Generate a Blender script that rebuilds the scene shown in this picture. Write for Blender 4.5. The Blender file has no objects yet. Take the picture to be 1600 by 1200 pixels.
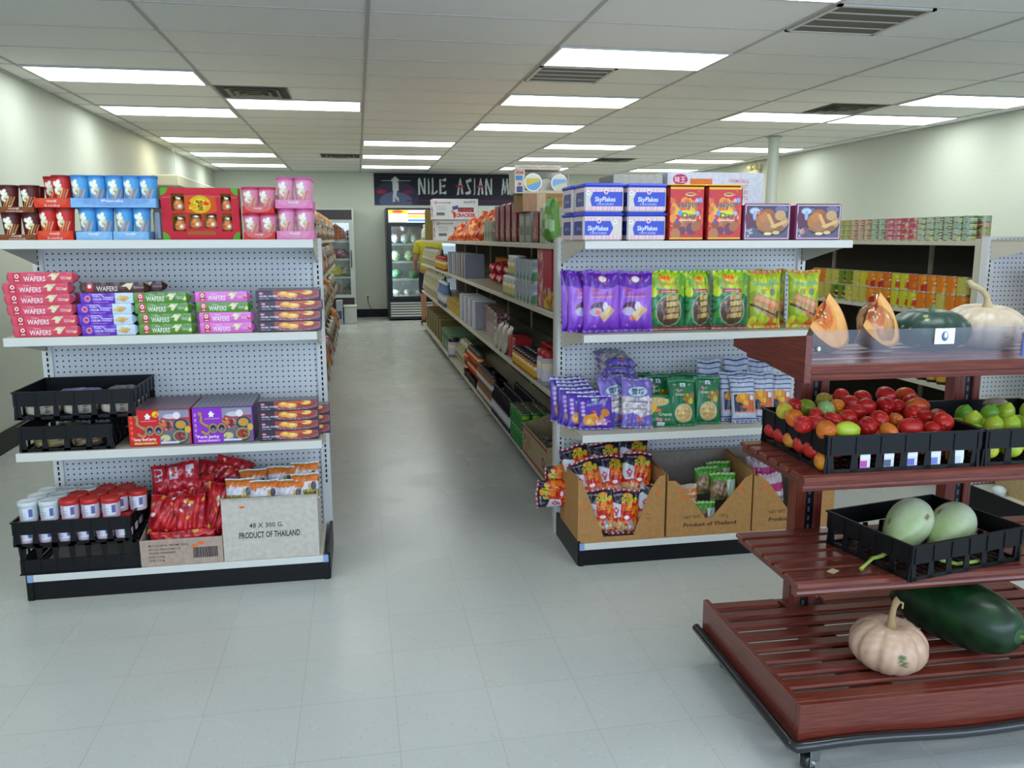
import bpy, math, random
import numpy as np
from mathutils import Matrix, Vector, Euler
PI = math.pi
sc = bpy.context.scene
COL = sc.collection

# ------------------------------------------------------------------ camera
CAM_F, CAM_PITCH, CAM_YAW, CAM_ROLL, CAM_Z = 1296.4, .1743, .1816, -.0025, 1.5
cy_, sy_, cp_, sp_ = math.cos(CAM_YAW), math.sin(CAM_YAW), math.cos(CAM_PITCH), math.sin(CAM_PITCH)
fw = Vector((sy_*cp_, cy_*cp_, -sp_)); rt = Vector((cy_, -sy_, 0)); up = rt.cross(fw)
cr_, sr_ = math.cos(CAM_ROLL), math.sin(CAM_ROLL)
R_, U_ = rt*cr_+up*sr_, -rt*sr_+up*cr_
cd = bpy.data.cameras.new('camera'); cam = bpy.data.objects.new('camera', cd); COL.objects.link(cam)
cam.matrix_world = Matrix(((R_.x, U_.x, -fw.x, 0), (R_.y, U_.y, -fw.y, 0), (R_.z, U_.z, -fw.z, CAM_Z), (0, 0, 0, 1)))
cd.sensor_width = 36; cd.lens = CAM_F/1600*36; cd.clip_start = .05; cd.clip_end = 100
sc.camera = cam
# ------------------------------------------------------------------ world, view
w = bpy.data.worlds.new('world'); sc.world = w; w.use_nodes = True
bg = w.node_tree.nodes['Background']; bg.inputs[0].default_value = (.62, .78, 1, 1); bg.inputs[1].default_value = 2.6
sc.view_settings.view_transform = 'Standard'; sc.view_settings.look = 'None'
sc.view_settings.exposure = .27; sc.view_settings.gamma = 1
PANEL_COOL, PANEL_WARM, PANEL_W = (.93, 1, .98), (1, .93, .70), 7.0
# daylight that enters through the shop window behind the camera
la = bpy.data.lights.new('window_daylight', 'AREA'); la.shape = 'RECTANGLE'; la.size = 8.4; la.size_y = 1.3
la.energy = 80; la.color = (.66, .80, 1)
lo = bpy.data.objects.new('window_daylight', la); COL.objects.link(lo)
lo.location = (1.9, -1.75, 1.82); lo.rotation_euler = (math.radians(74), 0, 0)

# ------------------------------------------------------------------ colours
def lin(c):
    c = np.asarray(c, float)
    return np.where(c <= .04045, c/12.92, ((c+.055)/1.055)**2.4)
def hx(s):
    if not isinstance(s, str): return tuple(s)
    return tuple(int(s[i:i+2], 16)/255 for i in (0, 2, 4))
def lc(s): return tuple(lin(hx(s)))+(1,)

# ------------------------------------------------------------------ materials
def newmat(name):
    m = bpy.data.materials.new(name); m.use_nodes = True
    nt = m.node_tree; b = nt.nodes['Principled BSDF']
    return m, nt, b
def N(nt, t, **k):
    n = nt.nodes.new(t)
    for a, v in k.items(): setattr(n, a, v)
    return n
def math_(nt, op, a, b=None):
    n = N(nt, 'ShaderNodeMath', operation=op)
    for i, x in enumerate((a, b)):
        if x is None: continue
        if isinstance(x, (int, float)): n.inputs[i].default_value = x
        else: nt.links.new(x, n.inputs[i])
    return n.outputs[0]
def noise_(nt, vec, scale, detail=3, rough=.5):
    n = N(nt, 'ShaderNodeTexNoise'); n.inputs['Scale'].default_value = scale; n.inputs['Detail'].default_value = detail
    n.inputs['Roughness'].default_value = rough
    nt.links.new(vec, n.inputs['Vector']); return n.outputs['Fac']
def ramp_(nt, fac, stops):
    r = N(nt, 'ShaderNodeValToRGB'); e = r.color_ramp.elements
    while len(e) < len(stops): e.new(.5)
    for i, (p, c) in enumerate(stops): e[i].position = p; e[i].color = lc(c)
    nt.links.new(fac, r.inputs[0]); return r.outputs[0]
def mapv(nt, scale, kind='Object'):
    tc = N(nt, 'ShaderNodeTexCoord'); mp = N(nt, 'ShaderNodeMapping'); mp.inputs['Scale'].default_value = scale
    nt.links.new(tc.outputs[kind], mp.inputs[0]); return mp.outputs[0]
def bump_(nt, b, h, strength, dist=.01):
    n = N(nt, 'ShaderNodeBump'); n.inputs['Strength'].default_value = strength; n.inputs['Distance'].default_value = dist
    nt.links.new(h, n.inputs['Height']); nt.links.new(n.outputs[0], b.inputs['Normal'])
def print_mat(name, rough, coat=0, metal=0, wr=0, wr_scale=30, mottled=0, spec=.5):
    m, nt, b = newmat(name)
    vc = N(nt, 'ShaderNodeVertexColor', layer_name='Col')
    src = vc.outputs[0]
    if mottled:
        f = noise_(nt, mapv(nt, (1, 1, 1)), 45, 4)
        mx = N(nt, 'ShaderNodeMix', data_type='RGBA', blend_type='MULTIPLY'); mx.inputs[0].default_value = mottled
        nt.links.new(src, mx.inputs[6]); nt.links.new(ramp_(nt, f, [(.3, 'b0b0b0'), (.7, 'ffffff')]), mx.inputs[7]); src = mx.outputs[2]
    nt.links.new(src, b.inputs['Base Color'])
    b.inputs['Roughness'].default_value = rough; b.inputs['Metallic'].default_value = metal
    b.inputs['Coat Weight'].default_value = coat; b.inputs['Coat Roughness'].default_value = .08
    b.inputs['Specular IOR Level'].default_value = spec
    if wr: bump_(nt, b, noise_(nt, mapv(nt, (1, 1, .6)), wr_scale, 3, .6), wr, .012)
    return m
M = {}
M['paper'] = print_mat('printed_paper', .65, spec=.25)
M['card'] = print_mat('corrugated_cardboard', .8, mottled=.35)
M['gloss'] = print_mat('glossy_printed_board', .4, coat=.12, spec=.3)
M['film'] = print_mat('crinkled_plastic_film', .32, coat=.4, wr=.45, wr_scale=22, spec=.35)
M['tin'] = print_mat('lacquered_tin', .35, coat=.22, metal=.0, spec=.25)
M['metal'] = print_mat('bare_metal', .3, metal=1)
M['plastic'] = print_mat('moulded_plastic', .42)
M['skin'] = print_mat('vegetable_skin', .36, coat=.12, mottled=.2, spec=.4)
M['rough'] = print_mat('matte_surface', .85, mottled=.25)
M['steel'] = print_mat('enamelled_steel', .38)
def flat(name, c, rough=.5, metal=0, coat=0):
    m, nt, b = newmat(name); b.inputs['Base Color'].default_value = lc(c)
    b.inputs['Roughness'].default_value = rough; b.inputs['Metallic'].default_value = metal; b.inputs['Coat Weight'].default_value = coat
    return m
M['black'] = flat('black_plastic', '0a0b0f', .42)
M['black'].node_tree.nodes['Principled BSDF'].inputs['Specular IOR Level'].default_value = .3
M['rubber'] = flat('black_rubber', '0d0e12', .28, coat=.5)
def emis(name, c, s):
    m, nt, b = newmat(name); nt.nodes.remove(b); e = N(nt, 'ShaderNodeEmission')
    e.inputs[0].default_value = (*c, 1); e.inputs[1].default_value = s
    nt.links.new(e.outputs[0], nt.nodes['Material Output'].inputs[0]); return m
M['panel'] = emis('fluorescent_diffuser_cool', PANEL_COOL, PANEL_W)
M['panelw'] = emis('fluorescent_diffuser_warm', PANEL_WARM, PANEL_W)
M['lampglow'] = emis('lit_sign_tube', (.9, .97, 1), 45)
m, nt, b = newmat('backlit_sign'); vc = N(nt, 'ShaderNodeVertexColor', layer_name='Col')
nt.links.new(vc.outputs[0], b.inputs['Emission Color']); nt.links.new(vc.outputs[0], b.inputs['Base Color']); b.inputs['Emission Strength'].default_value = 1.1
M['backlit'] = m
def glass(name, tint, rough=.02, alpha=.12):
    m, nt, b = newmat(name); nt.nodes.remove(b)
    g = N(nt, 'ShaderNodeBsdfGlossy'); g.inputs['Roughness'].default_value = rough
    t = N(nt, 'ShaderNodeBsdfTransparent'); t.inputs[0].default_value = (*tint, 1)
    fr = N(nt, 'ShaderNodeFresnel'); fr.inputs[0].default_value = 1.25
    mx = N(nt, 'ShaderNodeMixShader')
    nt.links.new(math_(nt, 'ADD', fr.outputs[0], alpha), mx.inputs[0]); nt.links.new(t.outputs[0], mx.inputs[1]); nt.links.new(g.outputs[0], mx.inputs[2])
    nt.links.new(mx.outputs[0], nt.nodes['Material Output'].inputs[0]); return m
M['glass'] = glass('clear_glass', (.93, .97, .95))
M['acrylic'] = glass('clear_acrylic', (.88, .88, .93), .05, .03)
M['wrap'] = glass('clear_cling_film', (.97, .97, .97), .12, .06)
# wood
def wood(name, axis):
    m, nt, b = newmat(name); s = [60, 60, 60]; s[axis] = 2.2
    v = mapv(nt, tuple(s)); f = noise_(nt, v, 3.2, 6, .62)
    c = ramp_(nt, f, [(.22, '481810'), (.45, '64271c'), (.62, '793626'), (.82, '8c4a36')])
    sp = noise_(nt, mapv(nt, (1, 1, 1)), 160, 2); wn = ramp_(nt, sp, [(.0, '000000'), (.765, '000000'), (.78, 'ffffff')])
    mx = N(nt, 'ShaderNodeMix', data_type='RGBA'); nt.links.new(wn, mx.inputs[0]); nt.links.new(c, mx.inputs[6]); mx.inputs[7].default_value = lc('b98a70')
    nt.links.new(mx.outputs[2], b.inputs['Base Color']); b.inputs['Roughness'].default_value = .36; b.inputs['Coat Weight'].default_value = .4; b.inputs['Specular IOR Level'].default_value = .35
    b.inputs['Coat Roughness'].default_value = .16
    bump_(nt, b, f, .12, .004); return m
M['woodx'] = wood('cherry_stained_wood_along', 0); M['woody'] = wood('cherry_stained_wood_across', 1); M['woodz'] = wood('cherry_stained_wood_upright', 2)
# pegboard: dark round holes on a one inch grid
m, nt, b = newmat('white_pegboard')
tc = N(nt, 'ShaderNodeTexCoord'); sx = N(nt, 'ShaderNodeSeparateXYZ'); nt.links.new(tc.outputs['Object'], sx.inputs[0])
def cell(o): return math_(nt, 'SUBTRACT', math_(nt, 'FRACT', math_(nt, 'DIVIDE', o, .0254)), .5)
a_, b_ = cell(sx.outputs[0]), cell(sx.outputs[2])
d_ = math_(nt, 'SQRT', math_(nt, 'ADD', math_(nt, 'MULTIPLY', a_, a_), math_(nt, 'MULTIPLY', b_, b_)))
hole = math_(nt, 'LESS_THAN', d_, .155)
mx = N(nt, 'ShaderNodeMix', data_type='RGBA'); nt.links.new(hole, mx.inputs[0]); mx.inputs[6].default_value = lc('d9dce0'); mx.inputs[7].default_value = lc('26282e')
nt.links.new(mx.outputs[2], b.inputs['Base Color']); b.inputs['Roughness'].default_value = .5
M['peg'] = m
# floor
m, nt, b = newmat('vinyl_composition_tile'); tc = N(nt, 'ShaderNodeTexCoord'); sx = N(nt, 'ShaderNodeSeparateXYZ'); nt.links.new(tc.outputs['Object'], sx.inputs[0])
T = .3048
def edge(o, off):
    f = math_(nt, 'FRACT', math_(nt, 'DIVIDE', math_(nt, 'ADD', o, off), T))
    return math_(nt, 'GREATER_THAN', math_(nt, 'ABSOLUTE', math_(nt, 'SUBTRACT', f, .5)), .4965)
seam = math_(nt, 'MAXIMUM', edge(sx.outputs[0], 30.1), edge(sx.outputs[1], 30.05))
cmb = N(nt, 'ShaderNodeCombineXYZ')
nt.links.new(math_(nt, 'FLOOR', math_(nt, 'DIVIDE', math_(nt, 'ADD', sx.outputs[0], 30.1), T)), cmb.inputs[0]); nt.links.new(math_(nt, 'FLOOR', math_(nt, 'DIVIDE', math_(nt, 'ADD', sx.outputs[1], 30.05), T)), cmb.inputs[1])
wn_ = N(nt, 'ShaderNodeTexWhiteNoise'); nt.links.new(cmb.outputs[0], wn_.inputs[0])
sp1 = noise_(nt, mapv(nt, (1, .4, 1)), 110, 1); sp2 = noise_(nt, mapv(nt, (.4, 1, 1)), 90, 1)
base = ramp_(nt, noise_(nt, mapv(nt, (1, 1, 1)), 1.1, 2), [(.3, 'bbbdb7'), (.7, 'c3c5c0')])
def over(fac, src, c, f):
    x = N(nt, 'ShaderNodeMix', data_type='RGBA'); nt.links.new(math_(nt, 'MULTIPLY', fac, f), x.inputs[0]); nt.links.new(src, x.inputs[6]); x.inputs[7].default_value = lc(c); return x.outputs[2]
src = over(wn_.outputs[0], base, 'b6b8b1', .3)
src = over(math_(nt, 'GREATER_THAN', sp1, .69), src, '9a9a8e', .35); src = over(math_(nt, 'GREATER_THAN', sp2, .69), src, 'cfd2cd', .35)
src = over(seam, src, '97988f', .6)
nt.links.new(src, b.inputs['Base Color'])
rr = N(nt, 'ShaderNodeMapRange'); nt.links.new(noise_(nt, mapv(nt, (1, 1, 1)), 2.3, 1), rr.inputs[0]); rr.inputs[3].default_value = .2; rr.inputs[4].default_value = .34
nt.links.new(rr.outputs[0], b.inputs['Roughness']); b.inputs['Specular IOR Level'].default_value = .5
bump_(nt, b, noise_(nt, mapv(nt, (1, 1, 1)), 1.3, 1), .06, .01)
M['floor'] = m
# ceiling tile, wall paint
m, nt, b = newmat('acoustic_tile'); f = noise_(nt, mapv(nt, (1, 1, 1)), 140, 2)
nt.links.new(ramp_(nt, f, [(.3, 'e6e5e2'), (.42, 'f0efec'), (1, 'f2f1ef')]), b.inputs['Base Color']); b.inputs['Roughness'].default_value = .9; bump_(nt, b, f, .2, .002)
M['tile'] = m
m, nt, b = newmat('painted_wall'); f = noise_(nt, mapv(nt, (1, 1, 1)), 60, 4)
nt.links.new(ramp_(nt, f, [(.2, 'c6cbbd'), (.8, 'cdd2c5')]), b.inputs['Base Color']); b.inputs['Roughness'].default_value = .55; bump_(nt, b, f, .15, .003)
M['wall'] = m
M['white'] = flat('white_enamel', 'd6d4cc', .4)
M['beige'] = flat('almond_enamel', 'c9c4ae', .42)

# ------------------------------------------------------------------ mesh builder
class MB:
    def __init__(s):
        s.V = []; s.C = []; s.F = []; s.M = []; s.S = []; s.n = 0; s.mats = []; s.T = None
    def mi(s, mat):
        mat = M[mat] if isinstance(mat, str) else mat
        if mat not in s.mats: s.mats.append(mat)
        return s.mats.index(mat)
    def add(s, V, F, c='ffffff', mat='paper', smooth=False, T=None):
        V = np.asarray(V, float).reshape(-1, 3)
        for t in (T, s.T):
            if t is not None:
                A = np.array(t); V = V@A[:3, :3].T+A[:3, 3]
        if isinstance(c, str) or (not isinstance(c, np.ndarray)): C = np.tile(lin(hx(c)), (len(V), 1))
        else: C = lin(c.reshape(-1, 3))
        s.V.append(V); s.C.append(C)
        F = F.tolist() if isinstance(F, np.ndarray) else F
        n = s.n; s.F += [[i+n for i in f] for f in F]; k = s.mi(mat)
        s.M += [k]*len(F); s.S += [smooth]*len(F); s.n += len(V); return s
    def box(s, x0, x1, y0, y1, z0, z1, c='ffffff', mat='paper', b=0, T=None):
        cx, cy, cz = (x0+x1)/2, (y0+y1)/2, (z0+z1)/2; h = np.array([(x1-x0)/2, (y1-y0)/2, (z1-z0)/2])
        if b <= 0:
            V = [(cx+i*h[0], cy+j*h[1], cz+k*h[2]) for i in (-1, 1) for j in (-1, 1) for k in (-1, 1)]
            F = [(0, 1, 3, 2), (4, 6, 7, 5), (0, 4, 5, 1), (2, 3, 7, 6), (0, 2, 6, 4), (1, 5, 7, 3)]
            return s.add(V, F, c, mat, T=T)
        b = min(b, h.min()*.95); V = []; idx = {}
        for i in (-1, 1):
            for j in (-1, 1):
                for k in (-1, 1):
                    for a in range(3):
                        o = [h[0]-b, h[1]-b, h[2]-b]; o[a] = h[a]
                        idx[i, j, k, a] = len(V); V.append((cx+i*o[0], cy+j*o[1], cz+k*o[2]))
        F = []
        def face(vs):
            P = [np.array(V[i]) for i in vs]; n = np.cross(P[1]-P[0], P[2]-P[0]); ctr = sum(P)/len(P)-np.array((cx, cy, cz))
            F.append(vs if n@ctr > 0 else vs[::-1])
        S = (-1, 1)
        for a in range(3):
            for q in S:
                o = [x for x in range(3) if x != a]; ks = []
                for (u, v) in ((-1, -1), (1, -1), (1, 1), (-1, 1)):
                    t = [0, 0, 0]; t[a] = q; t[o[0]] = u; t[o[1]] = v; ks.append(idx[t[0], t[1], t[2], a])
                face(ks)
        for a in range(3):
            o = [x for x in range(3) if x != a]
            for u in S:
                for v in S:
                    t0 = [0, 0, 0]; t0[a] = -1; t0[o[0]] = u; t0[o[1]] = v; t1 = list(t0); t1[a] = 1
                    face([idx[(*t0, o[0])], idx[(*t1, o[0])], idx[(*t1, o[1])], idx[(*t0, o[1])]])
        for i in S:
            for j in S:
                for k in S: face([idx[i, j, k, 0], idx[i, j, k, 1], idx[i, j, k, 2]])
        return s.add(V, F, c, mat, T=T)
    def quad(s, P, c='ffffff', mat='paper', T=None): return s.add(P, [list(range(len(P)))], c, mat, T=T)
    def grid(s, P, cv, mat, smooth=False, T=None, wrapu=False, flip=False):
        """P: (h, w, 3) points, row 0 at the bottom; cv: canvas of the same shape or a colour"""
        h, w = P.shape[:2]; i = np.arange(h*w).reshape(h, w)
        if wrapu: i = np.concatenate([i, i[:, :1]], 1)
        F = np.stack([i[:-1, :-1], i[:-1, 1:], i[1:, 1:], i[1:, :-1]], -1).reshape(-1, 4)
        if flip: F = F[:, ::-1]
        return s.add(P.reshape(-1, 3), F, cv.a if isinstance(cv, Cv) else cv, mat, smooth, T)
    def face(s, o, ux, uz, cv, mat='paper', T=None):
        """a flat printed rectangle from corner o along ux and uz, one vertex per canvas cell"""
        h, w = cv.a.shape[:2]; U, W = np.meshgrid(np.linspace(0, 1, w), np.linspace(0, 1, h))
        P = np.array(o, float)+U[..., None]*np.array(ux, float)+W[..., None]*np.array(uz, float)
        return s.grid(P, cv, mat, T=T)
    def lathe(s, prof, n=24, c='ffffff', mat='plastic', T=None, cap=True, cv=None, smooth=True, ctr=(0, 0, 0)):
        a = -np.arange(n)/n*2*PI*-1-PI/2-PI
        if cv is not None: n = cv.a.shape[1]; a = np.arange(n)/n*2*PI-PI/2-PI
        pr = np.array(prof, float)
        if cv is not None:
            h = cv.a.shape[0]; L = np.r_[0, np.cumsum(np.hypot(*np.diff(pr, axis=0).T))]; t = np.linspace(0, L[-1], h)
            pr = np.stack([np.interp(t, L, pr[:, 0]), np.interp(t, L, pr[:, 1])], 1)
        P = np.stack([pr[:, 0:1]*np.cos(a)+ctr[0], pr[:, 0:1]*np.sin(a)+ctr[1], np.repeat(pr[:, 1:2], n, 1)+ctr[2]], -1)
        s.grid(P, cv if cv is not None else c, mat, smooth, T, wrapu=True)
        if cap:
            cc = c
            if pr[0, 0] > 1e-4: s.add(P[0][::-1], [list(range(n))], cc, mat, T=T)
            if pr[-1, 0] > 1e-4: s.add(P[-1], [list(range(n))], cc, mat, T=T)
        return s
    def tube(s, pts, r, n=8, c='ffffff', mat='plastic', T=None):
        pts = [np.array(p, float) for p in pts]; rs = r if hasattr(r, '__len__') else [r]*len(pts); P = []
        ref = np.array([0, 0, 1.])
        for i, p in enumerate(pts):
            d = pts[min(i+1, len(pts)-1)]-pts[max(i-1, 0)]; d /= np.linalg.norm(d)+1e-12
            u = np.cross(d, ref if abs(d@ref) < .95 else np.array([1., 0, 0])); u /= np.linalg.norm(u); v = np.cross(d, u)
            if i and (u@pu) < 0: u, v = -u, -v
            pu = u; a = np.arange(n)/n*2*PI; P.append(p+rs[i]*(np.cos(a)[:, None]*u+np.sin(a)[:, None]*v))
        P = np.array(P); s.grid(P, c, mat, True, T, wrapu=True)
        s.add(P[0][::-1], [list(range(n))], c, mat, T=T); s.add(P[-1], [list(range(n))], c, mat, T=T); return s
    def prism(s, poly, y0, y1, c='ffffff', mat='paper', T=None, axis='y'):
        n = len(poly); V = []
        for y in (y0, y1):
            for (a, b) in poly: V.append((a, y, b) if axis == 'y' else ((y, a, b) if axis == 'x' else (a, b, y)))
        F = [list(range(n)), list(range(2*n-1, n-1, -1))]+[[i, n+i, n+(i+1) % n, (i+1) % n] for i in range(n)]
        return s.add(V, F, c, mat, T=T)
    def ell(s, c, r, col='ffffff', mat='skin', nu=20, nv=12, T=None, colfn=None, fn=None):
        th = np.linspace(.001, PI-.001, nv); a = np.arange(nu)/nu*2*PI; TH, A = np.meshgrid(th, a, indexing='ij')
        D = np.stack([np.sin(TH)*np.cos(A), np.sin(TH)*np.sin(A), -np.cos(TH)], -1)
        P = D*np.array(r)
        if fn: P = fn(P, D)
        C = colfn(P, D) if colfn else col
        return s.grid(P+np.array(c), C, mat, True, T, wrapu=True)
    def text(s, st, o, ux, uz, h, c='222222', mat='paper', width=None, bold=.0, T=None):
        V, F, W, _ = text_mesh(st, bold); k = h; kx = h if width is None else width/max(W, 1e-6)
        ux = np.array(ux, float); uz = np.array(uz, float)
        return s.add(np.array(o, float)+V[:, :1]*kx*ux+V[:, 1:2]*k*uz, F, c, mat, T=T)
    def build(s, name):
        me = bpy.data.meshes.new(name)
        V = np.concatenate(s.V); me.from_pydata(V.tolist(), [], s.F)
        for m in s.mats: me.materials.append(m)
        me.polygons.foreach_set('material_index', s.M); me.polygons.foreach_set('use_smooth', s.S)
        at = me.color_attributes.new('Col', 'FLOAT_COLOR', 'POINT')
        C = np.concatenate(s.C); at.data.foreach_set('color', np.c_[C, np.ones(len(C))].astype(np.float32).ravel())
        me.update(); return me
_tc = {}
def text_mesh(st, bold=0):
    k = (st, bold)
    if k not in _tc:
        c = bpy.data.curves.new('t', 'FONT'); c.body = st; c.size = 1.4; c.resolution_u = 2; c.offset = bold
        o = bpy.data.objects.new('t', c); me = bpy.data.meshes.new_from_object(o)
        V = np.array([tuple(v.co)[:2] for v in me.vertices]).reshape(-1, 2); F = [list(p.vertices) for p in me.polygons]
        bpy.data.objects.remove(o); bpy.data.curves.remove(c); bpy.data.meshes.remove(me)
        if len(V) == 0: V = np.zeros((3, 2)); F = [[0, 1, 2]]
        V[:, 0] -= V[:, 0].min(); _tc[k] = (V, F, V[:, 0].max(), V[:, 1].max())
    return _tc[k]
# ------------------------------------------------------------------ painted labels: one colour per mesh vertex
class Cv:
    def __init__(s, w, h, bg='ffffff'):
        s.w, s.h = w, h; s.a = np.tile(np.array(hx(bg)), (h, w, 1)).astype(float)
        s.U, s.W = np.meshgrid((np.arange(w)+.5)/w, (np.arange(h)+.5)/h)
    def put(s, m, c, al=1):
        m = (m*al)[..., None]; s.a = s.a*(1-m)+np.array(hx(c))*m; return s
    def rect(s, x0, y0, x1, y1, c, al=1): return s.put(((s.U > x0) & (s.U < x1) & (s.W > y0) & (s.W < y1)).astype(float), c, al)
    def ell(s, x, y, rx, ry, c, rot=0, al=1):
        asp = s.w/s.h; dx, dy = (s.U-x)*asp, s.W-y; cr, sr = math.cos(rot), math.sin(rot); X, Y = dx*cr+dy*sr, -dx*sr+dy*cr
        d = np.sqrt((X/(rx*asp))**2+(Y/ry)**2); return s.put(np.clip((1-d)*min(rx*s.w, ry*s.h)+.5, 0, 1), c, al)
    def grad(s, y0, y1, c0, c1):
        t = np.clip((s.W-y0)/(y1-y0), 0, 1)[..., None]; m = ((s.W >= y0) & (s.W <= y1))[..., None]
        s.a = np.where(m, np.array(hx(c0))*(1-t)+np.array(hx(c1))*t, s.a); return s
    def poly(s, pts, c, al=1):
        m = np.zeros_like(s.U, bool); n = len(pts)
        for i in range(n):
            (x0, y0), (x1, y1) = pts[i], pts[(i+1) % n]
            if y0 == y1: continue
            m ^= ((s.W >= y0) != (s.W >= y1)) & (s.U < (x1-x0)*(s.W-y0)/(y1-y0)+x0)
        return s.put(m.astype(float), c, al)
    def text(s, st, x, y, h, c, w=None, bold=.02, slant=0, rot=0, al=1):
        """cap height h and width w as shares of the canvas; x, y the lower left corner"""
        V, F, W, _ = text_mesh(st, bold); asp = s.w/s.h
        kx = h/asp if w is None else w/W; X = V[:, 0]*kx+slant*V[:, 1]*h/asp; Y = V[:, 1]*h
        if rot: cr, sr = math.cos(rot), math.sin(rot); X, Y = X*cr-Y*sr/asp, X*sr*asp+Y*cr
        X = (X+x)*s.w*3; Y = (Y+y)*s.h*3; m = np.zeros((s.h*3, s.w*3), bool)
        for f in F:
            for q in range(1, len(f)-1):
                t = (f[0], f[q], f[q+1]); xs, ys = X[list(t)], Y[list(t)]
                x0, x1, y0, y1 = int(max(xs.min(), 0)), int(min(xs.max()+1, s.w*3)), int(max(ys.min(), 0)), int(min(ys.max()+1, s.h*3))
                if x1 <= x0 or y1 <= y0: continue
                gx, gy = np.meshgrid(np.arange(x0, x1)+.5, np.arange(y0, y1)+.5)
                d = [(xs[(k+1) % 3]-xs[k])*(gy-ys[k])-(ys[(k+1) % 3]-ys[k])*(gx-xs[k]) for k in range(3)]
                m[y0:y1, x0:x1] |= ((d[0] >= 0) & (d[1] >= 0) & (d[2] >= 0)) | ((d[0] <= 0) & (d[1] <= 0) & (d[2] <= 0))
        return s.put(m.reshape(s.h, 3, s.w, 3).mean((1, 3)), c, al)
    def blobs(s, x0, y0, x1, y1, n, r, cols, seed=1, asp=1.0, al=1):
        g = random.Random(seed)
        for i in range(n):
            rr = r*g.uniform(.6, 1.3); s.ell(g.uniform(x0, x1), g.uniform(y0, y1), rr*asp*s.h/s.w, rr, g.choice(cols), g.uniform(-.8, .8), al)
        return s
    def stripes(s, y0, y1, n, c, x0=0, x1=1, vert=True, duty=.5):
        for i in range(n):
            if vert: t = (x1-x0)/n; s.rect(x0+i*t, y0, x0+(i+duty)*t, y1, c)
            else: t = (y1-y0)/n; s.rect(x0, y0+i*t, x1, y0+(i+duty)*t, c)
        return s

# ------------------------------------------------------------------ placing things
LABELS = {}
def link(name, data, parent=None, loc=(0, 0, 0), rot=(0, 0, 0)):
    o = bpy.data.objects.new(name, data); COL.objects.link(o); o.location = loc; o.rotation_euler = rot
    if parent is not None: o.parent = parent
    return o
def Pt(name, mesh, loc=(0, 0, 0), rot=(0, 0, 0), kids=()): return (name, mesh, loc, rot, kids)
def place(proto, name, loc, label, cat, group=None, rz=0, rot=None, kind=None, sc_=None):
    """proto: a mesh, or (root mesh or None, list of parts)"""
    root, parts = proto if isinstance(proto, tuple) else (proto, ())
    o = link(name, root, None, loc, rot if rot is not None else (0, 0, rz))
    if sc_ is not None: o.scale = sc_ if hasattr(sc_, '__len__') else (sc_,)*3
    o['label'] = label; o['category'] = cat
    if group: o['group'] = group
    if kind: o['kind'] = kind
    LABELS[label] = LABELS.get(label, 0)+1
    for (n, me, l, r, kids) in parts:
        c = link(n, me, o, l, r)
        for (n2, me2, l2, r2, _) in kids: link(n2, me2, c, l2, r2)
    return o
def struct(name, mb, loc=(0, 0, 0), rot=(0, 0, 0)):
    o = link(name, mb.build(name), None, loc, rot); o['kind'] = 'structure'; return o
ORD = ['first', 'second', 'third', 'fourth', 'fifth', 'sixth', 'seventh', 'eighth', 'ninth', 'tenth', 'eleventh', 'twelfth', 'thirteenth', 'fourteenth', 'fifteenth', 'sixteenth', 'seventeenth', 'eighteenth', 'nineteenth', 'twentieth', 'twenty-first', 'twenty-second', 'twenty-third', 'twenty-fourth']
def RX(a): return Matrix.Rotation(a, 4, 'X')
def RY(a): return Matrix.Rotation(a, 4, 'Y')
def RZ(a): return Matrix.Rotation(a, 4, 'Z')
def TR(x, y, z): return Matrix.Translation((x, y, z))
def eul(*rs):
    m_ = Matrix.Identity(4)
    for r in rs: m_ = m_@r
    return m_.to_euler()
# ================================================================== ROOM
XL, XR, YB, YF, HC = -2.52, 6.42, 16.25, -1.9, 2.7175
def slab(name, x0, x1, y0, y1, z0, z1, mat):
    b = MB(); b.box(x0, x1, y0, y1, z0, z1, 'ffffff', mat); return struct(name, b)
slab('floor', XL-.1, XR+.1, YF-.1, YB+.1, -.1, 0, 'floor')
slab('ceiling', XL-.1, XR+.1, YF-.1, YB+.1, HC+.004, HC+.1, 'tile')
slab('wall_left', XL-.1, XL, YF-.1, YB+.1, 0, HC, 'wall')
slab('wall_right', XR, XR+.1, YF-.1, YB+.1, 0, HC, 'wall')
slab('wall_back', XL, XR, YB, YB+.1, 0, HC, 'wall')
b = MB(); b.box(XL, XR, YF-.1, YF, 0, .4, 'ffffff', 'wall'); b.box(XL, XR, YF-.1, YF, 2.5, HC, 'ffffff', 'wall'); struct('wall_front', b)
b = MB()
for i in range(8): x = XL+.03+i*(XR-XL-.06)/7; b.box(x-.03, x+.03, YF-.09, YF-.01, .4, 2.5, '8a8d90', 'steel')
struct('window_1', b)
slab('baseboard_left', XL, XL+.008, YF, YB-.01, 0, .155, M['black'])
slab('baseboard_right', XR-.008, XR, YF, YB-.01, 0, .155, M['black'])
slab('baseboard_back', XL+.01, XR-.01, YB-.008, YB, 0, .155, M['black'])
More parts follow.
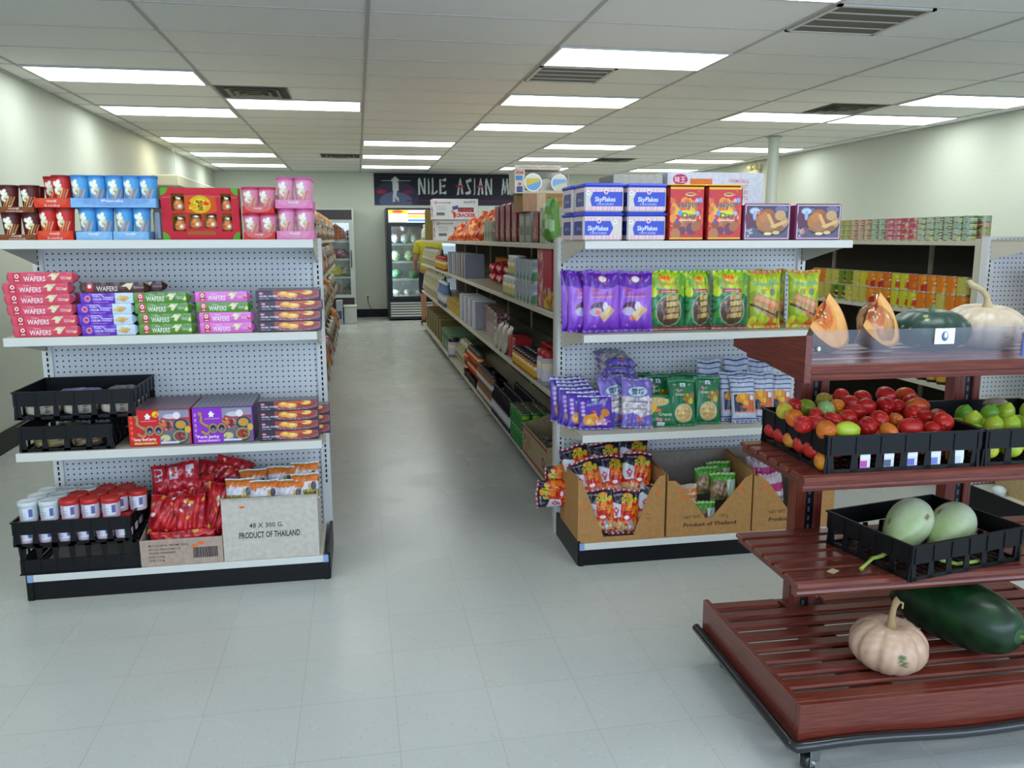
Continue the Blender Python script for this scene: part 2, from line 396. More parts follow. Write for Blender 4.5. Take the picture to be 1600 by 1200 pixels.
# suspended ceiling: T-bars on a 4 ft x 2 ft grid
GX, GY, PX, PY = .10, 10.98, 1.2192, .6096
b = MB()
for k in range(-3, 7):
    x = GX+k*PX
    if XL < x < XR: b.box(x-.011, x+.011, YF, YB, HC-.0015, HC+.006, 'c0bfbb', 'rough')
for k in range(-22, 10):
    y = GY+k*PY
    if YF < y < YB: b.box(XL, XR, y-.006, y+.006, HC+.0005, HC+.006, 'c4c3bf', 'rough')
b.box(XL, XL+.02, YF, YB, HC-.006, HC, 'c8c8c4', 'steel'); b.box(XR-.02, XR, YF, YB, HC-.006, HC, 'c8c8c4', 'steel')
struct('trim_1', b)
slots = [(-2, -7), (-1, -5), (-2, -4), (-2, 0), (-2, 3), (-2, 6), (0, 0), (0, 3), (0, 6), (1, -12), (1, -9), (1, -6), (1, -3), (2, 0), (2, 3), (2, 6),
         (3, -5), (4, -5), (4, -7), (4, 0), (4, 3), (4, 6), (-2, -14), (1, -15), (4, -14)]
warm = {(1, -6), (-2, 0), (4, 3)}
lname = {(-2, -7): 'big ceiling light nearest the camera along the left wall', (-1, -5): 'ceiling light just behind the small left air diffuser', (-2, -4): 'second light back along the left wall',
 (-2, 0): 'warm yellowish ceiling light, third back along the left wall', (-2, 3): 'fourth light back along the left wall', (-2, 6): 'farthest ceiling light along the left wall',
 (0, 0): 'nearest of the three lights above the main aisle', (0, 3): 'middle of the three lights above the main aisle', (0, 6): 'farthest of the three lights above the main aisle',
 (1, -12): 'ceiling light cut off at the top edge beside the large return grille', (1, -9): 'largest ceiling light, in front of the small grille above the central shelves', (1, -6): 'warm yellowish light behind the largest one above the central shelves',
 (1, -3): 'cool light behind the warm one above the central shelves', (2, 0): 'nearest of three stepped lights right of the central shelves', (2, 3): 'middle of three stepped lights right of the central shelves',
 (2, 6): 'farthest of three stepped lights above the noodle carton', (3, -5): 'left one of two end-to-end lights on the right of the ceiling', (4, -5): 'right one of two end-to-end lights on the right of the ceiling',
 (4, -7): 'ceiling light cut by the right edge of the picture', (4, 0): 'ceiling light behind the round white column', (4, 3): 'warm yellowish light beyond the column near the right wall', (4, 6): 'farthest ceiling light near the right wall'}
fb = MB(); W_, D_ = PX-.024, PY-.024
fb.box(-W_/2, W_/2, -D_/2, -D_/2+.02, -.008, .003, 'c9cac8', 'steel'); fb.box(-W_/2, W_/2, D_/2-.02, D_/2, -.008, .003, 'c9cac8', 'steel')
fb.box(-W_/2, -W_/2+.02, -D_/2+.02, D_/2-.02, -.008, .003, 'c9cac8', 'steel'); fb.box(W_/2-.02, W_/2, -D_/2+.02, D_/2-.02, -.008, .003, 'c9cac8', 'steel')
fmesh = fb.build('frame')
def lens(mat):
    b = MB(); b.quad([(-W_/2+.02, -D_/2+.02, -.003), (-W_/2+.02, D_/2-.02, -.003), (W_/2-.02, D_/2-.02, -.003), (W_/2-.02, -D_/2+.02, -.003)], mat=mat); return b.build('diffuser')
lc_, lw_ = lens('panel'), lens('panelw')
for i, (cx, cy) in enumerate(slots):
    place((None, [Pt('frame', fmesh), Pt('diffuser', lw_ if (cx, cy) in warm else lc_)]), 'ceiling_light', (GX+(cx+.5)*PX, GY+(cy+.5)*PY, HC),
          lname.get((cx, cy), 'recessed ceiling light over the shop front, %s of those behind the camera' % ORD[i-22 if i > 21 else i]), 'ceiling light', 'recessed fluorescent ceiling lights')
# grilles and diffusers
def grille(n):
    b = MB(); s = .29
    for (x0, x1, y0, y1) in ((-s, s, -s, -s+.025), (-s, s, s-.025, s), (-s, -s+.025, -s, s), (s-.025, s, -s, s)): b.box(x0, x1, y0, y1, -.01, .003, 'c6c4be', 'steel')
    for k in range(1, 4): b.box(-s+.025, s-.025, -s+k*.145-.006, -s+k*.145+.006, -.009, .003, 'bdbbb4', 'steel')
    l = MB(); l.box(-s+.025, s-.025, -s+.025, s-.025, .0015, .0035, '3b3630', 'rough')
    for k in range(44): y = -s+.03+k*.0124; l.box(-s+.025, s-.025, y, y+.006, -.005, .0015, '5f574b', 'steel')
    return (b.build('frame'), [Pt('louvre_panel', l.build('louvre_panel'))])
def diffuser():
    b = MB(); s = .29
    for k, r in enumerate((s, .215, .15, .09)):
        z = -.004-.008*k; i = r-.035
        for T in (RZ(0), RZ(PI/2), RZ(PI), RZ(-PI/2)): b.quad([(-r, -r, z), (r, -r, z), (i, -i, z+.016), (-i, -i, z+.016)][::-1], 'bdbbb2', 'steel', T); b.quad([(-r, -r, z), (r, -r, z), (i, -i, z+.016), (-i, -i, z+.016)], 'bdbbb2', 'steel', T)
    l = MB(); l.box(-s, s, -s, s, .001, .003, '4c4b45', 'rough')
    return (b.build('vanes'), [Pt('duct_opening', l.build('duct_opening'))])
place(grille(0), 'return_grille', (2.54+.305, 4.27+.305, HC), 'large square brown return-air grille at the top right of the ceiling', 'grille')
place(grille(0), 'return_grille', (1.32+.305, 6.10+.305, HC), 'grey return-air grille behind the largest ceiling light', 'grille')
df = diffuser()
place(df, 'air_diffuser', (-1.12+.305, 7.32+.305, HC), 'stepped air diffuser left of the main aisle, before a bright light', 'air diffuser')
place(df, 'air_diffuser', (-.51+.305, 12.81+.305, HC), 'small distant air diffuser above the glass-door freezer', 'air diffuser')
place(df, 'air_diffuser', (4.37+.305, 7.32+.305, HC), 'stepped air diffuser behind the two end-to-end lights at right', 'air diffuser')
place(df, 'air_diffuser', (3.76+.305, 12.81+.305, HC), 'small distant air diffuser left of the round column', 'air diffuser')
b = MB(); b.lathe([(.068, 0), (.068, HC-.012)], 28, 'c9cfc4', 'steel'); b.lathe([(.1, HC-.014), (.1, HC-.006)], 28, 'b9bdb4', 'steel'); o = link('column', b.build('column'), None, (5.09, 9.82, 0)); o['kind'] = 'structure'

# ================================================================== GONDOLA SHELVING
def upright(b, x, z0, z1, y, slots=True, w=.042, c='d6d6d4'):
    b.box(x-w/2, x+w/2, y, y+.05, z0, z1, c, 'steel')
    if slots:
        z = z0+.32 if z0 < .3 else z0+.02
        while z < z1-.03: b.box(x-.0038, x+.0038, y-.0006, y+.0002, z, z+.016, '111217', 'rough'); z += .0254
def shelf_mesh(w, d, lip=.034, c='d3d2ca', flipc=None):
    """deck z=0 top, front at y=-d; lip, returns and end brackets"""
    b = MB(); b.box(-w/2, w/2, -d, 0, -.006, 0, flipc or 'bdb8a6', 'steel'); b.box(-w/2, w/2, -d-.006, -d, -lip, .001, c, 'steel', b=.002)
    return b.build('shelf')
def bracket_mesh(d, c='c9c3b2'):
    b = MB(); b.prism([(0, -.006), (-d+.02, -.006), (-d+.02, -.03), (-d*.4, -.075), (0, -.11)], -.0015, .0015, c, 'steel', axis='x'); return b.build('bracket')
def endcap(name, x0, x1, yp, levels, label, zb=.11, H=1.5, d=.43):
    w = x1-x0; cx = (x0+x1)/2; parts = []
    for x in (x0+.021, x1-.021):
        b = MB(); upright(b, x, 0, H, yp); parts.append(Pt('upright', b.build('upright')))
    b = MB(); b.box(x0+.042, x1-.042, yp+.014, yp+.02, zb, H-.005, 'ffffff', 'peg'); parts.append(Pt('pegboard_panel', b.build('pegboard_panel')))
    for z in np.linspace(zb, H-.02, 3): b = MB(); b.box(x0+.042, x1-.042, yp+.021, yp+.05, z, z+.02, 'cfcdc5', 'steel'); parts.append(Pt('back_rail', b.build('back_rail')))
    for z in levels:
        br = bracket_mesh(d-.02); parts.append(Pt('shelf', shelf_mesh(w-.03, d), (cx, yp, z), (0, 0, 0), [Pt('bracket', br, (-w/2+.02, 0, 0)), Pt('bracket', br, (w/2-.02, 0, 0))]))
    b = MB(); b.box(x0+.03, x1-.03, yp-d, yp, zb-.006, zb, 'cfc9b6', 'steel'); b.box(x0+.03, x1-.03, yp-d-.004, yp-d, zb-.03, zb+.001, 'd8d8d2', 'steel', b=.0015)
    parts.append(Pt('base_deck', b.build('base_deck')))
    b = MB(); b.box(x0+.01, x1-.01, yp-d-.002, yp-d+.02, 0, zb-.031, 'ffffff', M['black'])
    b.box(x0, x0+.012, yp-d+.002, yp-.001, 0, zb+.012, 'ffffff', M['black']); b.box(x1-.012, x1, yp-d+.002, yp-.001, 0, zb+.012, 'ffffff', M['black'])
    for x in (x0+.006, x1-.028): b.box(x, x+.022, yp-d-.008, yp-d+.012, 0, zb-.031, '20222c', M['black'])
    parts.append(Pt('kick_plate', b.build('kick_plate')))
    for xx in (x0+.008, x1-.03): b = MB(); b.box(xx, xx+.022, yp-d-.006, yp-d+.004, zb-.03, zb+.002, '8aa4cc', 'steel'); parts.append(Pt('corner_clip', b.build('corner_clip')))
    return place((None, parts), name, (0, 0, 0), label, 'shelf unit', 'white pegboard end displays facing the shop front')
LZ = (1.495, 1.11, .635); RZv = (1.485, 1.075, .62)
endcap('end_display_shelf', -1.415, -.165, 4.03, LZ, 'white pegboard end shelf holding wafer packs and black crates, left of the aisle')
endcap('end_display_shelf', .955, 2.26, 3.96, RZv, 'white pegboard end shelf with purple and green snack bags, right of the aisle', zb=.105)
endcap('end_display_shelf', 3.35, 4.62, 4.0, RZv, 'white pegboard end shelf at the right edge of the picture behind the produce stand')
def run(xc, hw, y0, n, zs, side_name, group, sides=(-1, 1)):
    """double-sided run of 4 ft sections along the aisle"""
    P = 1.2192
    me = {}
    for s in sides:
        b = MB(); d = hw-.04; b.box(0, d, -P/2+.002, P/2-.002, -.006, 0, 'a8a390', 'steel'); b.box(d, d+.006, -P/2+.002, P/2-.002, -.03, .001, 'c2bda6', 'steel', b=.002)
        me[s, 'shelf'] = b.build('shelf')
        b = MB(); b.box(0, d, -P/2+.002, P/2-.002, -.006, 0, 'b5b09c', 'steel'); b.box(d, d+.006, -P/2+.002, P/2-.002, -.02, .001, 'c2bda6', 'steel'); me[s, 'deck'] = b.build('base_deck')
        b = MB(); b.box(d-.1, d-.09, -P/2, P/2, 0, .1, 'ffffff', M['black']); me[s, 'kick'] = b.build('kick_plate')
    b = MB(); b.box(-.012, .012, -P/2+.001, P/2-.043, .1, 1.485, '4a463c', 'rough'); pan = b.build('back_panel')
    b = MB(); b.box(-.025, .025, P/2-.042, P/2-.003, 0, 1.49, 'c5bfa9', 'steel'); upm = b.build('upright')
    for i in range(n):
        y = y0+(i+.5)*P; parts = [Pt('back_panel', pan), Pt('upright', upm)]
        for s in sides:
            r = (0, 0, 0) if s > 0 else (0, 0, PI); off = s*.013
            for z in zs: parts.append(Pt('shelf', me[s, 'shelf'], (off, 0, z), r))
            parts += [Pt('base_deck', me[s, 'deck'], (off, 0, .12), r), Pt('kick_plate', me[s, 'kick'], (off, 0, 0), r)]
        place((None, parts), 'gondola_shelf', (xc, y, 0), '%s, %s section from the front' % (side_name, ORD[i]), 'shelf unit', group)
run(1.615, .615, 4.03, 8, (1.47, 1.10, .66), 'tall cream shelving between the two aisles', 'cream shelf sections between the aisles')
run(-.79, .45, 4.10, 8, (1.475, 1.09, .64), 'cream shelving behind the left end display', 'cream shelf sections left of the main aisle')
run(3.985, .615, 4.07, 5, (1.48, 1.06, .63), 'cream canned-goods shelving by the right wall', 'cream shelf sections of canned goods', sides=(-1, 1))
# the broad cream post that closes each run where it meets its end display
for x0, y0, lab in ((.957, 3.975, 'tall cream side post at the aisle end of the central shelving'), (3.352, 4.015, 'tall cream side post closing the canned-goods shelving')):
    b = MB(); b.box(x0, x0+.012, y0+.04, y0+.085, 0, 1.49, 'bfb9a3', 'steel'); place(b.build('post'), 'shelf_post', (0, 0, 0), lab, 'post')

# ================================================================== PRODUCE STAND
PS = TR(1.163, 1.93, 0)@RZ(math.radians(-1.3))
PW, PD = 1.20, .70
parts = []
def rod(name, mb): parts.append(Pt(name, mb.build(name)))
b = MB(); b.box(0, PW, 0, .02, .10, .22, 'ffffff', 'woodx', b=.003); rod('front_board', b)
b = MB(); b.box(0, .02, .02, PD, .10, .22, 'ffffff', 'woody', b=.002); rod('side_board', b)
b = MB(); b.box(PW-.02, PW, .02, PD, .10, .22, 'ffffff', 'woody', b=.002); rod('side_board', b)
b = MB(); b.box(.02, PW-.02, PD-.02, PD, .10, .2, 'ffffff', 'woodx'); rod('back_board', b)
for x in (.31, .93):
    b = MB(); b.box(x-.03, x+.03, .02, PD-.02, .13, .205, 'ffffff', 'woody'); rod('cross_beam', b)
NB = 9
for k in range(NB):
    y = .018+k*(PD-.03)/NB*1.005; b = MB(); x1 = PW-.001; x0 = .001
    if k == NB-1:
        b.box(x0, .255, y, y+.051, .205, .2205, 'ffffff', 'woodx', b=.0055); b.box(.42, .80, y, y+.051, .205, .2205, 'ffffff', 'woodx', b=.0055); b.box(.97, x1, y, y+.051, .205, .2205, 'ffffff', 'woodx', b=.0055)
    else: b.box(x0, x1, y, y+.051, .205, .2205, 'ffffff', 'woodx', b=.0055)
    rod('base_slat', b)
# rubber bumper strip and castors
b = MB(); g = random.Random(4); pts = [(-.018, PD+.01, .108), (-.018, .35, .106), (-.02, 0, .106), (-.012, -.016, .106)]+[(x, -.02, .108+.006*math.sin(x*9)) for x in np.linspace(.03, PW, 16)]
b.tube(pts, .0155, 12, '101216', M['rubber']); rod('bumper_strip', b)
for cx, cy in ((.055, .03), (.055, PD-.1), (PW-.09, .03), (PW-.09, PD-.1)):
    w_ = MB(); w_.lathe([(.0, -.014), (.024, -.014), (.03, -.009), (.03, .009), (.024, .014), (0, .014)], 20, '121319', M['rubber'], T=TR(0, 0, .03)@RX(PI/2), cap=False)
    f_ = MB(); f_.box(-.02, .026, -.019, -.016, .025, .085, 'b9bcc0', 'metal'); f_.box(-.02, .026, .016, .019, .025, .085, 'b9bcc0', 'metal'); f_.box(-.03, .04, -.03, .03, .085, .1, 'b9bcc0', 'metal'); f_.lathe([(.008, -.024), (.008, .024)], 10, 'd0d2d4', 'metal', T=TR(0, 0, .03)@RX(PI/2))
    parts.append(Pt('castor', f_.build('castor'), (cx, cy, 0), (0, 0, .5), [Pt('wheel', w_.build('wheel'))]))
# posts: two boards with a black slotted standard between them
for x in (.30, .88):
    b = MB(); b.box(x, x+.045, PD-.055, PD-.005, .12, 1.13, 'ffffff', 'woodz', b=.003); rod('post', b)
    b = MB(); b.box(x+.075, x+.105, PD-.055, PD-.005, .12, 1.13, 'ffffff', 'woodz', b=.003); rod('post', b)
    b = MB(); b.box(x+.0455, x+.0745, PD-.045, PD-.02, .12, 1.13, '0d0e14', M['black'])
    for z in np.arange(.16, 1.11, .032): b.box(x+.056, x+.064, PD-.0462, PD-.0449, z, z+.018, '4e5566', 'steel')
    rod('slotted_standard', b)
for ti, z in enumerate((.495, .82, 1.145)):
    xa, xb, ya, yb = .075, PW+.03, .185, PD-.06
    top = ti == 2
    for k in range(6 if not top else 5):
        y = ya+.035+k*(yb-ya-.035)/(6 if not top else 5); b = MB(); b.box(xa, xb, y, y+(.052 if not top else .055), z-.016, z, 'ffffff', 'woodx', b=.004); rod('shelf_slat', b)
    b = MB(); # moulded front nosing
    prof = [(ya+.036, z+.0), (ya+.012, z+.002), (ya+.002, z-.004), (ya-.004, z-.014), (ya-.002, z-.024), (ya+.006, z-.029), (ya+.003, z-.036), (ya+.008, z-.046), (ya+.036, z-.046)]
    b.prism(prof[::-1], xa, xb, 'ffffff', 'woodx', axis='x'); rod('front_nosing', b)
    b = MB(); b.box(xa+.02, xa+.04, ya+.037, yb, z-.04, z-.017, 'ffffff', 'woody'); b.box(xb-.04, xb-.02, ya+.037, yb, z-.04, z-.017, 'ffffff', 'woody'); rod('shelf_rail', b)
    if not top:
        b = MB()
        for x in (.3225+.04, .9025+.04): b.prism([(PD-.046, z-.02), (ya+.06, z-.02), (ya+.06, z-.035), (PD-.046, z-.1)], x-.003, x+.003, '14151c', M['black'], axis='x')
        rod('shelf_bracket', b)
    else:
        b = MB(); sh = [(ya-.002, z-.05), (ya-.002, z+.085), (yb+.02, z+.02), (yb+.02, z-.005)]
        b.prism(sh, xa-.02, xa, 'ffffff', 'woody', axis='x'); rod('end_board', b)
        b = MB(); b.prism(sh, xb, xb+.02, 'ffffff', 'woody', axis='x'); rod('end_board', b)
        b = MB(); b.box(xa+.001, xb-.001, ya+.001, ya+.004, z+.003, z+.098, 'ffffff', 'acrylic'); rod('acrylic_guard', b)
        b = MB(); b.lathe([(.0, 0), (.008, 0), (.008, .004), (.004, .007), (0, .008)], 14, 'd9dade', 'metal', T=TR(xa+.02, ya+.001, z+.045)@RX(PI/2), cap=False); rod('guard_screw', b)
        b = MB(); cv = Cv(48, 34, 'f4f6f8'); cv.ell(.5, .5, .17, .3, '4a5a86').ell(.53, .55, .1, .2, 'f4f6f8').ell(.42, .6, .06, .1, '5a6a96').ell(.52, .38, .1, .1, '5a6a96').ell(.56, .45, .05, .08, 'eef0f6'); b.face((.45, ya-.002, z+.052), (.062, 0, 0), (0, 0, .045), cv); b.box(.45, .512, ya-.0016, ya+.0008, z+.052, z+.097, 'e8eaee', 'paper'); rod('price_card', b)
        b = MB(); cv = Cv(50, 46, '4d68b4'); cv.rect(.0, 0, .3, 1, '566bb0').rect(.28, 0, 1, 1, 'c4b25a')
        b.face((.735, ya-.002, z+.01), (.07, 0, 0), (0, 0, .07), cv); b.box(.735, .805, ya-.0016, ya+.0008, z+.01, z+.08, '5a70b4', 'paper'); rod('price_card', b)
o = place((None, parts), 'produce_stand', PS.to_translation(), 'tiered dark red wooden produce stand on castors at the right front', 'display stand', rz=math.radians(-1.3))
def ps(x, y, z):
    v = PS@Vector((x, y, z)); return (v.x, v.y, v.z)
b = MB(); b.box(-.017, .017, -.01, .012, 0, .0015, 'c8b98c', 'paper'); place(b.build('paper_scrap'), 'paper_scrap', (1.395, 2.178, .4955), 'small crumpled yellowish paper scrap on the third slatted tier', 'paper scrap', rz=.5)

# ================================================================== BACK WALL, COLD CASES
b = MB(); cv = Cv(330, 66, '20232b')
cv.grad(0, .35, '2e3550', '23262f').rect(0, .86, 1, .93, '333a44', .5)
cv.ell(.13, .25, .14, .5, '4a4668', al=.5).ell(.13, .12, .1, .3, '6c7aa0', al=.6)
cv.ell(.045, .42, .03, .07, '9a2a40').ell(.205, .42, .028, .07, '8f2840', al=.7)
cv.rect(.045, .76, .22, .78, 'b9c0c6')
F_ = 'c3c9cc'; cv.poly([(.105, .8), (.128, .9), (.152, .8), (.149, .74), (.108, .74)], F_).ell(.128, .72, .016, .1, F_).poly([(.112, .7), (.148, .7), (.15, .45), (.112, .46)], F_).poly([(.116, .47), (.14, .47), (.133, .3), (.15, .2), (.148, .1), (.12, .28), (.128, .12), (.11, .1), (.113, .3)], F_)
def brush(tx, x, wd, c='bfc6c8'):
    y0, h = .34, .53; S = {'N': [[(0, 0), (.25, 0), (.2, 1), (0, .9)], [(.05, .95), (.25, 1), (.85, .1), (.7, 0)], [(.75, .05), (1, 0), (.95, 1), (.78, .95)]], 'I': [[(.2, 0), (.8, .05), (.7, 1), (.3, .93)]],
     'L': [[(0, 0), (.35, .05), (.3, 1), (.05, .95)], [(.2, 0), (1, .3), (.95, .12), (.3, 0)]], 'E': [[(0, 0), (.28, .05), (.25, .95), (.05, .9)], [(.2, .85), (1, 1), (.95, .78)], [(.2, .5), (.85, .6), (.8, .42)], [(.2, .1), (1, .22), (.95, 0)]],
     'A': [[(0, 0), (.3, 0), (.55, 1), (.42, .9)], [(.7, 0), (1, .05), (.6, 1), (.5, .85)]], 'S': [[(.9, 1), (1, .8), (.2, .7), (.1, .85)], [(.1, .8), (.35, .75), (.9, .2), (.7, .15)], [(0, .15), (.9, .25), (.8, .05), (.1, 0)]],
     'M': [[(0, 0), (.25, .05), (.3, 1), (.2, .95)], [(.2, 1), (.35, .95), (.55, .15), (.45, .1)], [(.45, .1), (.55, .1), (.8, 1), (.68, .98)], [(.7, .95), (.85, 1), (1, .05), (.8, 0)]], 'R': [[(.1, 0), (.35, .05), (.3, 1), (.1, .9)], [(.2, .95), (.95, .9), (.9, .55), (.2, .5), (.3, .65), (.7, .7), (.65, .8), (.2, .82)], [(.3, .5), (.5, .5), (1, .05), (.8, 0)]], 'T': [[(0, .85), (1, 1), (.95, .8)], [(.35, 0), (.65, .05), (.6, .95), (.4, .9)]]}
    for P in S[tx]: cv.poly([(x+wd*a, y0+h*b_) for a, b_ in P], c)
x = .268
for t, wd in (('N', .038), ('I', .012), ('L', .03), ('E', .036), (' ', .036), ('A', .034), ('S', .034), ('I', .012), ('A', .032), ('N', .036), (' ', .03), ('M', .04), ('A', .034), ('R', .036), ('T', .036)):
    wd *= 1.2
    if t != ' ': brush(t, x, wd)
    if t == 'A': cv.rect(x-.006, .58, x+wd+.004, .63, 'a32634')
    x += wd+.0108
cv.rect(.2, .12, 1, .17, '6e2236', .8)
b.box(0, 3.1, .0, .012, 0, .585, '1c1f26', 'paper'); b.face((0, -.0008, 0), (3.1, 0, 0), (0, 0, .585), cv)
place(b.build('banner'), 'wall_banner', (.351, YB-.016, 2.12), 'long black shop banner with white brush lettering on the back wall', 'banner')
b = MB(); b.box(-.035, .035, -.006, 0, -.057, .057, 'd9d6cb', 'plastic', b=.003); p1 = MB(); p1.box(-.014, .014, -.03, -.006, -.035, -.01, '15161a', M['black'])
p1.tube([(0, -.028, -.03), (0, -.04, -.12), (.03, -.045, -.2), (.09, -.04, -.28), (.2, -.03, -.33), (.36, -.05, -.40)], .005, 6, '15161a', M['black'])
place((b.build('cover_plate'), [Pt('power_cord', p1.build('power_cord'))]), 'wall_outlet', (.17, YB, .41), 'white wall outlet with a black cord between the two cold cases', 'outlet')
def upfridge(w, d, h, frame, head, base, cv, hz=.2, bz=.45, slat=False):
    """frame box with a lit cabinet behind a glass door; front at y=0"""
    b = MB(); c = frame
    b.box(0, .03, 0, d, .02, h, c, 'steel'); b.box(w-.03, w, 0, d, .02, h, c, 'steel'); b.box(.03, w-.03, d-.03, d, .02, h, 'b9c4c6', 'steel'); b.box(.03, w-.03, .02, d-.03, h-.03, h, c, 'steel')
    b.box(.03, w-.03, .03, d-.03, bz-.03, bz, 'c9d0d0', 'steel')
    P = []
    hd = MB(); hd.box(.03, w-.03, .0, .06, h-hz, h-.03, head, 'steel')
    if cv is not None: hd.face((.04, -.001, h-hz+.012), (w-.08, 0, 0), (0, 0, hz-.05), cv, 'backlit')
    P.append(Pt('header_panel', hd.build('header_panel')))
    gr = MB(); gr.box(.03, w-.03, .0, .03, .03, bz-.04, base, 'steel')
    if slat:
        for k in range(6): z = .075+k*(bz-.14)/6; gr.box(.04, w-.04, -.012, -.0005, z, z+(bz-.14)/6*.62, 'c3c8c2', 'steel')
    P.append(Pt('base_grille', gr.build('base_grille')))
    z0, z1 = bz-.03, h-hz-.005
    nd = 2 if w > 1 else 1; dw = (w-.06)/nd
    for k in range(nd):
        x0 = .03+k*dw; db = MB(); t = .055; dc = frame if slat else 'b9c2c0'
        for (a, b2, c2, d2) in ((x0, x0+t, z0, z1), (x0+dw-t, x0+dw, z0, z1), (x0+t, x0+dw-t, z0, z0+t), (x0+t, x0+dw-t, z1-t, z1)): db.box(a, b2, -.03, -.004, c2, d2, dc, 'steel')
        gl = MB(); gl.box(x0+t, x0+dw-t, -.02, -.014, z0+t, z1-t, 'ffffff', 'glass'); hn = MB(); hn.tube([(x0+dw-.03, -.03, (z0+z1)/2-.15), (x0+dw-.03, -.06, (z0+z1)/2-.13), (x0+dw-.03, -.06, (z0+z1)/2+.13), (x0+dw-.03, -.03, (z0+z1)/2+.15)], .009, 8, '22252b', 'plastic')
        P.append(Pt('door', db.build('door'), (0, 0, 0), (0, 0, 0), [Pt('glass_pane', gl.build('glass_pane')), Pt('handle', hn.build('handle'))]))
    for k in range(4):
        z = bz+.02+(k)*(z1-bz)/4.2; sb = MB(); sb.box(.035, w-.035, .06, d-.06, z-.008, z, 'dfe6e6', 'steel'); sb.box(.035, w-.035, .05, .06, z-.03, z+.004, 'e6eef0', 'steel'); P.append(Pt('shelf', sb.build('shelf')))
    tb = MB(); tb.box(.05, .075, .07, .09, bz+.05, z1-.05, 'ffffff', 'lampglow'); P.append(Pt('interior_tube', tb.build('interior_tube')))
    return (b.build('cabinet'), P)
cv = Cv(120, 22, 'f2f4f4'); cv.rect(0, 0, .25, .7, 'b7bcb8').rect(0, .7, .27, 1, 'd8cf3c').ell(.13, .85, .08, .12, 'c2452e').rect(.27, .62, 1, .78, 'd8573a').rect(.27, .36, 1, .58, 'e6d24a').rect(.27, .1, 1, .26, '3f7fd0')
place(upfridge(1.4, .78, 2.04, '1b212c', '1b212c', '1b212c', cv, .27, .42, True), 'drinks_fridge', (.53, 15.43, 0), 'tall black two-door fridge with rainbow striped lit header on the back wall', 'fridge')
place(upfridge(1.25, .8, 2.03, 'c2c9c6', '3a3233', '3a3233', None, .2, .47), 'glass_door_freezer', (-1.3, 15.38, .0), 'pale grey glass-door freezer with dark brown header at the back left', 'freezer')
b = MB(); b.box(0, .22, 0, .3, .0, .3, 'bfc4bf', 'plastic', b=.01); b.box(-.01, .23, -.01, .31, .3, .32, 'c9cec9', 'plastic', b=.004); place(b.build('storage_bin'), 'storage_bin', (-.27, 15.0, 0), 'pale lidded storage bin on the floor before the grey freezer', 'bin')
b = MB(); b.box(0, .11, 0, .28, 0, .42, 'a7abb6', 'card', b=.004); b.box(.02, .09, -.001, .0, .1, .24, '4a5068', 'paper'); place(b.build('small_carton'), 'small_carton', (-.40, 14.9, 0), 'narrow grey-blue printed carton standing left of the pale storage bin', 'carton')
# contents of the cold cases
def lumpy(r, cols, seed, wrap=False, nu=18, nv=12):
    g = random.Random(seed); k = [(g.uniform(1.5, 4), g.uniform(0, 6), g.uniform(1.5, 4), g.uniform(0, 6)) for _ in range(3)]
    def fn(P, D):
        s = 1+sum(.07*np.sin(a*3*D[..., 0]+b2)*np.cos(c*3*D[..., 2]+d) for a, b2, c, d in k); return P*s[..., None]
    def cf(P, D):
        q = np.random.RandomState(seed).randint(0, len(cols), P.shape[:2]); A = np.array([hx(c) for c in cols])[q]; return A
    b = MB(); b.ell((0, 0, r[2]), r, nu=nu, nv=nv, mat='film' if wrap else 'skin', colfn=cf, fn=fn); return b.build('body')
cab = lumpy((.1, .1, .1), ['8fae86', 'b4cca2', 'd0dcc0', '6f9a74'], 3); leafy = lumpy((.13, .1, .09), ['3f7a5a', '5c9670', '88b090', '2f5f48'], 5)
whb = lumpy((.075, .07, .06), ['d5d2cc', 'b8a8a4', 'e6e4df', '8c9a9c'], 7, True); blb = lumpy((.07, .06, .09), ['b7c9cc', '8aa6b4', 'dfe8e6'], 9, True)
fz = [.42+.02+k*(2.04-.27-.005-.42)/4.2 for k in range(4)]
for k, (me, n, lab) in enumerate(((whb, 6, 'white wrapped vegetable pack'), (leafy, 4, 'dark leafy greens bundle'), (cab, 5, 'pale green cabbage'), (blb, 7, 'clear bluish vegetable bag'))):
    for i in range(n):
        place(me, ('vegetable_pack', 'leafy_greens', 'cabbage', 'vegetable_bag')[k], (.53+.15+i*1.1/(n-1), 15.43+.27, fz[k]+.0), '%s in the black fridge, %s from the left' % (lab, ORD[i]), 'vegetable', 'produce behind the fridge glass')
zz = [.47+.02+k*(2.03-.2-.005-.47)/4.2 for k in range(4)]
magb = lumpy((.2, .1, .09), ['8a2c5e', 'c04a86', 'e3b6cc', '6a2048'], 11, True); yel = lumpy((.15, .09, .1), ['e0c020', 'cfae1a', 'f0e0a0'], 12, True); clr = lumpy((.12, .09, .1), ['b9c4a8', 'd6dccc', '8f9a80', '6c7466'], 13, True); brn = lumpy((.11, .09, .09), ['8a5a3c', 'a89484', 'd8d4cc', '6d7a82'], 14, True)
for me, x, k, lab in ((magb, .95, 2, 'magenta and white frozen food bag at the right'), (magb, .5, 2, 'magenta and white frozen food bag at the left'), (yel, .92, 1, 'bright yellow frozen food bag'), (clr, 1.08, 1, 'pale clear frozen bag beside the yellow one'), (clr, .5, 1, 'pale clear frozen bag left of the yellow one'), (brn, 1.05, 0, 'brown wrapped frozen pack at the right of the bottom shelf'), (brn, .78, 0, 'brown wrapped frozen pack in the middle of the bottom shelf'), (brn, .5, 0, 'brown wrapped frozen pack at the left of the bottom shelf')):
    place(me, 'frozen_bag', (-1.3+x, 15.38+.25, zz[k]), lab+' in the grey freezer', 'frozen bag', 'frozen bags behind the freezer glass')
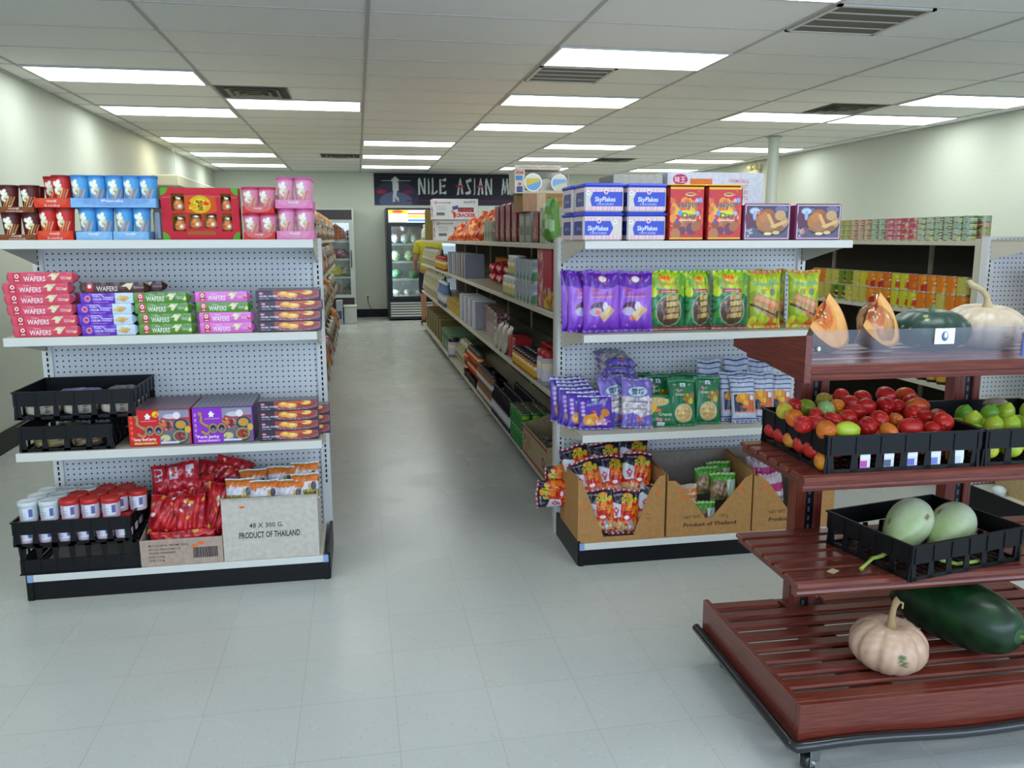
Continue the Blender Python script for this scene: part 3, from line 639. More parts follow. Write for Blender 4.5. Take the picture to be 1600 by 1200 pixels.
cn = MB(); cv = Cv(24, 10, 'c9552e'); cv.rect(0, .35, 1, .6, 'e0a070'); cn.lathe([(.05, 0), (.05, .052)], 24, 'c9552e', 'tin', cv=cv); cn.lathe([(.0, .0525), (.048, .0525)], 16, 'c8c8c8', 'metal', cap=False); cn = cn.build('body')
for i in range(4):
    for j in range(5): place(cn, 'tin_can', (-1.3+.75+i*.115, 15.38+.2, zz[3]+j*.054), 'orange tin in the freezer, %s column from the left, %s from the bottom' % (ORD[i], ORD[j]), 'can', 'orange tins stacked in the freezer')
# chilled wall case along the left wall
b = MB(); b.box(-.0, .32, 0, 4.3, 2.16, 2.30, 'c9cbb9', 'steel', b=.01); b.box(0, .04, 0, 4.3, .1, 2.13, '5b5c50', 'steel'); b.box(.04, .5, 0, 4.3, .05, .45, 'c4c6b6', 'steel', b=.01); b.box(0, .3, -.04, -.001, .05, 2.16, '5c5c50', 'steel', b=.01)
pr = [Pt('shelf', (lambda q: (q.box(.045, .3, .02, 4.28, z-.02, z, 'c9cabd', 'steel'), q.build('shelf'))[1])(MB())) for z in (.85, 1.25, 1.65)]
place((b.build('case_body'), pr), 'chilled_wall_case', (XL+.001, 11.4, 0), 'cream open chilled case with canopy against the left wall', 'chilled case')
b = MB(); b.box(0, .003, 0, .006, 0, .32, '9a9a8c', 'steel'); b.box(0, .006, -.01, .016, .32, .33, '9a9a8c', 'steel'); place(b.build('sign_holder'), 'sign_holder', (-2.25, 11.45, 2.302), 'thin upright sign wire on the chilled case canopy', 'sign holder')
# emergency light
b = MB(); b.box(-.06, 0, -.15, .15, -.05, .05, 'd6d3b4', 'plastic', b=.01); hd = MB(); hd.lathe([(0, 0), (.02, .0), (.045, .03), (.05, .075), (0, .08)], 18, 'e9e2a8', 'plastic', cap=False); hd = hd.build('lamp_head')
place((b.build('battery_box'), [Pt('lamp_head', hd, (-.05, -.1, .05), (0, -.7, 0)), Pt('lamp_head', hd, (-.05, .1, .05), (0, -.7, .6))]), 'emergency_light', (XR-.002, 12.9, 2.53), 'cream twin-head emergency light high on the right wall', 'emergency light')
# ================================================================== PACKAGE BUILDERS
def bag(w, h, t, cv, seed=1, seal=.05, back=None, wr=1.0, mat='film', flare=.05, stand=.0):
    """pillow bag: bottom centre at the origin, printed front towards -y"""
    rs = np.random.RandomState(seed); H_, W_n = cv.a.shape[:2]
    def surf(nw, nh, sgn):
        u, v = np.meshgrid(np.linspace(-1, 1, nw), np.linspace(0, 1, nh)); vv = np.clip((v-seal)/(1-2*seal), 0, 1)
        sh = (1-np.abs(2*vv-1)**4)**.6*(.8+.25*(1-vv)**1.0*(1+stand)); side = np.clip(1-np.abs(u)**2.4, 0, 1)**.62
        bul = t/2*sh*side; endw = np.exp(-((np.minimum(vv, 1-vv))/.16)); f = rs.uniform(5, 9); p = rs.uniform(0, 6, 6)
        bul = bul+wr*t*.06*side*endw*np.sin(f*u*2.2+p[0]+3*v)+wr*t*.035*side*(np.sin(7*u+5*v+p[1])*np.sin(9*v-4*u+p[2])+.6*np.sin(15*u-11*v+p[3]))
        sealm = ((v < seal) | (v > 1-seal)); bul = np.where(sealm, .0006*(1-np.abs(u)**8)+wr*.0012*np.sin(18*u+p[4]), np.maximum(bul, 0))
        y = -sgn*bul if True else 0
        wob = wr*t*.10*np.sin(3.1*u+p[5])*np.clip(np.abs(2*v-1)-.6, 0, 1)
        x = u*w/2*(1-flare*sh*1.0); z = v*h+wr*h*.012*np.sin(4*u+p[1])*(v > .5)*(v-.5)*2
        return np.stack([x, y+wob, z], -1)
    b = MB(); st = rs.get_state(); b.grid(surf(W_n, H_, 1), cv, mat, True); rs.set_state(st)
    bk = back or '%02x%02x%02x' % tuple(int(255*q) for q in np.clip(cv.a[H_//2, 1], 0, 1))
    b.grid(surf(24, 30, -1), bk, mat, True, flip=True); return b
def boxp(w, d, h, cols, fr=None, top=None, left=None, right=None, mat='gloss', bev=.003, ins=.004):
    """printed box, base centre of the front edge at the origin, body behind it (+y)"""
    b = MB(); b.box(-w/2, w/2, 0, d, 0, h, cols, mat, b=bev); e = .0004
    if fr is not None: b.face((-w/2+ins/2, -e, ins/2), (w-ins, 0, 0), (0, 0, h-ins), fr, mat)
    if top is not None: b.face((-w/2+ins/2, ins/2, h+e), (w-ins, 0, 0), (0, d-ins, 0), top, mat)
    if left is not None: b.face((-w/2-e, d-ins/2, ins/2), (0, -(d-ins), 0), (0, 0, h-ins), left, mat)
    if right is not None: b.face((w/2+e, ins/2, ins/2), (0, d-ins, 0), (0, 0, h-ins), right, mat)
    return b
# ---- cups of wafer sticks
def cup_cv(bg, dark, stick='c98a3c', flip=0, panel=False):
    cv = Cv(96, 44, bg); g = random.Random(hash(bg) % 97 if False else len(bg)+flip)
    cv.rect(0, .0, 1, .14, dark, .6); x = .5
    for k in range(4): cv.poly([(x-.11+k*.05, .12), (x-.085+k*.05, .12), (x+.02+k*.05, .62), (x-.005+k*.05, .62)], ['c98a3c', 'e0a860', 'b87432', 'dca766'][k])
    cv.blobs(x-.11, .45, x+.03, .86, 26, .055, ['f3efdc', 'e9e6c8', 'fbf9ee', 'cfd0a8'], 3+flip, 1.2); cv.blobs(x-.1, .08, x+.1, .2, 7, .07, ['f2e8e4', dark, 'ffffff'], 5+flip)
    if panel: cv.rect(.30, .12, .38, .92, 'd9d4e4').rect(.62, .12, .7, .92, 'e4d8dc')
    cv.rect(.02, .1, .2, .9, 'd8cfd8').stripes(.2, .8, 7, '9a8f9c', .04, .18, vert=False, duty=.35).rect(.8, .1, .98, .9, 'd8cfd8')
    cv.rect(0, .93, 1, 1, dark, .5); return cv
def cup(bg, dark, h=.125, flip=0):
    b = MB(); b.lathe([(.001, .0), (.027, 0), (.0355, h-.006)], cv=None, n=32, c=bg, mat='gloss', cap=False)
    b.lathe([(.0272, .001), (.0357, h-.008)], cv=cup_cv(bg, dark, flip=flip), mat='gloss', cap=False)
    l = MB(); l.lathe([(.036, h-.009), (.0375, h-.007), (.0375, h-.002), (.036, h), (.034, h-.002), (.0, h-.003)], 28, dark, 'gloss', cap=False)
    return (b.build('paper_cup'), [Pt('lid', l.build('lid'))])
def cuptray(w, d, hf, c, c2, t1, t2):
    b = MB(); T = .0015; b.box(-w/2, w/2, 0, d, 0, T, c, 'card'); cv = Cv(int(w*420), int(hf*420)+4, c)
    b.box(-w/2, w/2, 0, T, T, hf, c, 'card'); b.box(-w/2, -w/2+T, T, d, T, hf, c, 'card'); b.box(w/2-T, w/2, T, d, T, hf, c, 'card')
    cv.ell(.5, .85, .42, .7, c2, al=.5) if t1 else None
    if t1: cv.text(t1, .36, .60, .24, 'f6ecec', w=.26, bold=.03)
    if t2: cv.text(t2, .3, .14, .2, 'e6dff0', w=.42, bold=.03)
    b.face((-w/2, -.0006, 0), (w, 0, 0), (0, 0, hf), cv, 'card'); return b.build('cup_tray')
CUPS = {'brown': cup('5c1f1c', '4a1518', .105), 'red': cup('c9231f', '8c1a1c', .125), 'blue': cup('4f9fd8', '3f7cc0', .125), 'pink': cup('e79bbf', 'd45a98', .125), 'berry': cup('e08aa4', 'c8325c', .105)}
ZT = 1.4962
def tray_stack(nm, col, c2, x0, x1, zs, hf, cups, t1, t2, deep=2, y=3.635, colr='', where=''):
    """zs: bottoms of the trays; cups: per tray a list of (x, row)"""
    wd = x1-x0; me = cuptray(wd, .08*deep+.01, hf, col, c2, t1, t2)
    for k, z in enumerate(zs):
        lv = ('lower', 'upper')[k] if len(zs) > 1 else 'single'
        place(me, 'cup_tray', ((x0+x1)/2, y, z), '%s cardboard tray of %s cups, %s one%s' % (colr, nm, lv, where), 'cup tray', 'printed cup trays on the top shelf')
        for q, (x, r) in enumerate(cups[k]):
            place(CUPS[nm], 'snack_cup', (x, y+.044+.077*r, z+.0016), '%s cup, %s %s tray%s, %s%s' % ({'berry': 'pink and red'}.get(nm, nm), lv, colr, where.replace(' of the blue pair', ''), ('front row, ' if r == 0 else 'back row, ' if r == 1 else 'rearmost, '), ORD[[c for c in cups[k] if c[1] == r].index((x, r))]+' from left'), 'snack cup', 'wafer-stick cups on the top shelf', rz=random.Random(q+k*7+len(nm)).uniform(-.35, .35))
tray_stack('brown', '7a3d16', '8c5030', -1.395, -1.252, (ZT, ZT+.107), .022, [[(-1.352, 0), (-1.278, 0), (-1.29, 1)], [(-1.352, 0), (-1.274, 0), (-1.262-.02, 1)]], 'meiji', 'COFFEE', colr='brown')
tray_stack('red', 'd8371c', 'ea6a50', -1.249, -1.117, (ZT, ZT+.127), .036, [[(-1.214, 0), (-1.142-.01, 0)], [(-1.155, 0), (-1.21, 1), (-1.155+.02, 1)]], 'meiji', 'Lucky', colr='red')
tray_stack('blue', '7fb6e6', '9cc8f0', -1.105, -.970, (ZT,), .033, [[(-1.066, 0), (-1.003, 0)]], 'meiji', '', colr='light blue', deep=3, where=' at lower left of the blue pair')
tray_stack('blue', '7fb6e6', '9cc8f0', -.966, -.832, (ZT,), .033, [[(-.928, 0), (-.862, 0)]], 'meiji', '', colr='light blue', deep=3, where=' at lower right of the blue pair')
tray_stack('blue', '86bbea', '6f8fd0', -1.115, -.795, (ZT+.128,), .036, [[(-1.085, 0), (-1.022, 0), (-.955, 0), (-.89, 0), (-.827, 0)]], 'Panda', '', colr='wide blue', where=' laid across the blue cups')
b = MB()
for i in range(5):
    b.box(-.829+.0, -.799, 3.72+i*.045, 3.72+i*.045+.04, ZT, ZT+.115, ['8fa0b0', '707f98', 'a6b4c4', '5c6a80', '93a2b6'][i], 'film', b=.004)
place(b.build('wrapped_multipack'), 'wrapped_multipack', (0, 0, 0), 'grey clear-wrapped multipack standing between the blue cups and the red gift box', 'multipack')
tray_stack('berry', 'd8322c', 'f0b0b8', -.460, -.335, (ZT, ZT+.107), .028, [[(-.43, 0), (-.364, 0)], [(-.43, 0), (-.364, 0)]], 'meiji', '', colr='red and pink')
tray_stack('pink', 'e884b4', 'f2b4d0', -.328, -.178, (ZT, ZT+.127), .035, [[(-.289, 0), (-.216, 0), (-.216, 1), (-.216, 2)], [(-.289, 0), (-.216, 0), (-.216, 1), (-.216, 2)]], 'meiji', '', colr='pink', deep=3)
# ---- gift box with a window and jars
gw, gh, gd = .305, .21, .075; b = MB(); R1 = 'c4283a'
b.box(-gw/2, gw/2, gd-.003, gd, 0, gh, R1, 'paper'); b.box(-gw/2, -gw/2+.003, 0, gd-.003, 0, gh, R1, 'paper'); b.box(gw/2-.003, gw/2, 0, gd-.003, 0, gh, R1, 'paper'); b.box(-gw/2+.003, gw/2-.003, 0, gd-.003, 0, .003, R1, 'paper'); b.box(-gw/2+.003, gw/2-.003, 0, gd-.003, gh-.003, gh, R1, 'paper')
b.box(-gw/2+.004, gw/2-.004, gd-.02, gd-.004, .004, gh-.004, 'd99a30', 'paper')
cv = Cv(210, 150, R1); cv.rect(0, 0, 1, .03, 'b01f30').grad(.88, 1, 'c4283a', 'c9343a'); cv.poly([(.02, .82), (.5, .86), (.98, .82), (.98, .8), (.5, .84), (.02, .8)], 'b88a7a', .6)
for x in (0, 1):
    for y in (0, 1): cv.ell(x, y, .095, .15, '5ea32e')
cv.poly([(.28, .55), (.3, .83), (.7, .83), (.72, .55), (.6, .5), (.4, .5)], 'd2541c').ell(.5, .68, .14, .17, 'dcae1e').ell(.5, .68, .08, .12, 'd8d22a').ell(.58, .7, .04, .04, 'e8401e').text('福', .465, .58, .15, '8a2a12', w=.07).blobs(.36, .6, .64, .76, 12, .02, ['d98a1c', 'c0301c', 'e8c850'], 4)
cv.rect(.32, .09, .68, .17, '9a6a22', .85)
holes = [(.13, .56, .30, .88), (.77, .56, .94-.04, .88), (.13, .16, .30, .5), (.34, .22, .51, .56-.06), (.54, .22, .71, .5), (.77, .16, .90, .5)]
U, W2 = np.meshgrid(np.linspace(0, 1, 210), np.linspace(0, 1, 150)); P = np.stack([-gw/2+U*gw, 0*U-.0003, W2*gh], -1)
idx = np.arange(210*150).reshape(150, 210); F = np.stack([idx[:-1, :-1], idx[:-1, 1:], idx[1:, 1:], idx[1:, :-1]], -1).reshape(-1, 4)
uc, wc = U[:-1, :-1].ravel(), W2[:-1, :-1].ravel(); keep = np.ones(len(F), bool)
for (x0, y0, x1, y1) in holes: keep &= ~((uc > x0) & (uc < x1) & (wc > y0) & (wc < y1))
b.add(P.reshape(-1, 3), F[keep], cv.a, 'paper')
sl = MB(); sl.box(gw/2-.06, gw/2-.012, -.0022, -.0008, .03, .15, 'f4e8f4', 'wrap')
place((b.build('window_box'), []), 'gift_box', (-.632, 3.672, ZT), 'large red and gold gift box with windows showing small jars', 'gift box')
j = MB(); j.lathe([(.016, 0), (.021, .003), (.0235, .018), (.022, .032), (.016, .04), (.016, .043)], 24, 'd98a4a', 'gloss', cap=True); cvj = Cv(60, 16, 'e6b48c'); cvj.ell(.5, .5, .12, .42, 'd8722c').ell(.56, .5, .05, .3, 'f6ecd8'); j.lathe([(.0238, .008), (.0238, .027)], cv=cvj, mat='gloss', cap=False)
l = MB(); l.lathe([(.0185, .0435), (.0195, .045), (.0195, .055), (.017, .058), (0, .0585)], 24, 'c8c0b4', 'metal', cap=False); JAR = (j.build('glass_jar'), [Pt('lid', l.build('lid'))])
for q, (x, z, lab) in enumerate(((-.088, .118, 'upper left'), (.102, .118, 'upper right'), (-.086, .036, 'lower left'), (-.023, .045, 'lower second from left'), (.038, .045, 'lower second from right'), (.103, .036, 'lower right'))):
    place(JAR, 'jar', (-.632+x, 3.672+.028, ZT+z), 'small metal-capped jar in the red gift box, %s window' % lab, 'jar', 'jars in the red gift box')
# ---- wafer packs
def wafer(bg, kind, seed=1):
    W, H, D = .268, .0425, .062; cv = Cv(190, 32, bg); wh = 'f3e6ea'
    if kind == 'g':
        cv.rect(.13, .12, .23, .92, 'c01f34').ell(.18, .62, .03, .2, 'f0e0e0').ell(.18, .62, .014, .1, 'c01f34').rect(.15, .2, .21, .27, 'f0e0e0')
        cv.text('WAFERS', .27, .18, .44, wh, w=.30, bold=.03).text('Cream', .33, .72, .1, wh, w=.1)
        cv.poly([(.6, .6), (.66, .86), (.78, .9), (.73, .55), (.69, .22), (.65, .3), (.66, .58)], 'e6dcb4').poly([(.66, .84), (.78, .9), (.74, .62)], 'cfc09a').stripes(.35, .6, 3, 'e8d8dc', .78, .88, vert=False, duty=.4).blobs(.88, .3, .92, .55, 5, .1, ['e8c890', 'd8e090', 'c83a4a'] if bg != '4f8a20' else ['c8d880', 'e6e8b0'], seed)
    elif kind == 't':
        cv.rect(.63, 0, 1, 1, 'c4d6e6').poly([(.62, .35), (.72, .75), (.8, .72), (.7, .3)], 'd8bc6c').poly([(.7, .3), (.8, .74), (.88, .55), (.78, .15)], 'cfa468').ell(.18, .48, .05, .3, 'd888b8').ell(.18, .5, .03, .16, 'c2305c')
        cv.text('TWIRO', .26, .6, .2, 'd6cdf4', w=.13, bold=.03).text('CREAM WAFERS', .26, .32, .2, 'dcd4f6', w=.34, bold=.03).text('naturally flavoured', .27, .1, .13, 'd48ae0', w=.24, bold=.04).poly([(.26, .9), (.4, .9), (.45, .62), (.62, .62), (.62, .57), (.44, .57), (.39, .85), (.26, .85)], 'd0c4f4')
    elif kind == 'b':
        cv.rect(.13, .12, .22, .92, 'c01f34').ell(.175, .6, .026, .18, 'f0e0e0').text('WAFERS', .27, .18, .44, 'd8cfc8', w=.3, bold=.03).poly([(.62, .6), (.7, .86), (.8, .9), (.74, .2), (.7, .55)], 'ddd2a8').stripes(.4, .6, 2, 'b8a8a4', .8, .95, vert=False, duty=.4)
    b = MB(); h, wn = cv.a.shape[:2]; u, v = np.meshgrid(np.linspace(-1, 1, wn), np.linspace(0, 1, h))
    end = np.clip((np.abs(u)-.88)/.12, 0, 1); z = H*(.5+(v-.5)*(1-.75*end)); y = -.0015*np.cos((v-.5)*PI)*(1-end)+end*D*.42
    rs = np.random.RandomState(seed); y = y+.0004*np.sin(u*17+rs.rand()*6)*np.sin(v*5); P = np.stack([u*W/2, y, z], -1); b.grid(P, cv, 'film', True)
    n = 40; u = np.linspace(-1, 1, n); end = np.clip((np.abs(u)-.88)/.12, 0, 1)
    def ring(yy, zz): return np.stack([u*W/2, yy, zz], -1)
    zt, zb, yf, yb = H*(.5+.5*(1-.75*end)), H*(.5-.5*(1-.75*end)), end*D*.42, D-end*D*.42; tc = '%s' % bg
    b.grid(np.array([ring(yf, zt), ring(yb, zt)]), 'b9bcc8' if kind != 't' else '6a3fb4', 'film', False); b.grid(np.array([ring(yb, zb), ring(yf, zb)]), bg, 'film'); b.grid(np.array([ring(yb, zt), ring(yb, zb)]), bg, 'film')
    return b.build('wafer_pack')
WP = {'rose': wafer('d5465e', 'g'), 'green': wafer('4f8a20', 'g', 2), 'pink': wafer('dc6cc4', 'g', 3), 'purple': wafer('6026b4', 't', 4), 'brown': wafer('4a2622', 'b', 5)}
def angel(seed=1):
    cv = Cv(130, 34, '3a2238'); cv.ell(.62, .62, .42, .62, '8a5a70').ell(.62, .7, .36, .55, 'a03a2c').ell(.43, .62, .09, .3, 'e89430').ell(.55, .52, .1, .3, 'f0b048').ell(.8, .8, .09, .25, 'f2c468').ell(.43, .7, .05, .16, 'f0cc6a').ell(.56, .58, .05, .16, 'f4d880').ell(.65, .85, .14, .14, 'c85a2c').blobs(.3, .08, .95, .22, 22, .05, ['b8a8b8', '8c7a90', '6a5068'], seed)
    cv.rect(0, 0, .27, 1, '2e1c34').ell(.08, .7, .035, .12, 'e88a9a').text('ANGEL WAFERS', .05, .34, .17, 'f0ecf6', w=.29, bold=.04).text('HAZELNUT CREAM', .05, .12, .1, 'd8d0e4', w=.15, bold=.03)
    sd = Cv(30, 14, '4a3448'); sd.blobs(.1, .1, .9, .9, 14, .18, ['8a5a4c', 'a89aac', '2c2030', 'b06a3c'], seed); return boxp(.262, .085, .0435, '5a4a58', cv, right=sd, mat='film', bev=.003).build('wafer_box')
AN = angel()
S2 = 1.1112; Y2 = 3.625; rnd = random.Random(12)
xs = [-1.248, -1.252, -1.262, -1.267, -1.270, -1.250]
for i in range(6): place(WP['rose'], 'wafer_pack', (xs[i], Y2, S2+i*.0432), 'rose-red wafer pack in the leftmost stack, %s from the bottom' % ORD[i], 'wafer pack', 'rose wafer packs stacked on the second shelf')
for i in range(4): place(WP['rose'], 'wafer_pack', (-1.232, Y2+.075, S2+i*.0432), 'rose-red wafer pack in the row behind the leftmost stack, %s from the bottom' % ORD[i], 'wafer pack', 'rose wafer packs in the back row')
for i in range(4): place(WP['purple'], 'wafer_pack', (-1.008+(-.004, -.012, -.014, .0)[i], Y2+.003, S2+i*.0432), 'purple and white wafer pack, %s from the bottom of its stack' % ORD[i], 'wafer pack', 'purple wafer packs on the second shelf', sc_=(.86, 1, 1))
place(WP['brown'], 'wafer_pack', (-.985, Y2+.008, S2+4*.0432), 'dark brown wafer pack lying on the purple stack', 'wafer pack')
place(WP['brown'], 'wafer_pack', (-.93, Y2+.08, S2+4*.0432), 'dark brown wafer pack behind the front one on the purple stack', 'wafer pack')
for i in range(4): place(WP['purple'], 'wafer_pack', (-.98, Y2+.078, S2+i*.0432), 'purple wafer pack of the row behind the purple stack, %s from the bottom' % ORD[i], 'wafer pack', 'purple wafer packs in the back row', sc_=(.86, 1, 1))
for i in range(4): place(WP['green'], 'wafer_pack', (-.797+(.006, .006, -.004, -.008)[i], Y2+.001, S2+i*.0432), 'green wafer pack in the all-green stack, %s from the bottom' % ORD[i], 'wafer pack', 'green wafer packs on the second shelf', sc_=(.87, 1, 1))
for i, k in enumerate(('pink', 'pink', 'green', 'pink')):
    place(WP[k], 'wafer_pack', (-.556+(.004, .003, -.006, -.008)[i], Y2+.002, S2+i*.0432), ('mauve-pink wafer pack at the bottom of the mixed stack', 'mauve-pink wafer pack second from the bottom of the mixed stack', 'green wafer pack between pink ones in the mixed stack', 'mauve-pink wafer pack on top of the mixed stack')[i], 'wafer pack', 'wafer packs of the mixed stack', sc_=(.87, 1, 1))
for i in range(4):
    place(AN, 'wafer_box', (-.295+(0, .002, .008, 0)[i], Y2, S2+i*.0438), 'dark wafer box with golden balls on the second shelf, %s from the bottom' % ORD[i], 'wafer box', 'dark wafer boxes on the second shelf')
    place(AN, 'wafer_box', (-.298, Y2+.1, S2+i*.0438), 'dark wafer box in the back row on the second shelf, %s from the bottom' % ORD[i], 'wafer box', 'dark wafer boxes behind the front stack')
S3 = .6362; Y3 = 3.63
for i in range(4):
    place(AN, 'wafer_box', (-.318+(0, 0, .0, .0)[i], Y3, S3+.0+i*.0438), 'dark wafer box with golden balls on the third shelf, %s from the bottom' % ORD[i], 'wafer box', 'dark wafer boxes on the third shelf', sc_=(.96, 1, 1))
    if i < 3: place(AN, 'wafer_box', (-.278, Y3+.1, S3+i*.0438), 'dark wafer box jutting out behind the third-shelf stack, %s from bottom' % ORD[i], 'wafer box', 'dark wafer boxes jutting out behind on the third shelf')
# ---- jerky cartons
def jerky(bg, dk, meat, vert, flavour):
    cv = Cv(200, 122, bg); cv.rect(.49, 0, 1, 1, '57546a').grad(.0, 1, 'x', 'x') if False else None
    cv.rect(.49, 0, .98, 1, '6a6478').rect(.49, .7, .98, .97, '8f8da2').rect(.52, .69, .98, .76, 'b8324c').ell(.68, .8, .12, .07, 'c9c4cc').ell(.78, .82, .06, .1, 'e8e0e0').blobs(.52, .4, .72, .68, 26, .045, ['8c3a34', 'd87038', '6c2430', 'b85848', 'c89c60'], 5).ell(.84, .55, .12, .17, '2c3444').ell(.84, .56, .09, .12, '8c9a6c').ell(.84, .56, .07, .09, 'd8902c').ell(.82, .22, .13, .2, '3a4434').ell(.82, .24, .12, .17, '8ca070').ell(.82, .24, .095, .13, meat).blobs(.74, .15, .9, .34, 22, .02, [meat, '5a2428', 'a86a5c'], 2).ell(.58, .2, .08, .09, 'c8c880').blobs(.53, .1, .66, .18, 6, .03, ['b87890', 'd8b0b8'], 3).ell(.95, .42, .05, .1, 'd8a83c').rect(.5, .05, .8, .1, 'd8dcec')
    G, K = 'b08a5a', dk
    for (rr, c) in ((.045, K), (.034, G)):
        for t in np.linspace(0, 1, 40):
            if t < .25: x, y = .13+.015*math.sin(t*12), .84-.9*t
            elif t < .5: s = (t-.25)*4; x, y = .13+s*.13, .62-.13*math.sin(s*1.57)
            elif t < .8: s = (t-.5)/.3; a = PI/2-s*PI*.95; x, y = .21+.06*math.cos(a), .38+.12*math.sin(a)
            else: s = (t-.8)/.2; x, y = .2-.05*s, .27+.06*s
            cv.ell(x, y, rr*.62, rr*1.05, c)
    for cx in (.335, .475): cv.ell(cx, .42, .083, .155, K).ell(cx, .42, .074, .14, G).ell(cx, .42, .048, .095, '2c2440').ell(cx, .38, .03, .04, '6c84a0')
    cv.ell(.125, .84, .035, .05, G)
    cv.ell(.31, .82, .035, .07, 'f4f0f4').poly([(.26, .84), (.29, .84), (.31, .92), (.33, .84), (.37, .84), (.34, .77), (.35, .73), (.31, .75), (.27, .73), (.285, .77)], 'f4f0f4').rect(.2, .68, .45, .7, 'f09aa4')
    if vert: cv.ell(.44, .87, .055, .085, 'f0c81c').blobs(.41, .82, .47, .92, 6, .02, ['e8641c'], 2)
    for k in range(5): cv.rect(.03, .18+k*.145, .065, .27+k*.145, vert or 'c080d0')
    cv.text(flavour, .07, .15, .075, 'f6f0f0', w=.36, bold=.04).rect(.07, .04, .44, .11, 'd8902c' if vert else 'c47adc').text('Pour Snack', .09, .05, .04, 'f0e4d0', w=.3)
    tp = Cv(60, 60, dk if vert else '9a8aa8'); tp.rect(0, 0, 1, 1, '8f8a98', .75)
    for k in range(12): tp.rect(k/12, 0, k/12+.02, 1, '5c5866', .7); tp.rect(0, k/12, 1, k/12+.02, '5c5866', .7)
    return boxp(.25, .3, .157, dk, cv, top=tp, mat='gloss')
place(jerky('cc1e22', 'a01c20', '8c3c44', 'f06a1c', 'Satay Beef Jerky').build('box'), 'jerky_carton', (-.8455, 3.632, S3), 'red snack carton with a big 500 and food picture on the third shelf', 'carton')
place(jerky('8a2cc0', '5c2c70', 'a8381c', '', 'Pork Jerky').build('box'), 'jerky_carton', (-.5905, 3.634, S3), 'purple snack carton with a big 500 and food picture on the third shelf', 'carton', )
# ---- black produce crates
def crate(w, d, h, nx=6, ny=5, floor_=True, openx=()):
    b = MB(); K = '15161d'; t = .003; band = h*.52; m_ = M['black']
    for (x0, x1, y0, y1) in ((-w/2, w/2, 0, t), (-w/2, w/2, d-t, d), (-w/2, -w/2+t, t, d-t), (w/2-t, w/2, t, d-t)): b.box(x0, x1, y0, y1, h-band, h, K, m_)
    b.box(-w/2-.004, w/2+.004, -.004, .0, h-.006, h, K, m_); b.box(-w/2-.004, w/2+.004, d, d+.004, h-.006, h, K, m_); b.box(-w/2-.004, -w/2, 0, d, h-.006, h, K, m_); b.box(w/2, w/2+.004, 0, d, h-.006, h, K, m_)
    s = .006
    for i in range(nx+1):
        x = -w/2+.012+(w-.024)*i/nx; pw = .016 if i in (0, nx) else .013
        for y in (s, d-s-.004):
            b.prism([(x-pw, 0), (x+pw, 0), (x+pw*.72, h-band), (x-pw*.72, h-band)], y, y+.004, K, m_)
        b.box(x-.002, x+.002, -.0028, 0, h-band+.002, h-.007, '23242c', m_); b.box(x-.002, x+.002, d, d+.0028, h-band+.002, h-.007, '23242c', m_)
    for j_ in range(ny+1):
        y = .014+(d-.028)*j_/ny
        for x in (-w/2+s, w/2-s-.004): b.prism([(y-.013, 0), (y+.013, 0), (y+.009, h-band), (y-.009, h-band)], x, x+.004, K, m_, axis='x')
        b.box(-w/2-.0028, -w/2, y-.002, y+.002, h-band+.002, h-.007, '23242c', m_); b.box(w/2, w/2+.0028, y-.002, y+.002, h-band+.002, h-.007, '23242c', m_)
    for (x0, x1, y0, y1) in ((-w/2+s, w/2-s, s, s+.006), (-w/2+s, w/2-s, d-s-.006, d-s), (-w/2+s, -w/2+s+.006, s, d-s), (w/2-s-.006, w/2-s, s, d-s)): b.box(x0, x1, y0, y1, 0, .012, K, m_)
    if floor_:
        for i in range(1, int(w/.03)): x = -w/2+i*.03; b.box(x-.0025, x+.0025, s, d-s, .002, .006, K, m_)
        for i in range(1, int(d/.03)): y = i*.03; b.box(-w/2+s, w/2-s, y-.0025, y+.0025, .001, .005, K, m_)
    return b.build('crate')
CR = crate(.46, .37, .118); CRb = crate(.36, .37, .108, 4, 5)
place(CRb, 'produce_crate', (-1.209, 3.612, S3), 'lower black crate of dried goods at the left end of the third shelf', 'crate', 'stacked black crates on the third shelf')
place(CR, 'produce_crate', (-1.168, 3.62, S3+.1335), 'upper black crate of dried goods stacked on the third shelf', 'crate', 'stacked black crates on the third shelf')
def pack(w, d, h, cols, seed, mat='film'):
    b = MB(); rs = np.random.RandomState(seed)
    def fn(P, D): return P*(1+.06*np.sin(9*D[..., 0:1]+seed)*np.cos(8*D[..., 1:2]))*np.array([1, 1, 1]) if True else P
    def cf(P, D):
        q = np.floor((np.sin(D[..., 0]*13+seed)+np.sin(D[..., 1]*17+seed*2)+2)/4*len(cols)*.999).astype(int) % len(cols); return np.array([hx(c) for c in cols])[q]
    def sq(P, D):
        e = np.sign(D)*np.abs(D)**.55; P = e*np.array([w/2, d/2, h/2]); return P+np.array([0, 0, 1])*.003*np.sin(P[..., 0:1]*90+seed)*np.sin(P[..., 1:2]*70)
    b.ell((0, 0, h/2), (w/2, d/2, h/2), nu=28, nv=16, mat=mat, colfn=cf, fn=sq); return b.build('pack')
mush = pack(.13, .15, .045, ['7a5c40', '5c4632', '9a8468', '3c2e24'], 2); noo = pack(.14, .15, .04, ['8a7a48', '6c6040', 'b0a070', '57502f'], 4); tea = pack(.13, .14, .05, ['a89a84', '8c7c68', 'd0c4b4', '4c4440'], 6); purp = pack(.17, .12, .035, ['8a78b4', '6a5a96', 'a898cc'], 8)
for i, x in enumerate((-.11, .03)):
    for j in range(2): place(noo if i == 0 else mush, 'dried_food_pack', (-1.209+x+.035, 3.612+.1+j*.165, S3+.0065), ('olive dried noodle pack', 'brown dried mushroom pack')[i]+' in the lower crate on the third shelf, '+('front', 'back')[j], 'dried food pack', 'dried food packs in the lower crate')
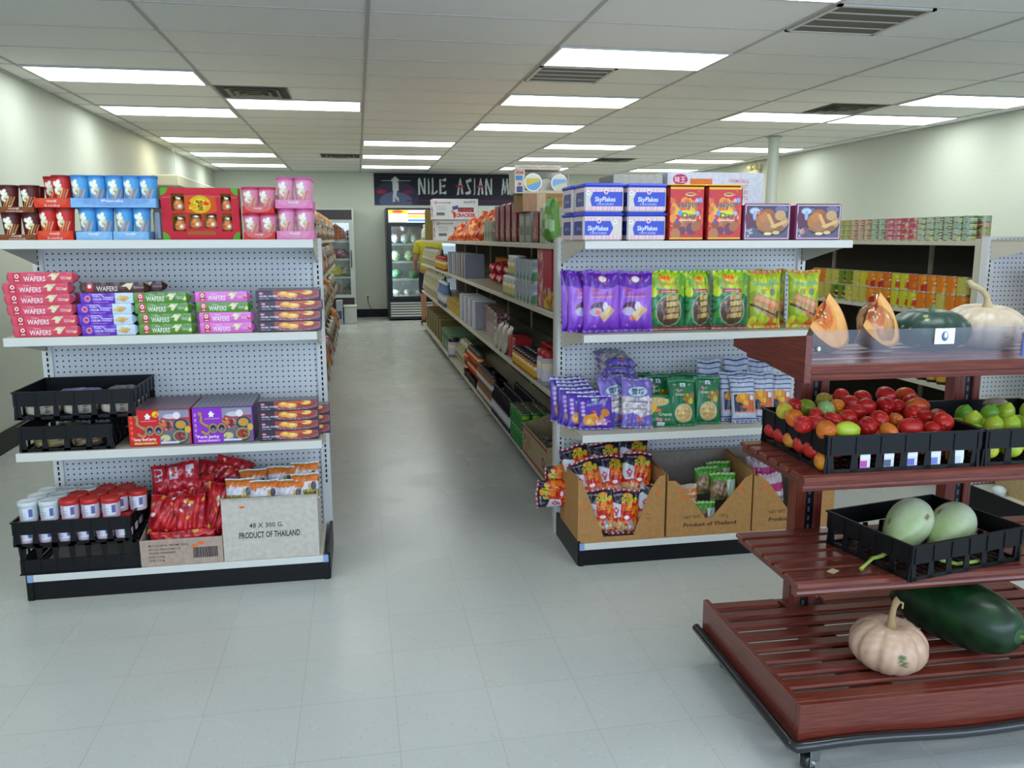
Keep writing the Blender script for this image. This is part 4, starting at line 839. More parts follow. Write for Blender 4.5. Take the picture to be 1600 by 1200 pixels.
place(noo, 'dried_food_pack', (-1.23, 3.612+.12, S3+.047), 'olive dried noodle pack with a white tag heaped in the lower crate', 'dried food pack')
for i in range(3):
    for j in range(2):
        place(tea, 'dried_food_pack', (-1.168-.145+i*.145, 3.62+.1+j*.165, S3+.1335+.0065), 'tan nut pack seen through the upper crate, %s column from the left, %s' % (ORD[i], ('front', 'back')[j]), 'dried food pack', 'nut packs in the upper crate')
place(purp, 'dried_food_pack', (-1.2, 3.62+.19, S3+.1335+.057), 'pale purple film pack on top of the upper crate', 'dried food pack')
place(mush, 'dried_food_pack', (-1.03, 3.62+.19, S3+.1335+.057), 'brown film pack beside the purple one on the upper crate', 'dried food pack', sc_=.9)
# ---- base deck left: crates of jars
SB = .1112
k = place(crate(.47, .37, .125, 7, 5), 'produce_crate', (-1.195, 3.602+.37, SB+.1255), 'empty black crate upside down on the base deck at far left', 'crate', rot=(PI, 0, 0))
place(CR, 'produce_crate', (-1.215, 3.595, SB+.126), 'black crate of jars standing on the upturned empty crate', 'crate', sc_=(1.0, 1, .93))
def tub(lid, body, h=.088, r=.037):
    b = MB(); cv = Cv(90, 26, body); cv.rect(.45, .2, .62, .95, 'e6e8f2').rect(.56, .35, .62, .85, '3c4c96', .8).rect(.0, .15, .2, .85, 'd8c4d0').stripes(.3, .7, 3, 'a8a0b4', .38, .5, vert=False, duty=.3)
    b.lathe([(.0, 0), (r*.88, 0), (r*.93, .003)], 28, body, 'plastic', cap=False); b.lathe([(r*.93, .003), (r, h-.02)], cv=cv, mat='plastic', cap=False)
    l = MB(); l.lathe([(r+.001, h-.022), (r+.0025, h-.02), (r+.0025, h-.003), (r, h), (r*.86, h-.001), (r*.8, h-.004), (0, h-.004)], 30, lid, 'plastic', cap=False)
    return (b.build('tub'), [Pt('lid', l.build('lid'))])
TR_, TW_ = tub('c32a24', 'd0b8c4'), tub('cfd6da', 'c2d0d2')
zj = SB+.126+.007; cx0 = -1.215-.46/2+.042
for r in range(3):
    for i in range(6):
        place(TR_, 'food_tub', (cx0+i*.0755, 3.645+r*.084, zj), 'red-lidded tub in the lower layer of the black crate, %s row, %s from left' % (('front', 'middle', 'back')[r], ORD[i]), 'food tub', 'red-lidded tubs in the lower crate layer')
up_ = [['w', 'w', 'r', 'r', 'r'], ['w', 'w', 'r', 'r', 'r'], ['w', 'w', 'w', 'r', 'r']]
for r in range(3):
    for i in range(5):
        c = up_[r][i]; place(TW_ if c == 'w' else TR_, 'food_tub', (cx0+.008+i*.081+r*.012, 3.652+r*.082, zj+.0885), '%s tub of the upper layer, %s row, %s from left' % ('white-lidded' if c == 'w' else 'red-lidded', ('front', 'middle', 'back')[r], ORD[i]), 'food tub', 'tubs of the upper crate layer')
place(TR_, 'food_tub', (cx0+.42, 3.74, zj+.0885), 'red-lidded tub at the far right of the upper layer, behind the front rim', 'food tub')
# ---- cartons
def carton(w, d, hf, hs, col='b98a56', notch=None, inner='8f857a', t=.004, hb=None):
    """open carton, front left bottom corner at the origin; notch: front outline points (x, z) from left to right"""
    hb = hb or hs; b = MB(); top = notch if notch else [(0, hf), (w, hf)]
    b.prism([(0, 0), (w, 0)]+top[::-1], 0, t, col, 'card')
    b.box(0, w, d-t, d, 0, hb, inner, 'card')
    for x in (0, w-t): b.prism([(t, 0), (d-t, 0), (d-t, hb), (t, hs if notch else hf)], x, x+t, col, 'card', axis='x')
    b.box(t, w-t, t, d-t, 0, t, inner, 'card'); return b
OR = 'f0682a'
b = carton(.338, .3, .118, .16, 'b8a090', hb=.17)
for k, (t_, ww, q) in enumerate((('M.T.G.A 6PCS  SESAME  ROLL', .165, 0), ('H.T.G.A: 9760 6.5 4800 C.B.', .13, 1), ('PACKING TRANSPARENT', .11, 2), ('N.W.: 6.5 kg', .062, 3), ('G.W.: 7.5 kg', .062, 4))): b.text(t_, (.035, -.0006, .088-k*.0165), (1, 0, 0), (0, 0, 1), .0085, '4a3c3a', 'paper', width=ww, bold=.02)
g = random.Random(3); x = .215
while x < .312:
    ww = g.choice((.002, .003, .005)); b.box(x, x+ww, -.0008, -.0002, .028, .075, '3c3438', 'paper'); x += ww+g.choice((.0015, .0025))
b.box(.21, .232, -.001, -.0003, .079, .089, OR, 'paper'); b.box(.238, .262, -.001, -.0003, .087, .098, OR, 'paper')
place(b.build('carton'), 'carton', (-.957, 3.603, SB), 'small tan carton with barcode holding red snack bundles on the base deck', 'carton')
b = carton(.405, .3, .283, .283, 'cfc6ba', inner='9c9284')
b.box(-.002, .407, -.005, -.001, .277, .284, 'b8aea0', 'card')
b.text('48 X 300 G.', (.112, -.0006, .146), (1, 0, 0), (0, 0, 1), .0215, '3c3a40', 'paper', width=.145, bold=.01); b.text('PRODUCT OF THAILAND', (.068, -.0006, .1), (1, 0, 0), (0, 0, 1), .0275, '35343c', 'paper', width=.258, bold=.03)
b.box(.076, .096, -.001, -.0003, .238, .247, OR, 'paper')
place(b.build('carton'), 'carton', (-.616, 3.603, SB), 'large white carton reading product of Thailand at the right of the base deck', 'carton')
def bundle(w, d, h, seed, cols, emblem=False, nx=3):
    """film-wrapped bundle of small packets, base centre at origin"""
    cv = Cv(64, 56, cols[0]); cv.blobs(0, 0, 1, 1, 60, .09, cols, seed, 1, .8); cv.blobs(0, 0, 1, 1, 10, .04, ['d8ac4a', 'f0d8d8'], seed+3, 1.6)
    if emblem:
        cv = Cv(90, 62, 'b8182a')
        for i in range(nx): x0 = i/nx; cv.rect(x0+.02, .02, x0+.97/nx, .98, 'c01c2c').rect(x0+.25/nx, .45, x0+.78/nx, .85, 'd8c8d4').blobs(x0+.3/nx, .5, x0+.7/nx, .8, 8, .06, ['b03048', 'e8dce4'], i).ell(x0+.5/nx, .2, .12/nx, .05, 'e0a8b0'); cv.rect(x0, 0, x0+.02, 1, '7a0c1c')
        cv.ell(.52, .66, .06, .05, OR)
    return bag(w, h, d, cv, seed, seal=.02, wr=1.6, back=cols[0], flare=.02).build('bundle')
rc = ['b01420', 'cc2028', '8c1020', 'd83a3c']
for i, (x, y, z, w, d, h, rx, ry, lab) in enumerate(((-.832, 3.80, .375, .205, .07, .135, -.35, -.12, 'bundle of three red packets with white crests, topmost'), (-.865, 3.70, .215, .17, .1, .17, -.2, .15, 'glossy red snack bundle at the left of the tan carton'),
     (-.755, 3.69, .215, .16, .1, .175, -.15, -.12, 'glossy red snack bundle in the middle of the tan carton'), (-.655, 3.69, .2, .11, .1, .24, -.12, .12, 'tall twisted red snack bundle beside the white carton'), (-.79, 3.655, .14, .27, .05, .11, .05, 0, 'low wide red snack bundle along the front of the tan carton'),
     (-.84, 3.80, .27, .17, .1, .15, -.3, .1, 'red snack bundle behind the left one, under the crested packets'), (-.74, 3.80, .30, .16, .09, .15, -.3, -.1, 'red snack bundle in the middle of the heap, second row'), (-.70, 3.88, .33, .16, .08, .16, -.3, .15, 'red snack bundle at the back of the heap beside the white carton'),
     (-.62, 3.87, .38, .17, .06, .13, -.5, .3, 'red snack bundle under clear film at the upper right, before the pegboard'))):
    place(bundle(w, d, h, 20+i, rc, emblem=(i == 0)), 'snack_bundle', (x, y, z), lab, 'snack bundle', 'red snack bundles in the tan carton', rot=(rx, ry, 0))
def spice(seed):
    cv = Cv(70, 50, '9a8c3c'); cv.blobs(0, 0, 1, .4, 120, .03, ['8a7a30', 'b8a850', '6c6424', 'd0c078'], seed).rect(0, .38, 1, .75, 'd4d2dc').rect(0, .68, 1, .93, 'd8742a').blobs(0, .62, 1, .72, 12, .05, ['d8742a', 'd4d2dc'], seed).ell(.8, .5, .1, .16, '4a4858').ell(.66, .5, .05, .12, 'c8a030').rect(0, .93, 1, 1, 'c8ccd0')
    return bag(.125, .115, .05, cv, seed, seal=.06).build('bag')
sp = [spice(31), spice(32), spice(33)]
for i, (x, y, z, rx, rz, lab) in enumerate(((-.545, 3.67, .345, -.25, 0, 'front left'), (-.44, 3.66, .335, -.3, .1, 'front second from left'), (-.33, 3.665, .33, -.25, -.1, 'front third from left'), (-.265, 3.68, .35, -.3, .1, 'front right'), (-.50, 3.80, .35, -.2, .1, 'back left'), (-.38, 3.79, .36, -.2, -.1, 'back middle'), (-.27, 3.80, .37, -.2, .05, 'back right'))):
    place(sp[i % 3], 'spice_bag', (x, y, z), 'orange and white spice bag in the white carton, %s' % lab, 'spice bag', 'orange and white spice bags in the white carton', rot=(rx, 0, rz))
# support bags below the visible ones
# ================================================================== RIGHT END DISPLAY
ZR = RZv[0]+.0012; YR = 3.565
# cracker tubs
def ctub(w, d, h, flip=False):
    def side(n, main=True):
        cv = Cv(n, 52, 'd9cfc4'); cv.rect(0, 0, 1, .2, 'f2e9ee').rect(0, .78, 1, .95, 'f2e9ee')
        k = 26 if main else 20
        for i in range(k): cv.rect(i/k, 0, (i+.5)/k, .2, 'd48a98').rect(i/k, .78, (i+.5)/k, .95, 'd48a98')
        cv.poly([(.16, .2), (.12, .5), (.2, .8), (1, .8), (1, .2)], '2b45c4') if not flip else cv.poly([(0, .2), (0, .8), (.7, .8), (.78, .5), (.68, .2)], '2b45c4')
        if main:
            o = .0 if not flip else -.16
            cv.ell(.07 if not flip else .83, .76, .05, .1, 'eef0ee').ell(.07 if not flip else .83, .76, .02, .04, '7aa08c').ell(.55+o, .82, .06, .12, 'e4dce8').poly([(.51+o, .84), (.59+o, .84), (.55+o, .72)], 'c23a5c')
            cv.text('SkyFlakes', .24+o, .4, .2, 'f0f2f8', w=.56, bold=.03, slant=.12).text('CRACKERS', .3+o, .24, .09, 'c4c8d8', w=.46, bold=.03)
        else: cv.poly([(.2, .2), (.12, .5), (.2, .8), (.9, .8), (.9, .2)], '1f2f86').text('SkyFlakes', .3, .42, .14, 'a8acc4', w=.5, bold=.03)
        return cv
    b = boxp(w, d, h-.014, 'd9cfc4', side(120), left=side(70, False), right=side(70, False), mat='plastic', bev=.008, ins=.012)
    l = MB(); l.box(-w/2-.004, w/2+.004, -.004, d+.004, h-.017, h-.002, '2844d0', 'plastic', b=.006); l.box(-w/2+.012, w/2-.012, .012, d-.012, h-.002, h, '2844d0', 'plastic')
    return (b.build('tub'), [Pt('lid', l.build('lid'))])
ta, tb_ = ctub(.178, .172, .124), ctub(.178, .172, .124, True)
for q, (me, x, y, z, lab) in enumerate(((tb_, 1.062, YR, 0, 'front left tub of the lower layer'), (ta, 1.066, YR+.002, .1245, 'front left tub of the upper layer'), (ta, 1.262, YR+.002, 0, 'front right tub of the lower layer'), (ta, 1.262, YR+.002, .1245, 'front right tub of the upper layer'),
     (ta, 1.055, YR+.188, 0, 'back left tub of the lower layer'), (ta, 1.055, YR+.188, .1245, 'back left tub of the upper layer'), (ta, 1.255, YR+.19, 0, 'back right tub of the lower layer'), (ta, 1.255, YR+.19, .1245, 'back right tub of the upper layer'))):
    place(me, 'cracker_tub', (x, y, ZR+z), 'blue-lidded cracker tub on the right end display, %s' % lab, 'cracker tub', 'blue-lidded cracker tubs')
# party biscuit tins
cv = Cv(120, 160, 'c81e1c'); cv.blobs(.05, .35, .95, .75, 60, .07, ['e8901c', 'd8641c', 'e8b02a', 'c83c1c'], 6).blobs(0, .1, 1, .95, 26, .018, ['f0a030', 'c83a7c', 'e86a1c', '6a3c9c'], 9, 1.6).rect(.82, 0, 1, 1, 'c81e1c', .6)
cv.blobs(.15, .1, .9, .38, 14, .09, ['a8602c', 'c8803c', '6c2c50', 'b87038', '8c4424'], 12).rect(0, .955, 1, 1, 'e8b818').rect(0, 0, 1, .04, 'dcb020')
cv.ell(.6, .86, .15, .035, 'e8d8a0').ell(.6, .865, .12, .022, 'a8541c').ell(.8, .74, .06, .045, 'e8a0c4').ell(.9, .75, .06, .05, '7aa4ec')
cv.ell(.5, .5, .24, .06, 'd8d41c').ell(.3, .5, .06, .05, '4a94e0').ell(.82, .5, .06, .045, '8ab8e8')
cv.text('Happy', .24, .6, .1, '3a5a6c', w=.66, bold=.03, rot=.12).text('Day', .36, .41, .1, '33465c', w=.44, bold=.03, rot=.02).rect(.25, .355, .8, .375, 'e8d8dc').ell(.22, .35, .06, .05, '7c3c9c').ell(.9, .42, .02, .04, 'f0b0c0')
sd = Cv(20, 60, 'a81820'); sd.blobs(0, 0, 1, 1, 14, .06, ['c83020', '8c1018', 'b84a20'], 3)
b = boxp(.168, .15, .24, 'b01a1e', cv, left=sd, right=sd, mat='tin', bev=.012, ins=.012); l = MB(); l.box(-.085, .085, -.001, .151, .24, .246, 'dcae1a', 'tin', b=.003)
TIN = (b.build('tin'), [Pt('lid', l.build('lid'))])
place(TIN, 'biscuit_tin', (1.447, YR, ZR), 'tall red party biscuit tin, left one of the two', 'biscuit tin', 'red party biscuit tins')
place(TIN, 'biscuit_tin', (1.628, YR, ZR), 'tall red party biscuit tin, right one of the two', 'biscuit tin', 'red party biscuit tins')
cv = Cv(160, 112, '8c4468'); cv.rect(.02, .03, .98, .97, 'c8b8d0').rect(.04, .05, .96, .95, '3c3850').rect(.04, .05, .96, .35, '57526a').ell(.12, .6, .1, .3, '5c2440').ell(.22, .8, .12, .1, '8c9cbc').ell(.22, .8, .1, .07, 'b8c8dc').ell(.22, .68, .04, .14, '9cacc8').ell(.36, .82, .03, .06, '8c9cbc').ell(.36, .82, .018, .04, '3c3850').ell(.8, .85, .14, .1, '6a688a')
cv.ell(.6, .42, .37, .3, '2c2838').ell(.6, .46, .35, .28, '8a5a34').ell(.5, .72, .15, .14, 'a8582c').ell(.38, .52, .13, .2, 'b8702c').ell(.45, .62, .12, .15, 'c07838').ell(.68, .62, .13, .15, '8c5038').ell(.78, .68, .12, .14, 'c49a64').ell(.88, .5, .08, .14, 'b8905c').ell(.52, .38, .16, .14, 'a87044')
cv.poly([(.48, .7), (.55, .72), (.66, .44), (.6, .38)], 'd8ac5c').poly([(.56, .36), (.62, .42), (.92, .56), (.92, .48), (.66, .32)], 'd8b068').poly([(.26, .3), (.3, .35), (.55, .22), (.5, .18)], '9c6838').ell(.52, .17, .09, .04, 'e8d89c').ell(.7, .2, .08, .05, 'd8bc7c').blobs(.05, .08, .2, .3, 14, .03, ['8c8a9c', 'a8a8b4'], 3)
def cookie(dx, dy):
    c = Cv(160, 112); c.a = cv.a.copy(); c.ell(dx, dy, .04, .05, OR); sdv = Cv(12, 12, '7c2a4c')
    b = boxp(.228, .1, .165, '84305a', c, mat='tin', bev=.008, ins=.006); b.box(-.113, .113, .1, .115, .004, .162, '7c2a4c', 'tin', b=.004); return b.build('cookie_tin')
place(cookie(.30, .75), 'cookie_tin', (1.835, YR, ZR), 'flat maroon cookie tin next to the red party tins, sticker near its top', 'cookie tin', 'maroon cookie tins')
place(cookie(.17, .22), 'cookie_tin', (2.089, YR, ZR), 'flat maroon cookie tin at the right end of the shelf, sticker low left', 'cookie tin', 'maroon cookie tins')
# white noodle carton behind, on top of the shelving
b = MB(); b.box(0, .60, 0, .4, 0, .36, 'c9c8d4', 'card', b=.004); tc_ = 'c04a4c'
b.box(.02, .0201, 0, 0, 0, 0) if False else None
cv = Cv(300, 180, 'c9c9d6'); cv.ell(.13, .885, .075, .085, 'b02c58').text('味王', .075, .84, .08, 'f0d8e4', w=.11, bold=.02).rect(.23, .5, .46, .9, 'd87030')
for k, t_ in enumerate(('VERMICELLI', 'INSTANT', 'NOODLES', 'ORIENTAL STYLE')): cv.text(t_, .63, .84-.09*k, .055, tc_, w=.21, bold=.02, al=.75)
b.face((.0, -.0008, .002), (.6, 0, 0), (0, 0, .356), cv, 'card')
place(b.build('carton'), 'noodle_carton', (1.792, 4.72, 1.4712+.045), 'big white noodle carton with round crimson emblem above the red party tins', 'carton')
place(boxp(.30, .3, .36, 'a9a8a4', mat='card').build('carton'), 'carton', (1.62, 4.74, 1.4712+.03), 'plain grey carton just left of the white noodle carton', 'carton')
place(boxp(.30, .28, .33, '8f8f90', mat='card').build('carton'), 'carton', (1.64, 5.4, 1.4712), 'darker grey carton further back behind the plain grey carton', 'carton')
for x, y, ww, lab in ((1.62, 4.92, .02, 'a'), ): pass
# ---- standing snack bags on the second shelf
ZS = RZv[1]+.0012
cv = Cv(76, 100, '9a5ad0'); cv.grad(0, .3, '6a24b4', '9050cc').rect(0, .76, 1, 1, '5c20a0').ell(.5, .78, .42, .07, '5c20a0').poly([(.3, .87), (.5, .95), (.7, .87), (.5, .79)], 'a83a4c').poly([(.33, .87), (.5, .93), (.67, .87), (.5, .81)], '7c1c3c').ell(.5, .87, .11, .05, 'd8dce8')
cv.text('Ube', .2, .655, .06, 'b02c50', w=.2, bold=.05, rot=.06).text('Coconut Roll', .2, .59, .05, 'b02c50', w=.56, bold=.05, rot=.04).rect(.2, .565, .78, .58, 'd8a040').ell(.38, .4, .22, .1, '5c2c50').ell(.3, .34, .16, .07, 'b8a8cc').ell(.55, .42, .08, .08, 'e0d8e0').poly([(.4, .26), (.7, .42), (.82, .36), (.52, .17)], 'd0a878').poly([(.4, .3), (.66, .44), (.74, .4), (.45, .24)], 'e0c094').rect(0, .955, 1, 1, '54209a').rect(0, 0, 1, .04, '5a1ea8').blobs(.1, .1, .3, .14, 4, .01, ['c8a8e8'], 2)
def withdot(c, x, y):
    n = Cv(c.w, c.h); n.a = c.a.copy(); n.ell(x, y, .055, .04, OR); return n
PU = [bag(.176, .275, .075, withdot(cv, .35, .33), 41, .045).build('bag'), bag(.172, .272, .075, withdot(cv, .4, .22), 42, .045).build('bag')]
for q, (x, y, rz, rx, lab) in enumerate(((.985, YR+.13, .35, -.05, 'leftmost, half hidden'), (1.005, YR+.085, .3, -.05, 'second from left, half hidden'), (1.073, YR+.04, .04, -.06, 'third from left, foremost'), (1.232, YR+.05, -.1, -.08, 'fourth from left, beside a green bag'))):
    place(PU[q % 2], 'snack_bag', (x, y, ZS+.002), 'purple coconut roll bag standing on the second shelf, %s' % lab, 'snack bag', 'purple snack bags on the right end display', rot=(rx, 0, rz))
cv = Cv(76, 100, '1c6c3c'); cv.grad(.6, 1, '8cae20', 'a8c41c').blobs(0, .15, 1, .65, 60, .06, ['1c6c3c', '2c8c4c', '145430', '3c8c34'], 5).blobs(0, .62, 1, .98, 40, .07, ['a8c820', 'c8d828', '78a828', '5c9c2c'], 6)
cv.ell(.45, .85, .18, .05, 'e8b020').ell(.45, .86, .1, .03, 'e8601c').text('Pandan Roll', .2, .74, .055, 'c88a2c', w=.6, bold=.05).rect(.22, .62, .74, .68, 'a81c38').text('coconut', .28, .635, .03, 'f0d8d8', w=.4, bold=.04).ell(.5, .33, .36, .26, 'b8b8a0', al=.8).ell(.5, .33, .33, .24, '54402c')
for i in range(4): cv.poly([(.4, .5-i*.1), (.42, .57-i*.1), (.78, .59-i*.1), (.76, .51-i*.1)], ['b89a50', 'c8a860', 'b08c44', 'c09c54'][i]).ell(.4, .53-i*.1, .03, .035, '6c3c28')
cv.blobs(.18, .2, .38, .46, 16, .03, ['6c4430', 'a07c60', '4c2c20'], 3).rect(0, 0, 1, .07, 'a83a4c').rect(0, .02, 1, .035, 'd89aa4')
GR = [bag(.18, .275, .08, withdot(cv, .3, .88), 51, .04).build('bag'), bag(.18, .272, .085, cv, 52, .04, flare=.1).build('bag')]
for q, (x, y, rz, lab) in enumerate(((1.388, YR+.055, .0, 'leftmost, beside the purple bags'), (1.545, YR+.07, .22, 'middle one, turned slightly'), (1.694, YR+.045, -.05, 'rightmost, beside a yellow bag'))):
    place(GR[q % 2], 'snack_bag', (x, y, ZS+.002), 'green pandan roll bag standing on the second shelf, %s' % lab, 'snack bag', 'green snack bags on the right end display', rot=(-.06, 0, rz), sc_=(1 if q == 0 else .97 if q == 2 else .82, 1, 1))
cv = Cv(76, 100, 'b0c024'); cv.blobs(0, .1, 1, .9, 50, .08, ['b4c828', 'd0d030', '9cb428', '8ca82c'], 8).rect(0, .94, 1, 1, 'c0561c').rect(0, 0, 1, .1, 'd86c24').blobs(0, .05, 1, .15, 16, .05, ['d86c24', 'c8c030'], 4)
cv.text('Crispy', .08, .74, .07, '5c9c9c', w=.42, bold=.05).text('Rolls', .56, .74, .07, '5c9c9c', w=.32, bold=.05).rect(.3, .66, .8, .68, 'c89a28').poly([(.05, .5), (.2, .6), (.95, .44), (.92, .3), (.75, .25)], 'c08050').poly([(.1, .52), (.2, .58), (.9, .42), (.8, .36)], 'd89c6c').poly([(.02, .42), (.1, .46), (.8, .2), (.7, .13)], 'b87844').poly([(.02, .44), (.78, .24), (.78, .21), (.02, .4)], '3c2420').ell(.84, .24, .06, .07, '4c3048').ell(.65, .62, .1, .06, '6c8c6c')
YE = [bag(.17, .27, .08, withdot(cv, .62, .4), 61, .06, flare=.08).build('bag'), bag(.165, .27, .085, withdot(cv, .55, .26), 62, .06, flare=.12).build('bag')]
place(YE[0], 'snack_bag', (1.868, YR+.05, ZS+.002), 'yellow crispy roll bag left of the dark gap, front', 'snack bag', 'yellow snack bags on the right end display', rot=(-.06, 0, .02))
place(YE[1], 'snack_bag', (1.955, YR+.15, ZS+.002), 'yellow crispy roll bag standing back in the shade between two others', 'snack bag', 'yellow snack bags on the right end display', rot=(-.05, 0, .1))
place(YE[1], 'snack_bag', (2.063, YR+.045, ZS+.002), 'yellow crispy roll bag at the right end of the second shelf', 'snack bag', 'yellow snack bags on the right end display', rot=(-.05, 0, -.05))
# ---- third shelf
ZU = RZv[2]+.0012
cv = Cv(70, 66, '4a249c'); cv.blobs(0, .5, 1, 1, 20, .1, ['4a249c', '582cac', '42208c'], 5).rect(0, .93, 1, .975, 'c8cce0').rect(.4, .8, .62, .88, 'c8dcd0').blobs(.42, .81, .6, .87, 6, .02, ['2c5c4c'], 2).text('MANGO', .26, .64, .08, '7aa0c0', w=.42, bold=.04, rot=.18)
for k in range(4): cv.ell(.14, .74-.11*k, .06, .045, 'c8a8dc')
cv.ell(.36, .26, .24, .16, 'd88c1c').blobs(.2, .15, .7, .42, 24, .06, ['e0981c', 'e8b428', 'd07c18', 'c8861c'], 7).ell(.78, .46, .13, .11, 'c87820').blobs(.5, .14, .8, .26, 10, .04, ['d8b0c8', 'c890b4', 'e8c8d8'], 9).rect(.76, .2, .94, .24, 'c850b0').ell(.46, .5, .07, .025, 'f0503c').rect(0, 0, 1, .03, 'a8a0cc')
VI = bag(.165, .165, .032, cv, 71, .05, wr=1.0, back='3c1c84').build('bag')
for q, (x, y, z, rx, rz, lab) in enumerate(((1.062, YR+.06, 0, -.42, -.12, 'foremost, mango picture fully seen'), (1.02, YR+.105, .01, -.3, -.06, 'second from the front'), (1.0, YR+.15, .012, -.24, .02, 'third from the front'), (.995, YR+.19, .014, -.2, 0, 'fourth from the front'), (1.0, YR+.23, .016, -.18, .02, 'fifth, second from the back'), (.975, YR+.27, .018, -.14, .0, 'rearmost'))):
    place(VI, 'snack_bag', (x, y, ZU+.002+z*0), 'flat violet dried mango bag in the leaning row, %s' % lab, 'snack bag', 'violet dried fruit bags on the third shelf', rot=(rx, 0, rz), sc_=(1, 1, 1+.06*q))
cv = Cv(64, 90, '7a66bc'); cv.rect(0, .25, 1, .62, 'c8bcc4').blobs(0, .25, 1, .62, 80, .035, ['dcd4d4', 'b0a49c', 'e8e4e4', 'a898a8'], 3).blobs(0, .66, 1, 1, 30, .06, ['7a66bc', '8472c4', '7060b0'], 2).ell(.5, .72, .34, .12, '4c5a9c').ell(.5, .72, .31, .1, 'b8cce0').text('雪坊', .3, .67, .1, '2c3450', w=.4, bold=.02).rect(.2, .5, .82, .53, '5c5884', .7).rect(.2, .36, .82, .39, '5c5884', .5).poly([(0, 0), (0, .25), (.35, .3), (.6, .2), (1, .3), (1, 0)], '6c5cb4').blobs(.1, .02, .9, .2, 14, .03, ['8c80cc', '9890d4'], 8).ell(.55, .17, .1, .035, OR)
LV = [bag(.152, .235, .05, cv, 81, .04, wr=1.4).build('bag'), bag(.16, .2, .06, cv, 82, .04, wr=2.0).build('bag')]
place(LV[0], 'snack_bag', (1.258, YR+.052, ZU+.002), 'lavender peanut bag with oval emblem, foremost in the heap', 'snack bag', 'lavender bags on the third shelf', rot=(-.3, .05, -.08))
place(LV[0], 'snack_bag', (1.185, YR+.12, ZU+.002), 'lavender bag standing edge-on behind the foremost one', 'snack bag', 'lavender bags on the third shelf', rot=(-.22, -.06, .35))
place(LV[0], 'snack_bag', (1.235, YR+.18, ZU+.002), 'lavender bag third back in the heap', 'snack bag', 'lavender bags on the third shelf', rot=(-.14, 0, .05))
for k in range(3): place(LV[1], 'snack_bag', (1.22+.006*k, YR+.20, ZU+.2+.036*k), 'lavender bag lying flat on the heap, %s from the bottom' % ORD[k], 'snack bag', 'lavender bags lying on the heap', rot=(-PI/2+.25, 0, .1*k-.1))
place(LV[0], 'snack_bag', (1.20, YR+.25, ZU+.002), 'lavender bag standing rearmost against the pegboard', 'snack bag', 'lavender bags on the third shelf', rot=(-.08, 0, .0))
cv = Cv(56, 90, '0c6a3c'); cv.rect(0, .94, 1, .955, '58a884').rect(.42, .82, .6, .9, 'd8dce8').text('H', .47, .83, .05, '2c3c6c', w=.07, bold=.06).blobs(.28, .73, .55, .77, 5, .025, ['c87c84'], 3).text('Crunch', .22, .64, .05, 'd8d4b8', w=.4, bold=.05).ell(.6, .56, .1, .03, OR).blobs(.62, .5, .9, .7, 18, .05, ['b89820', 'c8a828', '8c7018', 'a8641c'], 4).ell(.52, .27, .34, .2, 'b0b4a0').ell(.52, .27, .31, .18, 'c8a868').blobs(.3, .16, .74, .38, 34, .03, ['d8b878', 'b89050', 'e0c88c'], 5)
DG = [bag(.128, .222, .042, cv, 91, .05, wr=.6).build('bag'), bag(.128, .228, .046, cv, 92, .05, wr=.6).build('bag')]
cv2 = Cv(60, 60, '0c6a3c'); cv2.ell(.4, .78, .36, .15, 'a8ac90').ell(.4, .78, .32, .12, 'c8a868').blobs(.1, .4, .4, .62, 12, .06, ['b89820', 'd8b030'], 3).text('Crunch', .42, .34, .09, 'c8d0b0', w=.42, bold=.05).blobs(.36, .2, .9, .24, 5, .05, ['c87c84'], 3).rect(.38, .04, .62, .14, 'd8dce8').ell(.42, .5, .1, .05, OR)
place(bag(.16, .15, .04, cv2, 93, .04, wr=.6).build('bag'), 'snack_bag', (1.375, YR+.06, ZU+.002), 'small squat green crunch bag beside the lavender heap', 'snack bag', rot=(-.3, .04, -.08))
for q, (x, y, rx, rz, lab) in enumerate(((1.485, YR+.055, -.24, -.1, 'foremost'), (1.615, YR+.075, -.18, -.12, 'front right, next to striped bags'), (1.50, YR+.13, -.12, .1, 'behind the foremost'), (1.40, YR+.17, -.1, .1, 'left, behind the small squat one'), (1.44, YR+.22, -.08, -.05, 'far back left of centre'), (1.33, YR+.24, -.08, .1, 'far back at the left'), (1.56, YR+.24, -.06, 0, 'far back at the right'))):
    place(DG[q % 2], 'snack_bag', (x, y, ZU+.002), 'dark green noodle-crunch bag on the third shelf, %s' % lab, 'snack bag', 'dark green bags on the third shelf', rot=(rx, 0, rz))
cv = Cv(60, 90, 'b8c0d4'); 
for k, z in enumerate((.95, .86, .76, .66, .09, .04)): cv.rect(0, z-.015, 1, z+.01, '2c3a80')
cv.rect(.1, .2, .92, .6, '2c2450').poly([(.5, .2), (.92, .2), (.92, .6), (.66, .6)], 'c8622c').blobs(.2, .4, .56, .56, 14, .07, ['e0981c', 'e8b02c', 'd8881c'], 3).rect(.74, .48, .88, .58, 'd8dce4').blobs(.3, .24, .6, .36, 8, .04, ['3c5c3c', '5c4434'], 3).ell(.5, .34, .1, .035, 'f0603c').rect(.1, .2, .92, .235, 'd88a7c').rect(0, 0, 1, .025, '9aa0b8')
ST = [bag(.125, .225, .05, cv, 95, .04, wr=1.0).build('bag'), bag(.128, .235, .05, cv, 96, .04, wr=1.2).build('bag')]
